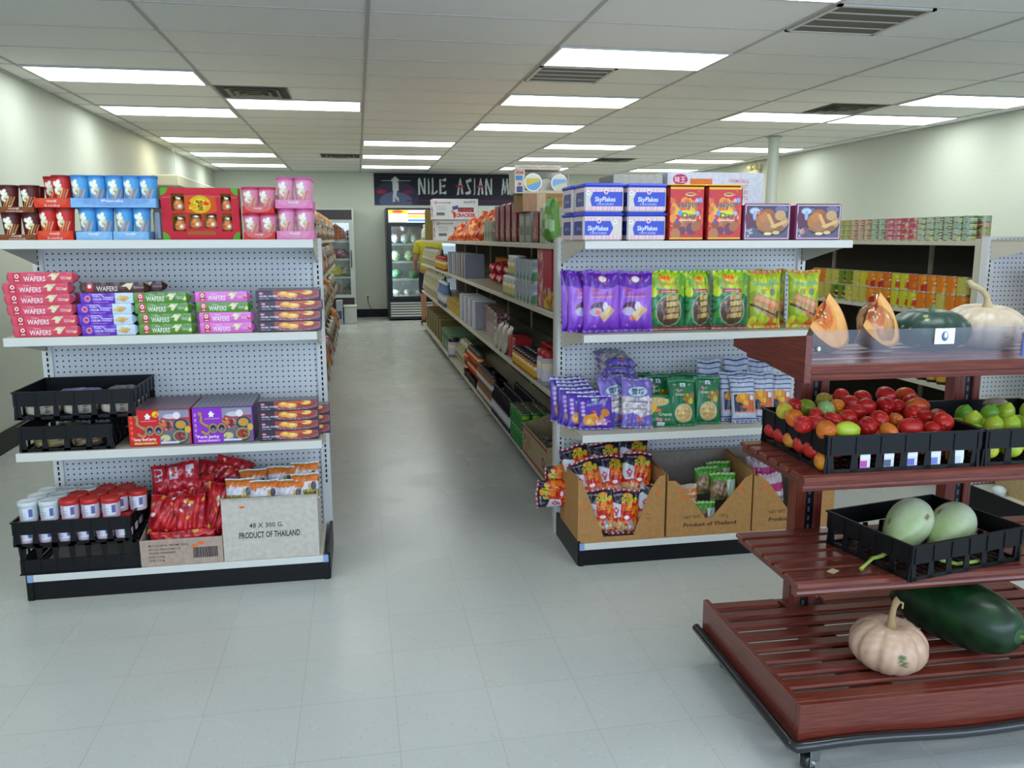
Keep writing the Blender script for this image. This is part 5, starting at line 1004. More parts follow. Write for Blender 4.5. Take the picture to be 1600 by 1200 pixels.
for q, (x, y, rx, rz, lab) in enumerate(((1.80, YR+.06, -.3, -.08, 'foremost left'), (1.905, YR+.09, -.26, -.14, 'front, second from left'), (2.01, YR+.11, -.25, -.2, 'front, behind the wooden post'), (1.77, YR+.12, -.2, .02, 'close behind the foremost left'), (1.69, YR+.24, -.03, .0, 'back row left'), (1.83, YR+.24, -.02, .0, 'back row middle'), (1.96, YR+.23, -.04, -.1, 'back row right'))):
    place(ST[q % 2], 'snack_bag', (x, y, ZU+.002), 'blue and white striped fritter bag on the third shelf, %s' % lab, 'snack bag', 'striped bags on the third shelf', rot=(rx, 0, rz), sc_=(1, 1, 1.25) if q > 3 else 1)
# ---- base deck cartons
ZB = .1062; YB_ = 3.54
KR = 'b8864c'
b = carton(.42, .34, .3, .315, KR, [(0, .30), (.02, .295), (.125, .022), (.27, .022), (.345, .235), (.39, .30), (.42, .305)], hb=.3)
b.box(.02, .036, -.0012, -.0003, .175, .187, OR, 'paper'); b.box(.375, .392, -.0012, -.0003, .218, .231, OR, 'paper'); b.prism([(.05, .13), (.052, .13), (.052, .19), (.05, .19)], -.0012, -.0006, '9c7038', 'card')
b.box(.33, .344, -.001, -.0003, .1, .102, '5c4a30', 'paper'); b.box(.33, .344, -.001, -.0003, .118, .12, '5c4a30', 'paper')
place(b.build('carton'), 'display_carton', (.957, YB_, ZB), 'tan notched carton full of shrimp cracker bags on the right base deck', 'carton', 'tan notched display cartons')
def thai(): 
    b = carton(.425, .32, .27, .3, KR, [(0, .275), (.04, .272), (.075, .24), (.195, .082), (.225, .082), (.39, .27), (.425, .285)], hb=.33)
    b.text('NET WT.', (.085, -.0006, .083), (1, 0, 0), (0, 0, 1), .016, '5c4628', 'paper', width=.085, bold=.01); b.text('150 g.', (.265, -.0006, .083), (1, 0, 0), (0, 0, 1), .016, '5c4628', 'paper', width=.045, bold=.01)
    b.text('Product of Thailand', (.085, -.0006, .045), (1, 0, 0), (0, 0, 1), .018, '3c2e20', 'paper', width=.265, bold=.03)
    b.box(.052, .07, -.0012, -.0003, .218, .23, OR, 'paper'); b.box(.08, .098, -.0012, -.0003, .185, .197, OR, 'paper'); b.box(.36, .378, -.0012, -.0003, .215, .228, OR, 'paper'); return b.build('carton')
TH = thai()
place(TH, 'display_carton', (1.388, YB_, ZB), 'tan notched carton of green rice snack packs reading product of Thailand', 'carton', 'tan notched display cartons')
place(TH, 'display_carton', (1.822, YB_, ZB), 'tan notched carton partly hidden by the produce stand post', 'carton', 'tan notched display cartons')
cv = Cv(84, 116, 'b81c18'); cv.rect(0, .74, 1, .96, '241a30').poly([(.0, .74), (.0, .66), (.55, .74)], '241a30').poly([(.62, .74), (1, .74), (1, .66)], '241a30')
cv.blobs(.3, .3, 1, .72, 60, .06, ['d8341c', 'e86a1c', 'c8241c', 'e8881c'], 3).blobs(0, .05, 1, .28, 60, .045, ['c89868', 'd8ac7c', 'b07c50', 'e0bc90'], 4)
cv.poly([(.0, .72), (.06, .76), (.36, .68), (.34, .42), (.08, .38), (0, .5)], 'd4d4dc').poly([(.1, .56), (.2, .64), (.3, .56), (.2, .44)], 'c02c50').ell(.2, .56, .05, .03, 'e8b0c0').poly([(.12, .48), (.2, .42), (.28, .5), (.2, .46)], 'b82850')
cv.text('SHRIMP', .36, .72, .115, 'd8c81c', w=.56, bold=.06).text('CRACKER', .4, .55, .09, 'e8981c', w=.5, bold=.06).ell(.6, .87, .16, .05, 'd89a2c').ell(.55, .4, .1, .04, 'f0e8e8').ell(.66, .26, .05, .1, '8c94a4').ell(.66, .18, .06, .05, 'd8dce4').rect(0, .955, 1, 1, 'c01c20').rect(0, 0, 1, .05, 'b01824').text('NONGSHIM', .12, .88, .035, 'c8ccd8', w=.3, bold=.03)
SH = [bag(.148, .212, .07, cv, 101, .04, wr=1.2).build('bag'), bag(.148, .212, .065, cv, 102, .04, wr=1.5).build('bag'), bag(.148, .212, .07, cv, 103, .04, wr=1.3).build('bag')]
for q, (x, y, z, rx, ry, rz, lab) in enumerate(((1.085, YB_+.05, .022, -.12, -.06, -.05, 'front left, seen through the notch'), (1.195, YB_+.052, .012, -.1, .02, -.04, 'front middle, seen through the notch'), (1.305, YB_+.06, .03, -.25, .35, .1, 'front right, tilted and mostly hidden'),
     (1.07, YB_+.12, .15, -.3, -.22, .1, 'upper left, leaning over the side'), (1.165, YB_+.14, .155, -.3, .05, 0, 'upper middle'), (1.272, YB_+.12, .17, -.2, .1, -.05, 'upper right, largest in view'), (1.045, YB_+.2, .2, -.4, -.2, .1, 'back left corner'), (1.285, YB_+.22, .22, -.25, .15, .05, 'back right, topmost'), (1.18, YB_+.24, .2, -.15, -.1, 0, 'back middle'))):
    place(SH[q % 3], 'shrimp_cracker_bag', (x, y, ZB+z), 'red and black shrimp cracker bag in the notched carton, %s' % lab, 'snack bag', 'shrimp cracker bags on the base deck', rot=(rx, ry, rz))
place(SH[1], 'shrimp_cracker_bag', (1.02, YB_+.27, ZB+.155), 'shrimp cracker bag poking out sideways between the carton and the aisle', 'snack bag', rot=(-.05, -PI/2+.04, .05), sc_=.95)
place(SH[2], 'shrimp_cracker_bag', (1.045, YB_+.32, ZB+.24), 'second sideways shrimp cracker bag, behind and above the one poking out', 'snack bag', rot=(-.12, -PI/2-.1, .1), sc_=.8)
gp = pack(.1, .07, .1, ['2c7c1c', '3c9428', '2c7c1c', 'c0ccc0', '8c6c48'], 5); gt = MB()
cv = Cv(50, 44, '4a8a2c'); cv.rect(0, .75, 1, 1, '3c8c1c').rect(.05, .05, .62, .7, '7c6444').blobs(.05, .05, .6, .6, 18, .07, ['8c6c44', 'a8885c', '5c4428'], 4).rect(.62, .05, 1, .75, 'b8ccb8').rect(0, .9, 1, 1, '9cc080')
RP = bag(.13, .13, .06, cv, 111, .05, wr=1.2).build('pack')
cv = Cv(50, 40, 'b8b0a8'); cv.rect(0, .4, 1, .82, 'c8742c').rect(0, .56, 1, .64, 'e0b890').blobs(0, 0, 1, .38, 20, .06, ['a87048', 'c8c0bc', '8c5838'], 4)
OP = bag(.12, .11, .06, cv, 112, .05, wr=1.2).build('pack')
cv = Cv(50, 60, 'b8a8b0'); cv.rect(0, .45, 1, .7, 'a81c68').rect(0, .0, 1, .3, '8c7470').blobs(0, .1, 1, .5, 20, .07, ['d8d0d8', 'a88c74', 'c8b8b0'], 4)
MP = bag(.14, .16, .07, cv, 113, .05, wr=1.6).build('pack')
for me, x, y, z, rx, rz, lab, ct in ((RP, 1.595, YB_+.05, .015, -.15, .0, 'green rice snack pack low in the notch', 'r'), (OP, 1.515, YB_+.08, .115, -.15, .02, 'orange-topped snack pack at the left of the middle carton', 'o'), (RP, 1.70, YB_+.07, .145, -.2, -.1, 'green rice snack pack at the right, foremost', 'r'), (RP, 1.64, YB_+.12, .165, -.15, .1, 'green rice snack pack behind the foremost one', 'r'), (RP, 1.72, YB_+.17, .175, -.12, 0, 'green rice snack pack at the back', 'r'), (MP, 1.955, YB_+.06, .1, -.2, .2, 'magenta and clear snack pack in the right-hand notched carton, front', 'm'), (MP, 1.93, YB_+.14, .16, -.2, -.2, 'magenta and clear snack pack in the right-hand notched carton, back', 'm')):
    place(me, 'snack_pack', (x, y, ZB+z), lab, 'snack pack', 'snack packs in the notched cartons', rot=(rx, 0, rz))

# ================================================================== PRODUCE
def veg(fn=None, colfn=None, r=(1, 1, 1), nu=28, nv=18, mat='skin'):
    b = MB(); b.ell((0, 0, 0), r, nu=nu, nv=nv, mat=mat, colfn=colfn, fn=fn); return b
def mixc(a, b, t): return np.array(hx(a))*(1-t[..., None])+np.array(hx(b))*t[..., None]
def tomato(c1, c2, seed, el=1.25, r=.0265):
    def cf(P, D):
        t = np.clip(.5+.7*D[..., 2]+.35*np.sin(3*D[..., 0]+seed)*np.cos(2.5*D[..., 1]+seed*2), 0, 1); return mixc(c1, c2, t)
    b = MB(); b.ell((0, 0, 0), (r, r, r*el), nu=24, nv=16, mat='skin', colfn=cf, fn=lambda P, D: P*(1+.03*np.cos(3*np.arctan2(D[..., 1:2], D[..., 0:1]))-.10*(np.abs(D[..., 2:3]) > .985)))
    b.lathe([(.0, r*el*.96), (.004, r*el*.98), (.005, r*el*.99), (0, r*el)], 8, 'a8a060', 'skin', cap=False); return b.build('tomato')
TOM = {'r': [tomato('b01410', 'c4241a', 1), tomato('a80f0e', 'bc2018', 2, 1.35), tomato('b81a12', 'cc3a20', 3, 1.15)], 'o': [tomato('c8641c', 'd88c28', 4, 1.15), tomato('d0601a', 'd8962c', 5)], 'or': [tomato('b82a14', 'd0641c', 6, 1.3)], 'o2': [tomato('d87414', 'e0a030', 7, 1.05)],
       'y': [tomato('b8a828', 'ccc83c', 8, 1.2)], 'g': [tomato('6c7c18', '98a428', 9, 1.05)], 'ol': [tomato('8c7420', 'a89028', 10, 1.1)], 'p': [tomato('8cb468', 'b4cc90', 11, 1.05)], 'l': [tomato('a0b820', 'c0d040', 12, 1.4)]}
place(CR if False else crate(.495, .42, .115), 'produce_crate', ps(.395, .195, .821), 'black crate heaped with tomatoes on the second tier of the produce stand', 'crate', rz=math.radians(-1.3))
place(crate(.46, .42, .115), 'produce_crate', ps(.885, .195, .821), 'black crate of limes beside the tomato crate', 'crate', rz=math.radians(-1.3))
TL = [(1.299, 2.348, 0.968, 'y', 1, 'yellow-green tomato at the far left corner'), (1.294, 2.28, 0.961, 'o', 1, 'orange tomato next to the yellow-green one at left'), (1.391, 2.379, 0.969, 'g', 1.05, 'olive-green tomato at the left of the heap'), (1.493, 2.448, 0.975, 'ol', 1, 'dull olive tomato half hidden behind the pale green one'), (1.447, 2.361, 0.964, 'p', 1.08, 'pale green tomato near the left'), (1.506, 2.392, 0.966, 'o2', .9, 'bright orange tomato right of the pale green one'),
 (1.289, 2.218, 0.954, 'r', 1, 'red tomato, leftmost in the front row'), (1.33, 2.224, 0.953, 'r', 1, 'red tomato, second in the front row'), (1.331, 2.162, 0.948, 'o', 1.08, 'orange tomato at the front left rim'), (1.408, 2.255, 0.953, 'r', .95, 'red tomato above the lime-green one'), (1.399, 2.162, 0.945, 'l', 1, 'lime-green oval tomato at the front rim'),
 (1.575, 2.491, 0.979, 'r', 1, 'dark red tomato at the back left'), (1.568, 2.423, 0.968, 'r', 1, 'red tomato beside the bright orange one'), (1.54, 2.342, 0.958, 'r', .95, 'red tomato centre left, third row'), (1.475, 2.28, 0.953, 'r', .95, 'red tomato centre left, second row'), (1.608, 2.392, 0.962, 'r', 1, 'long red tomato in the middle of the heap'), (1.49, 2.2, 0.944, 'r', 1.1, 'large red tomato right of the lime-green one'),
 (1.648, 2.472, 0.973, 'r', 1, 'red tomato half hidden behind the middle'), (1.741, 2.522, 0.978, 'r', 1.05, 'red tomato at the very top of the heap, left'), (1.682, 2.398, 0.96, 'r', 1.1, 'big round red tomato below the topmost one'), (1.57, 2.262, 0.947, 'r', 1.1, 'big red tomato in the centre front'), (1.527, 2.15, 0.938, 'o', .9, 'small orange tomato at the front rim, centre'), (1.627, 2.262, 0.945, 'o', .8, 'small orange tomato with a star-shaped top, centre'),
 (1.724, 2.392, 0.957, 'r', .9, 'pinkish red tomato right of the big round one'), (1.814, 2.522, 0.975, 'or', 1, 'orange-red tomato at the very top of the heap, right'), (1.8, 2.429, 0.96, 'r', 1.1, 'large red tomato below the orange-red top one'), (1.734, 2.33, 0.948, 'r', 1.05, 'red tomato right of centre, second row'), (1.625, 2.187, 0.937, 'r', 1.1, 'long red tomato at the front rim, right of centre'),
 (1.75, 2.286, 0.942, 'r', .85, 'small red tomato next to the right-hand orange-red one'), (1.688, 2.175, 0.933, 'r', .85, 'small red tomato at the front rim, far right'), (1.868, 2.398, 0.953, 'or', 1.15, 'long orange-red tomato at the back right'), (1.787, 2.28, 0.94, 'or', .9, 'orange-red tomato near the right end'), (1.772, 2.237, 0.935, 'r', 1.2, 'biggest red tomato in the front right corner'), (1.868-.06, 2.299, 0.939, 'r', 1, 'red tomato behind the biggest one at right'),
 (1.361, 2.398, 0.973, 'r', .9, 'dark red tomato at the back left corner'), (1.385, 2.311, 0.96, 'r', .85, 'small red tomato between the olive and pale green ones')]
g = random.Random(8); k = 0
for (x, y, z, c, s, lab) in TL:
    me = TOM[c][k % len(TOM[c])]; k += 1; lg = 'long' in lab or 'oval' in lab
    y2 = min(y, 2.48); x2 = min(x, 1.80) if y < 2.4 else x
    place(me, 'tomato', (x2, y2, z-.004), lab, 'tomato', 'tomatoes in the black crate', rot=(g.uniform(-1.9, -1.1) if not lg else -1.5, g.uniform(-.4, .4), g.uniform(-.7, .7) if not lg else 1.3), sc_=s)
nlow = 0
for r in range(6):
    for i in range(7):
        x, y = 1.335+i*.0715, 2.17+r*.064
        if y > 2.5 or (r == 0 and i in (1, 2, 3, 4, 5)): continue
        nlow += 1; place(TOM['o' if (r+i) % 3 == 0 else 'r'][(r+i) % 2], 'tomato', ps(x-1.163-.01, y-1.93+.0, .848+.02*(r > 0)), 'tomato buried in the heap, %s in the %s buried row' % (ORD[i], ORD[r]), 'tomato', 'tomatoes buried under the heap', rot=(PI/2+.3*i, .2*r, .5*i))
for r in (1, 2, 3, 4):
    for i in range(6):
        place(TOM['r'][(r+i) % 3], 'tomato', ps(.21+i*.071, .25+r*.062, .905), 'tomato of the layer just under the top, row %s, %s from left' % (('one', 'two', 'three', 'four')[r-1], ORD[i]), 'tomato', 'tomatoes buried under the heap', rot=(1.2+.3*i, .2*r, .5*i))
def lime(c1, c2, seed):
    def cf(P, D): t = np.clip(.45+.5*D[..., 2]+.3*np.sin(4*D[..., 0]+seed), 0, 1); return mixc(c1, c2, t)
    return veg(lambda P, D: P*(1+.10*(np.abs(D[..., 2:3]) > .96)*np.abs(D[..., 2:3])), cf, (.027, .027, .031)).build('lime')
LI = [lime('94a81c', 'c0c440', 1), lime('92b020', 'c8cc48', 2), lime('5c9420', '88b430', 3)]
LL = [(1.885, 2.245, .932, 0, 'yellow-green lime at the left end of the crate'), (1.99, 2.30, .937, 2, 'dark green lime in the back row'), (1.91, 2.185, .927, 0, 'pale lime at the front rim, leftmost'), (1.975, 2.19, .925, 1, 'pale lime at the front rim, second from left'), (2.064, 2.317, .936, 1, 'bright lime in the back row, second'), (2.040, 2.19, .924, 1, 'pale lime at the front rim, cut by the picture edge'), (2.14, 2.30, .94, 1, 'large bright lime at the right picture edge'), (1.93, 2.34, .93, 2, 'green lime half hidden at the back left')]
for (x, y, z, c, lab) in LL: place(LI[c], 'lime', (x, y, z), lab, 'lime', 'limes in the black crate', rot=(1.2+x, .3, x*9), sc_=1.12 if 'large' in lab else 1)
for r in range(4):
    for i in range(5): place(LI[(r+i) % 3], 'lime', ps(.70+i*.078, .235+r*.078, .862), 'lime in the bottom layer, %s row back, %s from left' % (ORD[r], ORD[i]), 'lime', 'limes under the top layer', rot=(1.3, .3*r, .8*i))
for r in range(3):
    for i in range(5): place(LI[(r+i+1) % 3], 'lime', ps(.712+i*.078, .245+r*.075, .90), 'lime in the middle layer, %s row back, %s from left' % (ORD[r], ORD[i]), 'lime', 'limes under the top layer', rot=(1.0, .3*r, .8*i))
place(veg(None, lambda P, D: mixc('6c5c48', '8a7c68', np.clip(.5+D[..., 2], 0, 1)), (.045, .03, .024)).build('taro'), 'taro_root', (2.13, 2.44, .935), 'brown root lying behind the limes', 'root vegetable')
for q, (c1, c2) in enumerate((('c050a0', 'd8d4e0'), ('5c6078', 'd0d4dc'), ('6c6cb8', 'd4d4e4'), ('7480c0', 'd4dce4'), ('c8ccd8', 'dce0e8'))):  # added cards; tub reflections in the crate's front slots, painted as colour
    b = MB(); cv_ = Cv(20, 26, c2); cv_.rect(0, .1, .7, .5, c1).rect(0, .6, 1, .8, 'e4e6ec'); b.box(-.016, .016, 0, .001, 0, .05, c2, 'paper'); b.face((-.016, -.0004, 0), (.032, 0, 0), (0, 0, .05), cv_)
    place(b.build('reflection_card'), 'reflection_card', ps(.238+.076*(q+.5)+.0, .2075, .829), 'card painted as a tub reflection behind a tomato crate slot, %s from left' % ORD[q], 'reflection card', 'painted reflections in the tomato crate', rz=math.radians(-1.3))
# eggplant crate: two pale green squashes with long stems
rzE = math.radians(11)
place(crate(.46, .35, .115), 'produce_crate', (1.792, 2.096, .4965), 'black crate holding two pale green squashes, set askew on the third tier', 'crate', rz=rzE)
def squash(seed):
    def fn(P, D): return P*np.stack([1-.22*D[..., 2], 1-.22*D[..., 2], np.ones_like(D[..., 2])], -1)
    def cf(P, D):
        t = np.clip(.5-.55*D[..., 2]+.12*np.sin(6*D[..., 0]+seed)+.08*np.sin(13*D[..., 1]+3*D[..., 2]), 0, 1); c = mixc('a9bd7c', 'd6dcc0', t)
        for q in range(3):
            v = np.array([math.sin(seed*2+q*1.9), math.cos(seed+q*2.3), -.3+q*.35]); v /= np.linalg.norm(v); m_ = ((D@v) > .992)[..., None]; c = np.where(m_, np.array(hx('8a7a50')), c)
        return c
    return veg(fn, cf, (.066, .066, .112), 64, 44).build('squash')
def squash_stem(q, pts):
    Rm = q.to_matrix().transposed(); L_ = [Rm@Vector(p) for p in pts]; s = MB()
    s.lathe([(.0, .118), (.02, .110), (.026, .116), (.012, .122), (.009, .128)], 12, '8aa04c', 'skin', cap=False); s.tube([(0, 0, .118)]+[tuple(p) for p in L_], [.010, .008, .0065, .006, .0065], 10, '9ab04c', 'skin'); return s.build('stem')
q1 = Vector((-.72, -.42, -.42)).to_track_quat('Z', 'Y'); q2 = Vector((-.80, -.50, -.30)).to_track_quat('Z', 'Y')
place((squash(1), [Pt('stem', squash_stem(q1, [(-.105, -.062, -.05), (-.135, -.08, -.058), (-.185, -.105, -.052), (-.235, -.125, -.076)]))]), 'pale_squash', (1.695, 2.262, .5895), 'pale green squash, left one, its stem poking through the crate side', 'squash', rot=q1.to_euler())
place((squash(4), [Pt('stem', squash_stem(q2, [(-.11, -.07, -.045), (-.10, -.10, -.062), (-.06, -.12, -.068), (.02, -.115, -.066)]))]), 'pale_squash', (1.842, 2.25, .577), 'pale green squash, right one, with brown scratches', 'squash', rot=q2.to_euler())
# pumpkins
def ribbed(r, n, depth, cfn, dip=.25, nu=96, nv=48, seed=1):
    def fn(P, D):
        a = np.arctan2(D[..., 1], D[..., 0]); rr = np.sqrt(D[..., 0]**2+D[..., 1]**2); k_ = 1-depth*(.5+.5*np.cos(a*n+.6*np.sin(a+seed)))**4*rr**.5
        P = P*np.stack([k_, k_, np.ones_like(k_)], -1); P[..., 2] -= np.sign(D[..., 2])*dip*r[2]*np.exp(-(rr/.33)**2)*(D[..., 2] > 0); P[..., 2] += .4*dip*r[2]*np.exp(-(rr/.4)**2)*(D[..., 2] < 0); return P
    return veg(fn, cfn, r, nu, nv)
def cf_tan(P, D):
    s = np.sin(19*D[..., 0]+5*D[..., 2])*np.sin(23*D[..., 1]+7*D[..., 2]); t = np.clip(.5+.35*s, 0, 1); c = mixc('c09a80', 'd2b094', t)
    v = np.array([-.22, -.97, .06]); v /= np.linalg.norm(v); u_ = D@v; w1 = (D[..., 0]*.97-D[..., 1]*.22); m_ = (u_ > .962) & (np.abs(w1+.25*D[..., 2]) < .085+.05*np.sin(D[..., 2]*40)) & (D[..., 2] > -.12) & (D[..., 2] < .26)
    c = np.where(m_[..., None], np.array(hx('5c7040')), c); return c
pb = ribbed((.113, .113, .082), 10, .09, cf_tan, .3); st = MB(); st.tube([(0, 0, .052), (.0, 0, .068), (-.002, 0, .09), (.0, 0, .12), (.006, 0, .14), (.012, -.002, .146)], [.02, .0135, .010, .0085, .011, .013], 10, 'a88c64', 'rough'); st.tube([(.008, -.004, .142), (.022, -.008, .138), (.024, -.006, .12)], .003, 6, 'b09a70', 'rough')
place((pb.build('pumpkin'), [Pt('stem', st.build('stem'))]), 'tan_pumpkin', (1.535, 2.086, .2205+.07), 'small ribbed tan pumpkin with a stem on the bottom tier', 'pumpkin', rot=(.06, .03, 0))
def cf_wm(P, D):
    t = np.clip(.5+.4*np.sin(9*D[..., 0]+4*np.sin(6*D[..., 2]))*np.sin(5*D[..., 1]+3*D[..., 2]), 0, 1); return mixc('0c2414', '17401c', t)
wm = veg(lambda P, D: np.stack([P[..., 0]*(1-D[..., 2]**2)**-.16, P[..., 1]*(1-D[..., 2]**2)**-.16, P[..., 2]], -1), cf_wm, (.106, .106, .215), 56, 60); wm_s = MB(); wm_s.tube([(0, 0, .208), (.0, .004, .228), (.003, .01, .24)], [.008, .006, .005], 8, '7c8a4c', 'skin'); wm_s.lathe([(.0, .218), (.018, .217), (.024, .214)], 12, '2c5434', 'skin', cap=False)
place((wm.build('melon'), [Pt('stem', wm_s.build('stem'))]), 'winter_melon', (1.838, 2.195, .2205+.107), 'huge dark green oblong winter melon on the bottom tier', 'melon', rot=Vector((.28, -.96, -.0)).to_track_quat('Z', 'Y').to_euler())
Z4 = 1.1455
def cf_kab(P, D):
    rs = np.random.RandomState(5); c = mixc('1f3a30', '2c4a3c', np.clip(.5+.5*np.sin(17*D[..., 0])*np.sin(15*D[..., 1]), 0, 1))
    for q in range(46):
        v = rs.normal(size=3); v /= np.linalg.norm(v); c = np.where(((D@v) > rs.uniform(.9975, .9992))[..., None], np.array(hx('9cae6c')), c)
    return c
kb = ribbed((.125, .12, .068), 11, .03, cf_kab, .15, 110, 60); ks = MB(); ks.tube([(0, 0, .05), (0, 0, .068), (.004, 0, .078)], [.012, .007, .007], 8, '6c7c54', 'rough')
place((kb.build('squash'), [Pt('stem', ks.build('stem'))]), 'green_kabocha', (1.812, 2.385, Z4+.062), 'dark green speckled squash behind the clear guard of the top tier', 'pumpkin', rot=(.05, 0, 0))
def cf_cr(P, D):
    s = np.sin(9*D[..., 0]+3)*np.sin(11*D[..., 1]); c = mixc('bca68c', 'd0bea4', np.clip(.5+.4*s+.3*D[..., 2], 0, 1))
    for v, k_ in (((.1, -.95, -.3), .9975), ((.42, -.85, -.12), .9965), ((-.1, -.97, -.2), .9985), ((.3, -.9, .15), .9988)):
        v = np.array(v); v /= np.linalg.norm(v); c = np.where(((D@v) > k_)[..., None], np.array(hx('8c7c68')), c)
    return c
wp = ribbed((.128, .12, .075), 14, .06, cf_cr, .2, 112, 56, 3); ws = MB(); ws.tube([(0, 0, .05), (.0, 0, .075), (-.008, 0, .098), (-.03, 0, .118), (-.055, -.005, .128), (-.075, -.005, .135), (-.082, 0, .148)], [.02, .012, .009, .0085, .009, .011, .008], 10, 'c0ac84', 'rough')
place((wp.build('pumpkin'), [Pt('stem', ws.build('stem'))]), 'cream_pumpkin', (1.998, 2.37, Z4+.069), 'wide cream pumpkin with a long curved stem on the top tier', 'pumpkin', rot=(.08, 0, 0))
# wedges of cut pumpkin
def wedge(span=1.35, R=.118, Hh=.088, seed=1):
    b = MB(); n1, n2 = 40, 40; th = np.linspace(0, PI, n1); ph = np.linspace(0, span, n2); TH, PH = np.meshgrid(th, ph, indexing='ij')
    rr = R*np.sin(TH)**.9*(1-.04*np.cos(PH*8)); P = np.stack([rr*np.cos(PH), rr*np.sin(PH), -Hh*np.cos(TH)], -1)
    D = P/R; c = mixc('7c6450', '9a8470', np.clip(.5+.4*np.sin(30*D[..., 0])*np.sin(26*D[..., 2]), 0, 1)); b.grid(P, c, 'skin', True, flip=False)
    for side, p0 in ((0, 0.0), (1, span)):
        m_ = 26; k_ = np.linspace(0, 1, m_); prof = np.stack([R*np.sin(th)**.9*(1-.04*math.cos(p0*8)), -Hh*np.cos(th)], -1)
        G = np.zeros((n1, m_, 3)); C = np.zeros((n1, m_, 3)); g = np.random.RandomState(seed+side)
        for i in range(n1):
            for q in range(m_):
                x, z = prof[i, 0]*k_[q], prof[i, 1]; cav = ((x-.0)/(R*.50))**2+((z)/(Hh*.62))**2
                dep = .012*max(0, 1-cav)+.0015*math.sin(70*x+90*z); yy = dep
                X, Y_ = x*math.cos(p0)-(yy if side == 0 else -yy)*math.sin(p0), x*math.sin(p0)+(yy if side == 0 else -yy)*math.cos(p0); G[i, q] = (X, Y_, z)
                C[i, q] = hx('d0742c') if cav < .85 else hx('e29a4c') if cav < 1.25 else hx('e8ac64') if q < m_-2 else hx('a08048')
                if cav < .8 and g.rand() < .25: C[i, q] = hx('c0582c')
        b.grid(G, C, 'skin', True, flip=(side == 0))
    s = MB(); g = random.Random(seed)
    for q in range(9): s.ell((g.uniform(.01, .05), .008+g.uniform(-.003, .003), g.uniform(-.032, .032)), (.006, .002, .0035), 'e8d8b8', 'skin', 8, 6)
    return (b.build('wedge'), [Pt('seed_cluster', s.build('seed_cluster'))])
yl = Vector((-.35, .88, -.30)).normalized(); zl = Vector((.66, .42, .62)); zl = (zl-yl*zl.dot(yl)).normalized(); xl = yl.cross(zl)
WM = Matrix((xl, yl, zl)).transposed(); WR = WM.to_euler()
def rest(me, z): return z-min((WM@v.co).z for v in me.vertices)
wd = wedge(.88, .155, .08, seed=2)
place(wd, 'pumpkin_wedge', (1.375, 2.31, rest(wd[0], Z4)), 'cut orange pumpkin wedge with seeds, left one on the top tier', 'pumpkin wedge', 'cut pumpkin wedges', rot=WR)
wd2 = wedge(.88, .155, .08, seed=6); fm = MB(); fm.ell((.066, .028, .0), (.075, .045, .068), 'ffffff', 'wrap', 40, 24, fn=lambda P, D: P*(1+.03*np.sin(22*D[..., 0:1]+9*D[..., 2:3])*np.sin(17*D[..., 1:2]))); fm.lathe([(.012, .0), (.006, .012), (.014, .03), (.009, .026)], 12, 'ffffff', 'wrap', T=TR(.02, .02, .055), cap=False)
place((wd2[0], wd2[1]+[Pt('cling_film', fm.build('cling_film'))]), 'pumpkin_wedge', (1.55, 2.31, rest(wd2[0], Z4)), 'film-wrapped orange pumpkin wedge, right one on the top tier', 'pumpkin wedge', 'cut pumpkin wedges', rot=WR, sc_=.99)
# ================================================================== GOODS ALONG THE AISLES
rg = random.Random(21)
def lblcan(r, h, bgc, fruit, c3, seed, n=40, m_=24):
    b = MB(); cv = Cv(n, m_, bgc)
    for u0 in (.25, .75):
        cv.rect(u0-.13, .68, u0+.13, .88, c3).blobs(u0-.1, .12, u0+.1, .42, 7, .13, fruit, seed, 1.0).rect(u0-.1, .5, u0+.08, .56, 'e8e0c8')
    b.lathe([(r, .004), (r, h-.004)], cv=cv, mat='tin', cap=False)
    b.lathe([(0, 0), (r, 0), (r+.0012, .002), (r, .004)], 24, 'b8b4a8', 'metal', cap=False); b.lathe([(r, h-.004), (r+.0012, h-.002), (r, h), (r-.004, h-.002), (0, h-.002)], 24, 'c4c0b6', 'metal', cap=False)
    return b.build('can')
# --- canned goods run by the right wall: front row, upper shelf = small flat tins, four high
FX = 3.37
kinds = [('c8b8a4', ['a83c28', 'b8602c'], 'b84030', 'pale tin with a red-brown picture'), ('a8b060', ['c8b040', 'b87028'], '8c9c40', 'yellow-green tin'), ('c0a888', ['9c4c28', 'c07840'], 'b03828', 'tan tin with a meat picture'), ('9cb494', ['7c4024', '8c5030'], '3c8c4c', 'grey-green tin with a brown picture'), ('c06878', ['c83040', 'd8b0a0'], 'b82848', 'pink-red tin'),
         ('b84858', ['d88c50', 'c03848'], 'd8ccc8', 'crimson tin'), ('a8b4a0', ['c8c04c', 'b8a83c'], '2c7c4c', 'green and white tin with yellow fruit'), ('98b090', ['a84c38', '7c3828'], '2c8848', 'white-green tin with a red-brown dish'), ('8ca890', ['d0c040', 'b8b438'], '1c6c40', 'dark green tin with yellow fruit')]
order = [8, 6, 7, 7, 6, 6, 5, 5, 4, 4, 3, 3, 2, 2, 2, 1, 1, 0, 0, 1, 2, 0]
cans = [lblcan(.037, .0335, k[0], k[1], k[2], i, 40, 12) for i, k in enumerate(kinds)]
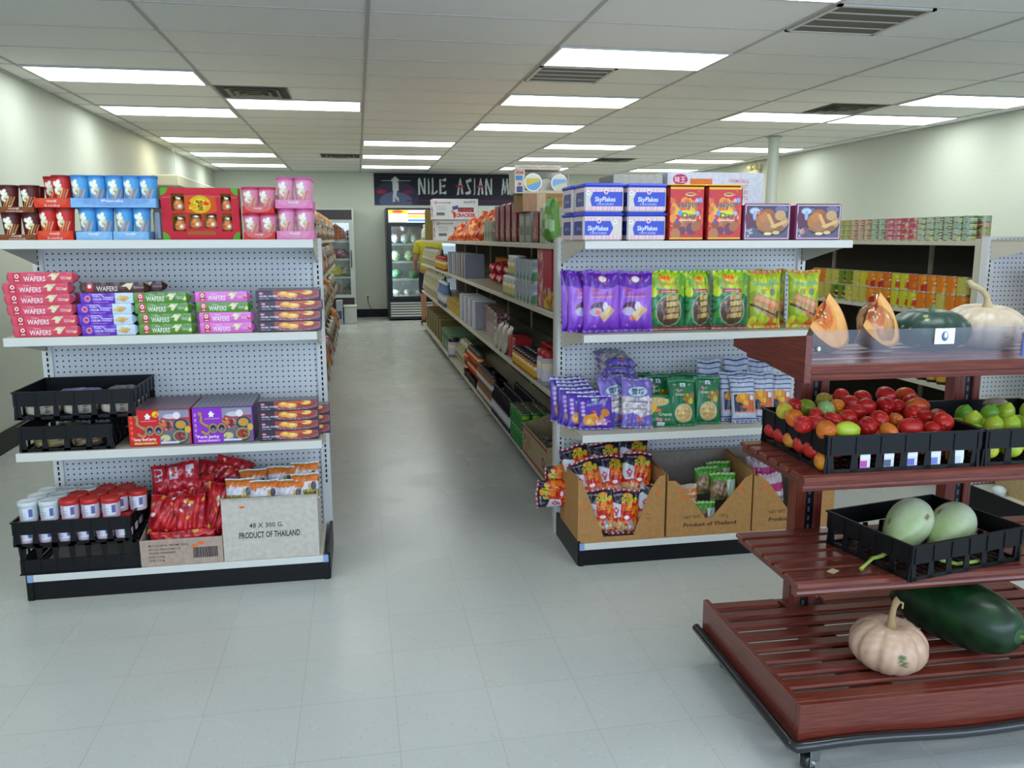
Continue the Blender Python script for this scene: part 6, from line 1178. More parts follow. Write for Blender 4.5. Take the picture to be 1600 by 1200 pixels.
for i in range(22):
    y = 4.24+i*.0785
    for j in range(4):
        q = order[i] if not (i == 1 and j == 2) else 8
        place(cans[q], 'flat_tin', (FX+.052, y, 1.4812+j*.0342), '%s, %s column from the cream post, %s layer' % (kinds[q][3], ORD[i], ('bottom', 'second', 'third', 'top')[j]), 'tin can', 'small flat tins stacked four high', rz=rg.uniform(-.3, .3)+PI/2)
    if i < 8:
        for j in range(4): place(cans[(i+j) % 9], 'flat_tin', (FX+.14, y, 1.4812+j*.0342), 'flat tin in the second row behind, %s column from the cream post, %s layer' % (ORD[i], ('bottom', 'second', 'third', 'top')[j]), 'tin can', 'small flat tins of the second row')
# second shelf: tall fruit tins, two high
fk = [('c8701c', ['d8a03c', 'e0b860'], 'd8902c', 'orange fruit tin'), ('b8b028', ['a83020', 'c04028'], 'c8c83c', 'yellow-green fruit tin with red fruit'), ('c87820', ['a82820', 'c03428'], 'd89028', 'orange tin with red cherries'), ('6c7c1c', ['5c1c28', 'e0dcd0', '6c2030'], '2c6c2c', 'dark green tin with maroon fruit'), ('b0a84c', ['d0c070', 'c8b860'], 'c8b848', 'pale yellow fruit tin'), ('c05c18', ['b04818', 'c87028'], 'c87020', 'deep orange tin')]
fc = [lblcan(.041, .106, k[0], k[1], k[2], 30+i, 44, 26) for i, k in enumerate(fk)]
up2 = [4, 0, 0, 0, 2, 5, 1, 1, 5, 2, 2, 1, 4, 3, 3, 4, 4, 0, 0]; lo2 = [0, 0, 4, 0, 0, 1, 1, 1, 2, 2, 2, 4, 4, 4, 3, 3, 4, 4, 0]
for i in range(19):
    y = 4.24+i*.0865
    for j, q in ((0, lo2[i]), (1, up2[i])):
        place(fc[q], 'fruit_tin', (FX+.056, y, 1.0612+j*.107), '%s, %s from the cream post, %s layer' % (fk[q][3], ORD[i], ('lower', 'upper')[j]), 'tin can', 'fruit tins stacked two high', rz=PI/2+rg.uniform(-.25, .25))
b = boxp(.2, .12, .16, 'a8a8b8', None, mat='card'); bx = b.build('box'); place(bx, 'box', (FX+.03, 6.05, 1.0612), 'grey box with dark print at the far end of the fruit tins', 'box', rz=-PI/2)
# third shelf and base: dark jars and bottles
def bottle(c, lab, cap_, h=.2, r=.027, neck=.011):
    b = MB(); b.lathe([(.0, 0), (r, 0), (r, h*.58), (r*.75, h*.68), (neck, h*.78), (neck, h*.93)], 16, c, 'gloss', cap=False)
    cv = Cv(20, 8, lab); cv.rect(.1, .3, .4, .8, 'c8a83c').rect(.55, .2, .9, .7, 'd8d4c8'); b.lathe([(r+.0006, h*.16), (r+.0006, h*.5)], cv=cv, mat='paper', cap=False)
    k = MB(); k.lathe([(neck+.003, h*.9), (neck+.003, h), (0, h)], 12, cap_, 'plastic', cap=False); return (b.build('bottle'), [Pt('cap', k.build('cap'))])
def jar(c, lab, lid, h=.11, r=.033):
    b = MB(); b.lathe([(.0, 0), (r, 0), (r, h*.74), (r*.82, h*.82)], 18, c, 'gloss', cap=False); cv = Cv(24, 10, lab); cv.blobs(0, .1, 1, .9, 10, .2, [c, 'e8d8b0', lab], 3); b.lathe([(r+.0006, h*.15), (r+.0006, h*.66)], cv=cv, mat='paper', cap=False)
    k = MB(); k.lathe([(r*.86, h*.8), (r*.9, h*.82), (r*.9, h), (0, h)], 18, lid, 'plastic', cap=False); return (b.build('jar'), [Pt('lid', k.build('lid'))])
jd = jar('3c2418', 'b89028', '14120e'); je = jar('5c5040', 'd0ccc0', '1a1814'); bd = bottle('1c120c', '8c6420', 'b89c2c'); be = bottle('20140c', '3c2c1c', 'b84a1c')
for i in range(11):
    place((jd, je)[i % 4 == 3], 'sauce_jar', (FX+.05, 5.1+i*.09, .6312), 'yellow-labelled sauce jar, third shelf by the wall, %s from the front' % ORD[i], 'jar', 'dark sauce jars')
for i in range(5): place(jd, 'sauce_jar', (FX+.05, 4.35+i*.09, .6312), 'sauce jar with yellow label near the cream post, %s from the front' % ORD[i], 'jar', 'sauce jars near the cream post')
yb = MB(); place(bag(.13, .13, .06, Cv(30, 30, 'c8a818').blobs(0, 0, 1, 1, 20, .1, ['c8a818', 'd8c040', '5c3c18'], 3), 3).build('bag'), 'snack_bag', (FX+.05, 4.22, .7412+.0), 'yellow bag lying on the sauce jars near the cream post', 'snack bag', rz=-PI/2) if False else None
for i in range(24):
    for r in range(2): place((bd, be)[(i+r) % 2], 'sauce_bottle', (FX+.07+r*.075, 4.5+i*.072, .1212), 'small dark sauce bottle, base deck by the wall, %s along, %s row' % (ORD[i], ('aisle', 'inner')[r]), 'bottle', 'small dark sauce bottles', sc_=1.0)
# --- right-hand end display behind the produce stand
cvb = Cv(60, 70, 'c88a1c'); cvb.blobs(0, .1, 1, .9, 50, .1, ['d8c020', 'c8381c', 'd87820', 'b82848', 'e0b030'], 4).rect(0, .93, 1, 1, 'b81c5c').blobs(.3, .4, .8, .75, 10, .12, ['d0583c', 'e88c60', 'c83c28'], 2).ell(.4, .86, .1, .04, OR)
YG = bag(.19, .27, .1, cvb, 131, .05).build('bag')
for q, (x, lab) in enumerate(((3.50, 'leftmost'), (3.70, 'second from left'), (3.90, 'third from left'))): place(YG, 'snack_bag', (x, 3.66, RZv[1]+.003), 'red and yellow chip bag standing on the right-edge end display, %s' % lab, 'snack bag', 'red and yellow chip bags', rot=(-.12, 0, .1))
cvb = Cv(50, 76, 'c8941c'); cvb.rect(0, .55, 1, .75, 'a83c1c').text('Bánh Mì', .1, .6, .1, 'e8d8c8', w=.8, bold=.04).rect(0, .0, 1, .2, 'd0c020').blobs(.1, .2, .9, .52, 18, .08, ['d8ccc4', 'a84c28', 'e8d8c0', '8c3c1c'], 5).rect(0, .78, 1, 1, 'c88c1c').stripes(.8, .98, 4, 'a85c1c')
YH = bag(.13, .24, .07, cvb, 132, .04).build('bag')
for q in range(5): place(YH, 'snack_bag', (3.455+q*.115, 3.66-.01*(q % 2), RZv[2]+.003), 'golden snack bag with brown band on the right-edge third shelf, %s from left' % ORD[q], 'snack bag', 'golden snack bags on the right edge', rot=(-.15, -.08, .1))
wb = Cv(40, 30, 'b8c4c4'); wb.rect(0, .6, 1, .8, 'a8345c', .6).blobs(0, .1, 1, .5, 12, .12, ['6ca8a8', 'd8dce0', '4c8c8c'], 4); WB = boxp(.14, .1, .06, 'b0b8b8', wb, mat='gloss').build('box')
for i in range(2):
    for j in range(5 if i else 3): place(WB, 'tea_box', (3.53+i*.15-.0, 3.60, ZR+j*.0605), 'small white and teal box, right-edge top shelf, %s stack, %s from bottom' % (('left', 'right')[i], ORD[j]), 'box', 'small white and teal boxes')
b = carton(.42, .3, .2, .22, 'b09a68', hb=.22); b.text('NOODLE COMPANY', (.04, -.0006, .14), (1, 0, 0), (0, 0, 1), .018, '5c4c30', 'paper', width=.2); b.text('HANDLE WITH CARE', (.04, -.0006, .105), (1, 0, 0), (0, 0, 1), .012, '5c4c30', 'paper', width=.2); cvx = b.build('carton')
b = carton(.3, .36, .2, .22, 'b09a68', hb=.22); place(cvx, 'carton', (3.44, 3.585, .1062), 'tan carton with brown lettering on the base of the right-edge display', 'carton')
b = MB(); b.lathe([(0, 0), (.03, 0), (.036, .04), (.02, .055), (0, .06)], 18, 'c8d0c8', 'plastic', cap=False); place(b.build('cap'), 'small_jar', (3.395, 3.80, .1062), 'small white round jar beside the tan carton at the right edge', 'jar')

# --- central shelving, aisle face.  near = small y
AX = 1.0
def R2(me, name, y, z, label, cat, group=None, dx=.05, rz=-PI/2, rot=None, sc_=None): return place(me, name, (AX+dx, y, z), label, cat, group, rz=rz, rot=rot, sc_=sc_)
def bxm(w, d, h, c, fr=None, mat='gloss', side=None): return boxp(w, d, h, c, fr, left=side, right=side, mat=mat, bev=.003).build('box')
Z0, Z1, Z2, Z3 = 1.4712, 1.1012, .6612, .1212
# top shelf
gc = Cv(40, 60, '5c8c3c'); gc.blobs(0, 0, 1, 1, 30, .1, ['6c9c4c', '4c7c34', '8cb46c', 'a8c494'], 3); R2(bag(.17, .25, .09, gc, 141, .04).build('bag'), 'green_bag', 4.52, Z0, 'green film bag at the near end of the central top shelf', 'snack bag')
gg = Cv(30, 50, 'a0ac98'); gg.rect(0, .2, 1, .45, '7c8c7c').rect(.2, .6, .8, .8, 'b8c0b0'); R2(bxm(.14, .1, .2, '98a490', gg, side=gg), 'grey_green_box', 4.74, Z0, 'pale grey-green box behind the green bag on the central top shelf', 'box')
mt = Cv(30, 60, '7c1c38'); mt.rect(0, 0, 1, .06, '4c1020').rect(.15, .15, .85, .85, '8c2844').blobs(.2, .2, .8, .5, 12, .1, ['a87050', '6c3028', 'c09070'], 5); mtin = boxp(.17, .12, .24, '6c1830', mt, left=mt, right=mt, mat='tin', bev=.012, ins=.01).build('tin')
gx = Cv(40, 60, '8c9088'); gx.rect(.1, .25, .9, .55, '5c6458').rect(.1, .65, .9, .9, 'a0a498'); gbx = bxm(.16, .14, .185, '80847c', gx, side=gx)
R2(mtin, 'maroon_tin', 4.93, Z0, 'maroon biscuit tin nearest the post on the central top shelf', 'biscuit tin', 'maroon tins on the central top shelf', sc_=(1, 1, .755))
R2(gbx, 'grey_box', 5.15, Z0, 'grey box with olive panel, nearer one on the central top shelf', 'box'); R2(gbx, 'grey_box', 5.36, Z0, 'grey box with olive panel, farther one on the central top shelf', 'box')
for i in range(4): R2(mtin, 'maroon_tin', 5.62+i*.24, Z0, 'shiny maroon tin beyond the grey boxes, %s from the near end' % ORD[i], 'biscuit tin', 'maroon tins on the central top shelf', sc_=(1.05, 1, 1.12))
ct = Cv(30, 40, 'b8b4a0'); ct.rect(0, .2, 1, .5, '8c8c78'); cm = lblcan(.06, .16, 'a8a898', ['8c8c7c', 'c8c4b0'], '98988c', 5)
for i in range(3): R2(cm, 'cream_tin', 6.52+i*.14, Z0, 'round cream tin before the orange chip bags, %s from the near end' % ORD[i], 'tin can', 'round cream tins', dx=.08)
oc = Cv(40, 50, 'd8501c'); oc.blobs(0, 0, 1, 1, 46, .08, ['e0701c', 'c8301c', 'e89838', 'f0c08c', 'd84820'], 6); ob = bag(.2, .24, .09, oc, 151, .04, wr=2).build('bag')
for i in range(8): R2(ob, 'orange_chip_bag', 6.98+i*.4, Z0+.0, 'glossy orange chip bag piled on the central top shelf, %s from near end' % ORD[i], 'snack bag', 'orange chip bags', dx=.07, rot=(-.3-.08*i+.25*math.sin(i*2.3), .25*math.sin(i*1.7), -PI/2+.3+.4*math.sin(i*3.1)), sc_=1.12-.03*i)
for i in range(3): R2(ob, 'orange_chip_bag', 6.95+i*.3, Z0+.09, 'orange chip bag on top of the pile, %s from the near end' % ORD[i], 'snack bag', 'orange chip bags lying on top', dx=.18, rot=(-.9, 0, -PI/2+.4))
sc1 = Cv(200, 96, 'd4d4d8'); sc1.ell(.07, .82, .035, .07, 'c02440').ell(.07, .82, .018, .04, 'd4d4d8').text('NONGSHIM', .12, .78, .07, '5c5c64', w=.28, bold=.03).text('농심새우깡', .68, .8, .1, '5c3844', w=.26, bold=.02).stripes(.45, .7, 3, 'a8a8b0', .08, .28, vert=False, duty=.3).rect(.08, .2, .26, .34, '6c6c74').poly([(.4, .45), (.5, .35), (.5, .1), (.46, .05), (.44, .3), (.38, .5)], 'c83444').poly([(.42, .62), (.55, .7), (.56, .52), (.44, .45)], '4c5494')
sc1.rect(.55, .36, .9, .58, '34343c').text('SHRIMP', .56, .39, .15, 'd04050', w=.33, bold=.06).text('CRACKER', .5, .13, .17, 'c83040', w=.44, bold=.06)
scb = boxp(.62, .34, .275, 'c4c4c8', sc1, left=sc1, right=sc1, mat='card').build('carton')
place(scb, 'shrimp_cracker_carton', (AX+.36, 11.5, Z0), 'white shrimp cracker carton, lower one on the central top shelf', 'carton', 'white shrimp cracker cartons')
place(scb, 'shrimp_cracker_carton', (AX+.33, 11.45, Z0+.276), 'white shrimp cracker carton stacked on top of another', 'carton', 'white shrimp cracker cartons')
R2(bxm(.3, .3, .44, '7c6a34', mat='card'), 'brown_carton', 12.7, Z0, 'tall olive-brown carton beyond the shrimp cracker cartons', 'carton', dx=.02)
wj = bottle('c0c8b8', 'd8dcd0', 'c8ccc8', .24, .05, .02)
for i in range(3): R2(wj, 'white_jug', 13.1+i*.25, Z0, 'pale plastic jug at the far end of the central top shelf, %s one' % ORD[i], 'jug', 'pale jugs at the far end', dx=.07)
# carton of bowls stacked on the tins
cb = Cv(120, 60, 'a8804c'); cb.rect(0, 0, .3, 1, 'b0887c', .5).rect(.3, 0, .48, 1, 'd0b494').rect(.5, .1, .9, .8, 'b88c4c').rect(.85, .3, 1, .8, '3c7c3c').rect(.84, .82, .98, .9, 'c03c2c').text('CUP NOODLE', .52, .45, .14, '7c5428', w=.3)
place(boxp(.30, .3, .11, 'a8804c', cb, mat='card').build('carton'), 'brown_carton', (1.155, 5.10, 1.6585), 'brown carton resting on the grey boxes and maroon tins', 'carton')
b = MB(); b.box(-.14, .14, .2, .205, 0, .14, 'd8d4c4', 'card'); b.box(-.14, .14, .0, .2, 0, .004, 'c8c0a8', 'card'); b.box(-.14, -.136, 0, .2, .004, .14, 'd0c8b8', 'card'); b.box(.136, .14, 0, .2, .004, .12, 'd0c8b8', 'card'); b.box(-.14, .14, -.004, 0, 0, .018, 'd8c8a8', 'card'); b.box(-.2, .09, .0, .2, .142, .146, 'dcd4c0', 'card'); b.box(-.2, .09, -.004, 0, .142, .168, 'e0d4c4', 'card')
cvp = Cv(30, 60, 'ddd4c4'); cvp.rect(.1, .8, .9, .95, 'c85848', .7).rect(.1, .55, .8, .75, '5494c4').rect(.2, .05, .8, .3, '4c5c94').ell(.5, .4, .2, .06, 'd86c4c'); b.face((-.2, -.004, .0), (.06, 0, .0), (0, 0, .14), cvp, 'card'); b.box(-.2, -.141, -.0035, .2, 0, .14, 'ddd4c4', 'card')
b.text('ORIENTAL NOODLES', (-.17, -.0046, .150), (1, 0, 0), (0, 0, 1), .010, 'c05848', 'paper', width=.24)
place(b.build('display_box'), 'bowl_display_box', (1.16, 5.12, 1.7695), 'white open display box of noodle bowls on the brown carton', 'display box')
bw = MB(); bc = Cv(40, 40, 'e4e4e4')
for sx_, col in ((0, 0),): pass
def bowl(c1, c2, s):
    b = MB(); b.lathe([(0, 0), (.04, 0), (.058, .045), (.062, .05), (.06, .052)], 28, 'e8e8e6', 'plastic', cap=False)
    n = 32; U, W2 = np.meshgrid(np.linspace(0, 1, n), np.linspace(0, 2*PI, 40)); P = np.stack([U*.06*np.cos(W2), U*.06*np.sin(W2), 0*U+.0525], -1); X, Y = P[..., 0]/.06, P[..., 1]/.06
    c = np.where((U > .86)[..., None], np.array(hx('ecece8')), np.where((Y < -.1+.3*X)[..., None], np.array(hx(c1)), np.where((Y < .45)[..., None], np.array(hx(c2)), np.array(hx('e4e0d4'))))); b.add(P.reshape(-1, 3), [[i*n+j, (i+1)*n+j, (i+1)*n+j+1, i*n+j+1] for i in range(39) for j in range(n-1)], c.reshape(-1, 3), 'paper'); return b.build('bowl')
for q, (x, c1, c2, s, lab) in enumerate(((-.085, '7cacdc', 'd8c458', .93, 'left'), (.015, 'dcdcd8', 'e0d8b8', .72, 'middle, paler'), (.085, 'd8d8c0', '8cb8e4', .9, 'right'))): place(bowl(c1, c2, 3), 'noodle_bowl', (1.16+x, 5.12+(.045, .12, .06)[q], 1.7695+.0045+.0625*s), 'round noodle bowl facing out of the display box, %s' % lab, 'noodle bowl', 'noodle bowls in the display box', rot=(PI/2-.05, 0, 0), sc_=s)
# second shelf
rb = Cv(40, 70, 'a81c38'); rb.rect(0, 0, 1, .3, 'c0ac28').blobs(0, 0, 1, .32, 10, .06, ['d0c040', 'a8a0a0', 'a81c38'], 3); rb2 = Cv(40, 70, 'b8606c'); rb2.blobs(0, 0, 1, 1, 40, .07, ['c88050', 'b03048', 'd0a8a0', 'a83c50'], 5)
R2(bxm(.2, .14, .34, 'a01c34', rb, side=rb), 'red_box', 4.60, Z1, 'tall crimson and yellow box at the near end of the central second shelf', 'box'); R2(bxm(.16, .12, .35, 'a84858', rb2, side=rb2), 'red_box', 4.79, Z1, 'tall pink-red patterned box beside the crimson one', 'box')
gt_ = lblcan(.05, .135, '9ca0a4', ['4c7c4c', '3c6c3c'], '8c9098', 7); 
for i in range(5):
    for j in range(2): R2(gt_, 'green_white_tin', 4.93+i*.112, Z1+j*.136, 'grey and green round tin, %s from the red boxes, %s layer' % (ORD[i], ('lower', 'upper')[j]), 'tin can', 'grey and green tins', dx=.06)
sj = jar('a8a484', 'b8b070', 'c8ccd0', .14, .045)
for i in range(4): R2(sj, 'silver_jar', 5.53+i*.115, Z1, 'silver-topped jar on the central second shelf, %s from the near end' % ORD[i], 'jar', 'silver-topped jars', dx=.06)
for i in range(3): R2(sj, 'silver_jar', 5.55+i*.115, Z1+.141, 'silver-topped jar of the upper layer, %s from the near end' % ORD[i], 'jar', 'silver-topped jars of the upper layer', dx=.08)
rbg = Cv(40, 40, 'b01c2c'); rbg.blobs(0, 0, 1, 1, 24, .08, ['c02838', 'a01424', 'c89c94'], 4).rect(0, .45, 1, .5, 'c8a8b0'); RB = bag(.24, .2, .09, rbg, 161, .04, wr=2).build('bag')
for i in range(4):
    for j in range(2): R2(RB, 'red_bag', 6.25+i*.38, Z1+.045+j*.085, 'red film bag lying on the central second shelf, %s from the near end, %s' % (ORD[i], ('lower', 'upper')[j]), 'snack bag', 'red film bags lying flat', dx=.16, rot=(-PI/2+.15, 0, -PI/2))
R2(bxm(.9, .26, .22, 'b8741c', mat='card'), 'orange_carton', 7.55, Z1, 'open orange-brown carton on the central second shelf', 'carton', dx=.31)
for i in range(8): R2(bxm(.07, .2, .24, ('8c90a4', 'a89c90', '9c8ca8', 'b0a49c', '8ca0a8', 'c0b8a8', '9890b0', 'a8b4b4')[i]), 'flat_packet', 8.35+i*.22, Z1, '%s flat packet standing on the central second shelf, %s from the near end' % (('grey-blue', 'tan', 'mauve', 'beige', 'teal-grey', 'cream', 'lilac', 'pale teal')[i], ORD[i]), 'packet', 'flat packets standing in a row', dx=.05)
yj = jar('a85c1c', 'c8a02c', 'a01c1c', .17, .05)
for i in range(7): R2(yj, 'yellow_jar', 10.2+i*.17, Z1, 'yellow-labelled jar with red lid, %s from the near end' % ORD[i], 'jar', 'yellow jars with red lids', dx=.07)
pbm = Cv(30, 34, 'a8a484'); pbm.blobs(0, 0, 1, 1, 40, .08, ['b8b494', '989474', 'c8c4a8', '888464'], 5); PBm = bag(.22, .27, .12, pbm, 171, .05, wr=2).build('bag')
for i in range(9):
    R2(PBm, 'noodle_bag', 11.5+i*.27, Z1, 'pale clear noodle bag far down the central second shelf, %s from the near end' % ORD[i], 'noodle bag', 'pale noodle bags on the second shelf', dx=.08, rot=(-.15, 0, -PI/2))
# third shelf
wl = jar('b8b0b8', 'd0c8d4', 'a81c24', .2, .045); R2(wl, 'white_jar', 4.60, Z2, 'tall white-labelled jar with red lid near the post', 'jar', dx=.06); R2(wl, 'white_jar', 4.71, Z2, 'second white-labelled jar with red lid near the post', 'jar', dx=.06)
oj = jar('b8681c', 'd09c2c', '2c2430', .115, .037)
for i in range(9):
    for r in range(2): R2(oj, 'orange_jar', 4.83+i*.083, Z2, 'orange jar with dark lid, %s from the post, %s row' % (ORD[i], ('front', 'second')[r]), 'jar', 'orange jars with dark lids', dx=.05+r*.08)
rk = bxm(.14, .12, .15, 'a01c24')
for i in range(6): R2(rk, 'red_packet', 4.62+i*.15, Z2, 'dark red packet behind the orange jars, %s from the post' % ORD[i], 'packet', 'dark red packets', dx=.2)
R2(rk, 'red_packet', 5.66, Z2, 'dark red packet at the far end of the orange jars, foremost', 'packet'); R2(rk, 'red_packet', 5.82, Z2, 'dark red packet next to the white pouches', 'packet')
wpc = Cv(30, 40, 'b8b0a0'); wpc.blobs(0, 0, 1, 1, 12, .1, ['c8c0b0', 'a8a090'], 3); WP_ = bag(.14, .21, .05, wpc, 181, .06).build('bag')
for i in range(3): R2(WP_, 'white_pouch', 5.98+i*.2, Z2, 'off-white pouch leaning over the shelf edge, %s from the near end' % ORD[i], 'pouch', 'off-white pouches', dx=.03, rot=(-.35, 0, -PI/2))
st_ = Cv(60, 12, '6c4448'); st_.rect(0, .3, 1, .7, 'a88c88').blobs(0, 0, 1, 1, 16, .3, ['8c4c50', 'c8b8b4', '5c3438'], 3); STB = bxm(.26, .1, .05, '7c5c5c', st_, 'film', st_)
for i in range(4):
    for j in range(5): R2(STB, 'noodle_stick_pack', 6.55+i*.28, Z2+j*.0505, 'striped brown packet pile, %s pile from the pouches, %s from the bottom' % (ORD[i], ORD[j]), 'packet', 'striped brown packets', dx=.06+.02*i)
wc_ = bxm(.24, .2, .26, 'b4b4c0', mat='card')
for i in range(4): R2(wc_, 'white_box', 7.72+i*.32, Z2, 'white box standing on the central third shelf, %s from the near end' % ORD[i], 'box', 'white boxes on the third shelf', dx=.05)
yp = Cv(30, 20, 'b89c18'); yp.blobs(0, 0, 1, 1, 20, .15, ['c8b028', 'a87c14', '8c2c1c'], 4); YP = bxm(.3, .2, .14, 'b09418', yp, side=yp)
for i in range(4): R2(YP, 'yellow_box', 8.98+i*.32, Z2, 'yellow packet box on the central third shelf, %s from the near end' % ORD[i], 'box', 'yellow packet boxes', dx=.05)
bb = bottle('5c74a8', 'a8b4cc', 'c8ccd4', .3, .05, .03)
for i in range(6): R2(bb, 'blue_bottle', 10.2+i*.15, Z2, 'blue bottle on the central third shelf, %s from the near end' % ORD[i], 'bottle', 'blue bottles', dx=.07)
for i in range(8): R2(PBm, 'noodle_bag', 11.15+i*.34, Z2+.0, 'pale clear noodle bag far down the central third shelf, %s from the near end' % ORD[i], 'noodle bag', 'pale noodle bags on the third shelf', dx=.07, rot=(-.15, 0, -PI/2), sc_=(1.1, 1, 1.35))
# base deck
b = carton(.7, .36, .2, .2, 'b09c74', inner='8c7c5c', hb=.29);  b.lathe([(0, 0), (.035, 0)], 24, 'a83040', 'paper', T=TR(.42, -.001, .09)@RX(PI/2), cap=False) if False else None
for k in range(24): pass
cvd = Cv(120, 44, 'b09c74'); cvd.rect(0, .06, 1, .13, '9c2430').rect(0, .86, 1, .94, '9c2430').ell(.86, .45, .06, .16, 'a83c48').ell(.86, .45, .03, .08, 'b09c74').blobs(.05, .25, .4, .7, 12, .08, ['a8604c', 'b07c5c'], 3); b.face((0, -.001, 0), (.7, 0, 0), (0, 0, .2), cvd, 'card')
sdc = Cv(60, 44, 'b09c74'); sdc.rect(0, .06, 1, .13, '9c2430').rect(0, .86, 1, .94, '9c2430').ell(.7, .45, .12, .16, 'a83c48')
place(b.build('carton'), 'striped_carton', (AX+.02, 5.16, Z3), 'open tan carton with red stripes on the central base deck', 'carton', rz=-PI/2+.0)
dk = pack(.15, .13, .06, ['3c2c30', 'a89c9c', '5c3438', '241c20'], 9)
for i in range(6): place(dk, 'dark_packet', (AX+.12+.12*(i % 2), 4.62+.15*(i//2), Z3+.09), 'dark wrapped packet inside the red-striped carton, %s, %s side' % (ORD[i//2]+' from the near end', ('aisle', 'inner')[i % 2]), 'packet', 'dark packets in the striped carton', rz=.4*i)
gcn = lblcan(.034, .12, '0c7c38', ['c03c1c', 'd8a828'], '8cb428', 9, 36, 20)
for i in range(6):
    for r in range(3):
        for j in range(2): R2(gcn, 'green_drink_can', 5.24+i*.072, Z3+j*.121, 'bright green drink can, %s from the striped carton, %s row, %s' % (ORD[i], ORD[r], ('lower', 'upper')[j]), 'drink can', 'bright green drink cans', dx=.05+r*.075)
dbt = bottle('140c10', 'a8a8b4', '1c1a22', .235, .03)
for i in range(12):
    for r in range(3): R2(dbt, 'dark_bottle', 5.72+i*.068, Z3, 'black bottle with pale label, %s from the green cans, %s row' % (ORD[i], ORD[r]), 'bottle', 'black sauce bottles', dx=.05+r*.085)
wpk = bottle('8c6444', 'b8b4bc', '30303c', .13, .032, .02)
for i in range(12):
    for j in range(2): R2(wpk, 'white_label_bottle', 6.58+i*.072, Z3+j*.131, 'short bottle with white and orange label, %s along, %s layer' % (ORD[i], ('lower', 'upper')[j]), 'bottle', 'short white-labelled bottles', dx=.06)
tr2 = crate(.4, .3, .07, 5, 4); 
for i in range(2): R2(tr2, 'dark_tray', 7.7+i*.42, Z3, 'dark shallow tray of jars on the central base deck, %s one' % ('nearer', 'farther')[i], 'tray', 'dark shallow trays', dx=.03)
orj = jar('b83c14', 'c8501c', '28402c', .12, .042)
for i in range(10):
    for j in range(2): R2(orj, 'orange_red_jar', 7.56+(i % 8)*.1+(.0 if i < 8 else .85), Z3+.072*(1 if i < 8 else 0)+j*.121, 'orange-red jar on the base deck, %s along, %s layer' % (ORD[i], ('lower', 'upper')[j]), 'jar', 'orange-red jars', dx=.1)
for i in range(6): R2(PBm, 'noodle_bag', 8.72+i*.18, Z3, 'pale yellowish bag on the central base deck, %s from the near end' % ORD[i], 'noodle bag', 'pale bags on the base deck', dx=.12, rot=(-.4, 0, -PI/2), sc_=(1, 1, .9))
gbx2 = Cv(50, 30, '6c8c6c'); gbx2.rect(0, .6, 1, .8, '4c6c50').rect(.1, .1, .5, .5, '8ca48c'); GB = bxm(.34, .3, .24, '5c7c5c', gbx2, 'card', gbx2)
for i in range(3): R2(GB, 'green_carton', 9.9+i*.36, Z3, 'green carton on the central base deck, %s from the near end' % ORD[i], 'carton', 'green cartons', dx=.05)
wj2 = jar('b8b8cc', 'c8c8dc', '1c1c24', .22, .07); R2(wj2, 'white_canister', 9.68, Z3, 'white canister with black lid before the green cartons', 'canister', dx=.08)
for i in range(6): R2(bxm(.3, .3, .3, '7c6c38', mat='card'), 'brown_carton', 11.15+i*.42, Z3, 'olive-brown carton at the far end of the base deck, %s from the near end' % ORD[i], 'carton', 'olive-brown cartons', dx=.06)
# --- left shelving, aisle face: what bulges past the end display
LX = -.34
lbg = Cv(30, 34, '8c8478'); lbg.blobs(0, 0, 1, 1, 50, .08, ['a89c88', '6c6458', 'b8b0a4', '7c5c3c', '5c5048'], 5); LB = bag(.2, .3, .13, lbg, 191, .05, wr=2).build('bag')
lb2 = Cv(30, 34, 'b8743c'); lb2.blobs(0, 0, 1, 1, 20, .1, ['c87c2c', 'a85c20', 'd89c50'], 6); LO = bag(.2, .4, .12, lb2, 192, .05).build('bag')
lb3 = Cv(30, 34, 'a83c6c'); lb3.blobs(0, 0, 1, 1, 20, .1, ['a83c6c', 'c8a8b4', '7c6c5c'], 7); LP = bag(.2, .28, .12, lb3, 193, .05).build('bag')
for k, (z, zn) in enumerate(((1.4762, 'top shelf'), (1.0912, 'second shelf'), (.6412, 'third shelf'), (.1212, 'base deck'))):
    for i in range(18):
        y = 4.36+i*.52; me = (LB, LB, LP, LB, LB, LO, LB)[(i*2+k) % 7] if k else (LB, LB, LO)[i % 3]
        nm_ = {id(LB): 'brownish clear bag', id(LO): 'orange-brown bag', id(LP): 'magenta-marked clear bag'}[id(me)]
        place(me, 'dried_food_bag', (LX-.0+(0, -.005, .005, .035)[k]-.06, y, z), '%s on the left shelving %s, %s from the near end' % (nm_, zn, ORD[i]), 'dried food bag', 'bags along the left shelving', rot=(-.1, 0, PI/2), sc_=(1.2, 1.2, .82 if k == 0 else 1.1))
# ================================================================== SHOPPER at the far end
def skin_mesh(pts, edges, radii, root, sub=2):
    me = bpy.data.meshes.new('s'); me.from_pydata(pts, edges, []); o = bpy.data.objects.new('s', me); COL.objects.link(o)
    o.modifiers.new('k', 'SKIN'); m2 = o.modifiers.new('u', 'SUBSURF'); m2.levels = sub; m2.render_levels = sub
    for i, r in enumerate(radii): v = me.skin_vertices[0].data[i]; v.radius = (r, r) if not hasattr(r, '__len__') else r; v.use_root = (i == root)
    dg = bpy.context.evaluated_depsgraph_get(); dg.update(); e = o.evaluated_get(dg).to_mesh()
    V = np.array([tuple(v.co) for v in e.vertices]); F = [list(p.vertices) for p in e.polygons]; o.evaluated_get(dg).to_mesh_clear()
    bpy.data.objects.remove(o); bpy.data.meshes.remove(me); return V, F
SK = 'b07a5c'
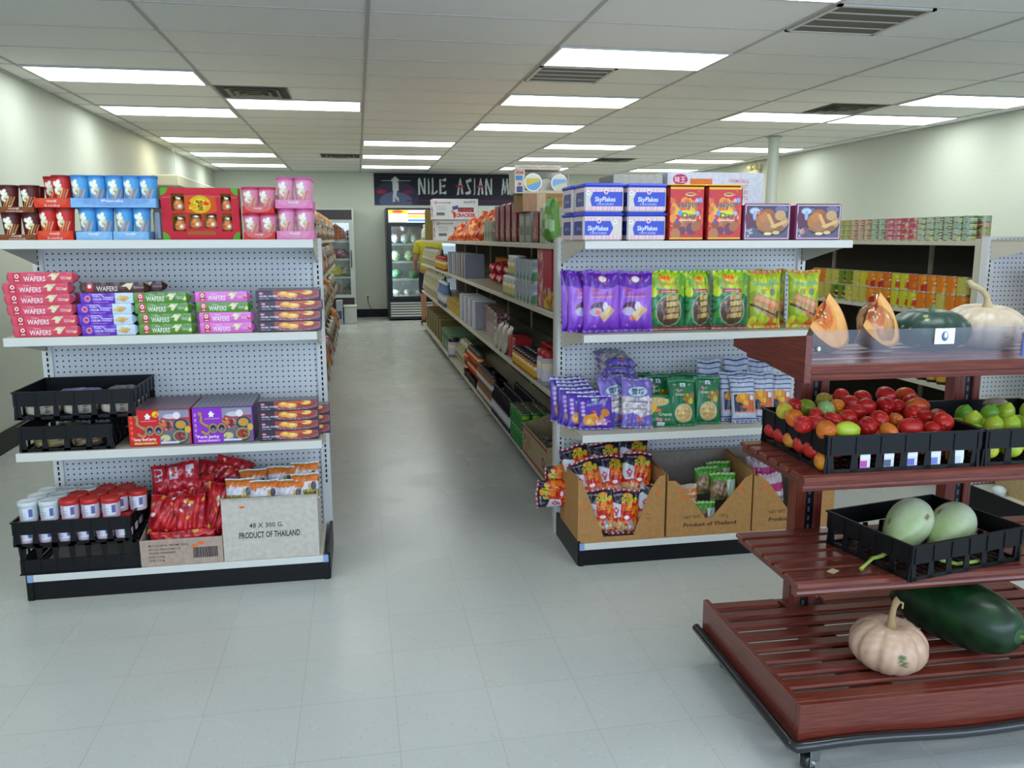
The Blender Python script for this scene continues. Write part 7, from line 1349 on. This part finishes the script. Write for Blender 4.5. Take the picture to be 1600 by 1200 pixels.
# local frame: facing +y (away from the camera), feet on z = 0
pts = [(0, 0, .95), (0, 0, 1.10), (0, .005, 1.28), (0, 0, 1.42), (0, .005, 1.50), (0, .02, 1.57), (0, .02, 1.66), (0, .015, 1.71),
       (-.17, 0, 1.40), (-.23, .01, 1.14), (-.22, .13, .98), (-.20, .20, .93), (.17, 0, 1.40), (.22, .06, 1.16), (.17, .26, 1.12), (.14, .34, 1.13),
       (-.09, 0, .90), (-.10, .01, .50), (-.105, -.01, .10), (-.105, .10, .045), (.09, 0, .90), (.10, .02, .50), (.105, .0, .10), (.105, .11, .045)]
edges = [(0, 1), (1, 2), (2, 3), (3, 4), (4, 5), (5, 6), (6, 7), (3, 8), (8, 9), (9, 10), (10, 11), (3, 12), (12, 13), (13, 14), (14, 15), (0, 16), (16, 17), (17, 18), (18, 19), (0, 20), (20, 21), (21, 22), (22, 23)]
rad = [(.14, .1), (.13, .095), (.15, .105), (.11, .085), .052, .075, .085, .06, .062, .043, .033, .026, .062, .043, .033, .026, .085, .055, .037, .034, .085, .055, .037, .034]
V, F = skin_mesh(pts, edges, rad, 0); body = MB(); body.add(V, F, SK, 'rough', True)
for s, wx, wy, wz in ((-1, -.20, .20, .93), (1, .14, .34, 1.13)):
    for q, (dx, l) in enumerate(((-.026, .062), (-.009, .072), (.009, .074), (.026, .06))): body.tube([(wx+dx, wy+.01, wz), (wx+dx, wy+.045, wz-.008), (wx+dx, wy+.045+l*.5, wz-.02), (wx+dx, wy+.045+l*.7, wz-.045)], [.0095, .009, .008, .007], 8, SK, 'rough')
    body.tube([(wx+s*-.02, wy, wz), (wx+s*-.045, wy+.03, wz-.005), (wx+s*-.05, wy+.06, wz-.015)], [.011, .01, .008], 8, SK, 'rough')
for s in (-1, 1): body.ell((s*.082, .02, 1.635), (.012, .022, .032), SK, 'rough', 10, 8); body.ell((s*.032, .098, 1.655), (.012, .008, .007), 'e8e4e0', 'rough', 8, 6); body.ell((s*.032, .105, 1.655), (.005, .003, .005), '2a1c14', 'rough', 8, 6)
body.ell((0, .112, 1.625), (.013, .018, .024), SK, 'rough', 10, 8); body.ell((0, .1, 1.585), (.024, .008, .007), '8c4c40', 'rough', 10, 6)
hair = MB(); hair.ell((0, .005, 1.672), (.094, .1, .1), '17120f', 'rough', 24, 16, fn=lambda P, D: P*np.where(((D[..., 1] > .45) & (D[..., 2] < .35))[..., None], .82, 1.0)*(1+.012*np.sin(30*D[..., 0:1])*np.sin(28*D[..., 2:3])))
sp_ = [(0, 0, .88), (0, 0, 1.05), (0, .005, 1.28), (0, 0, 1.41), (0, .003, 1.485), (-.17, 0, 1.40), (-.215, .005, 1.21), (.17, 0, 1.40), (.205, .03, 1.23)]
V, F = skin_mesh(sp_, [(0, 1), (1, 2), (2, 3), (3, 4), (3, 5), (5, 6), (3, 7), (7, 8)], [(.175, .13), (.165, .12), (.175, .13), (.135, .105), .07, .08, .075, .08, .075], 0); shirt = MB(); shirt.add(V, F, 'b8ac2c', 'rough', True)
V, F = skin_mesh([(0, 0, .97), (-.09, 0, .88), (-.105, .01, .52), (.09, 0, .88), (.105, .015, .52)], [(0, 1), (1, 2), (0, 3), (3, 4)], [(.16, .115), .105, .085, .105, .085], 0); pants = MB(); pants.add(V, F, '1e222e', 'rough', True)
shoes = []
for s in (-1, 1): sh_ = MB(); sh_.ell((s*.105, .05, .045), (.052, .135, .05), '1a1a1c', 'rough', 20, 12, fn=lambda P, D: np.concatenate([P[..., :2], np.maximum(P[..., 2:3], -.043)], -1)); shoes.append(Pt('shoe', sh_.build('shoe')))
place((body.build('body'), [Pt('hair', hair.build('hair')), Pt('shirt', shirt.build('shirt')), Pt('shorts', pants.build('shorts'))]+shoes), 'person', (1.21, 14.55, 0), 'person in a yellow shirt and dark shorts standing before the black fridge, back turned', 'person')
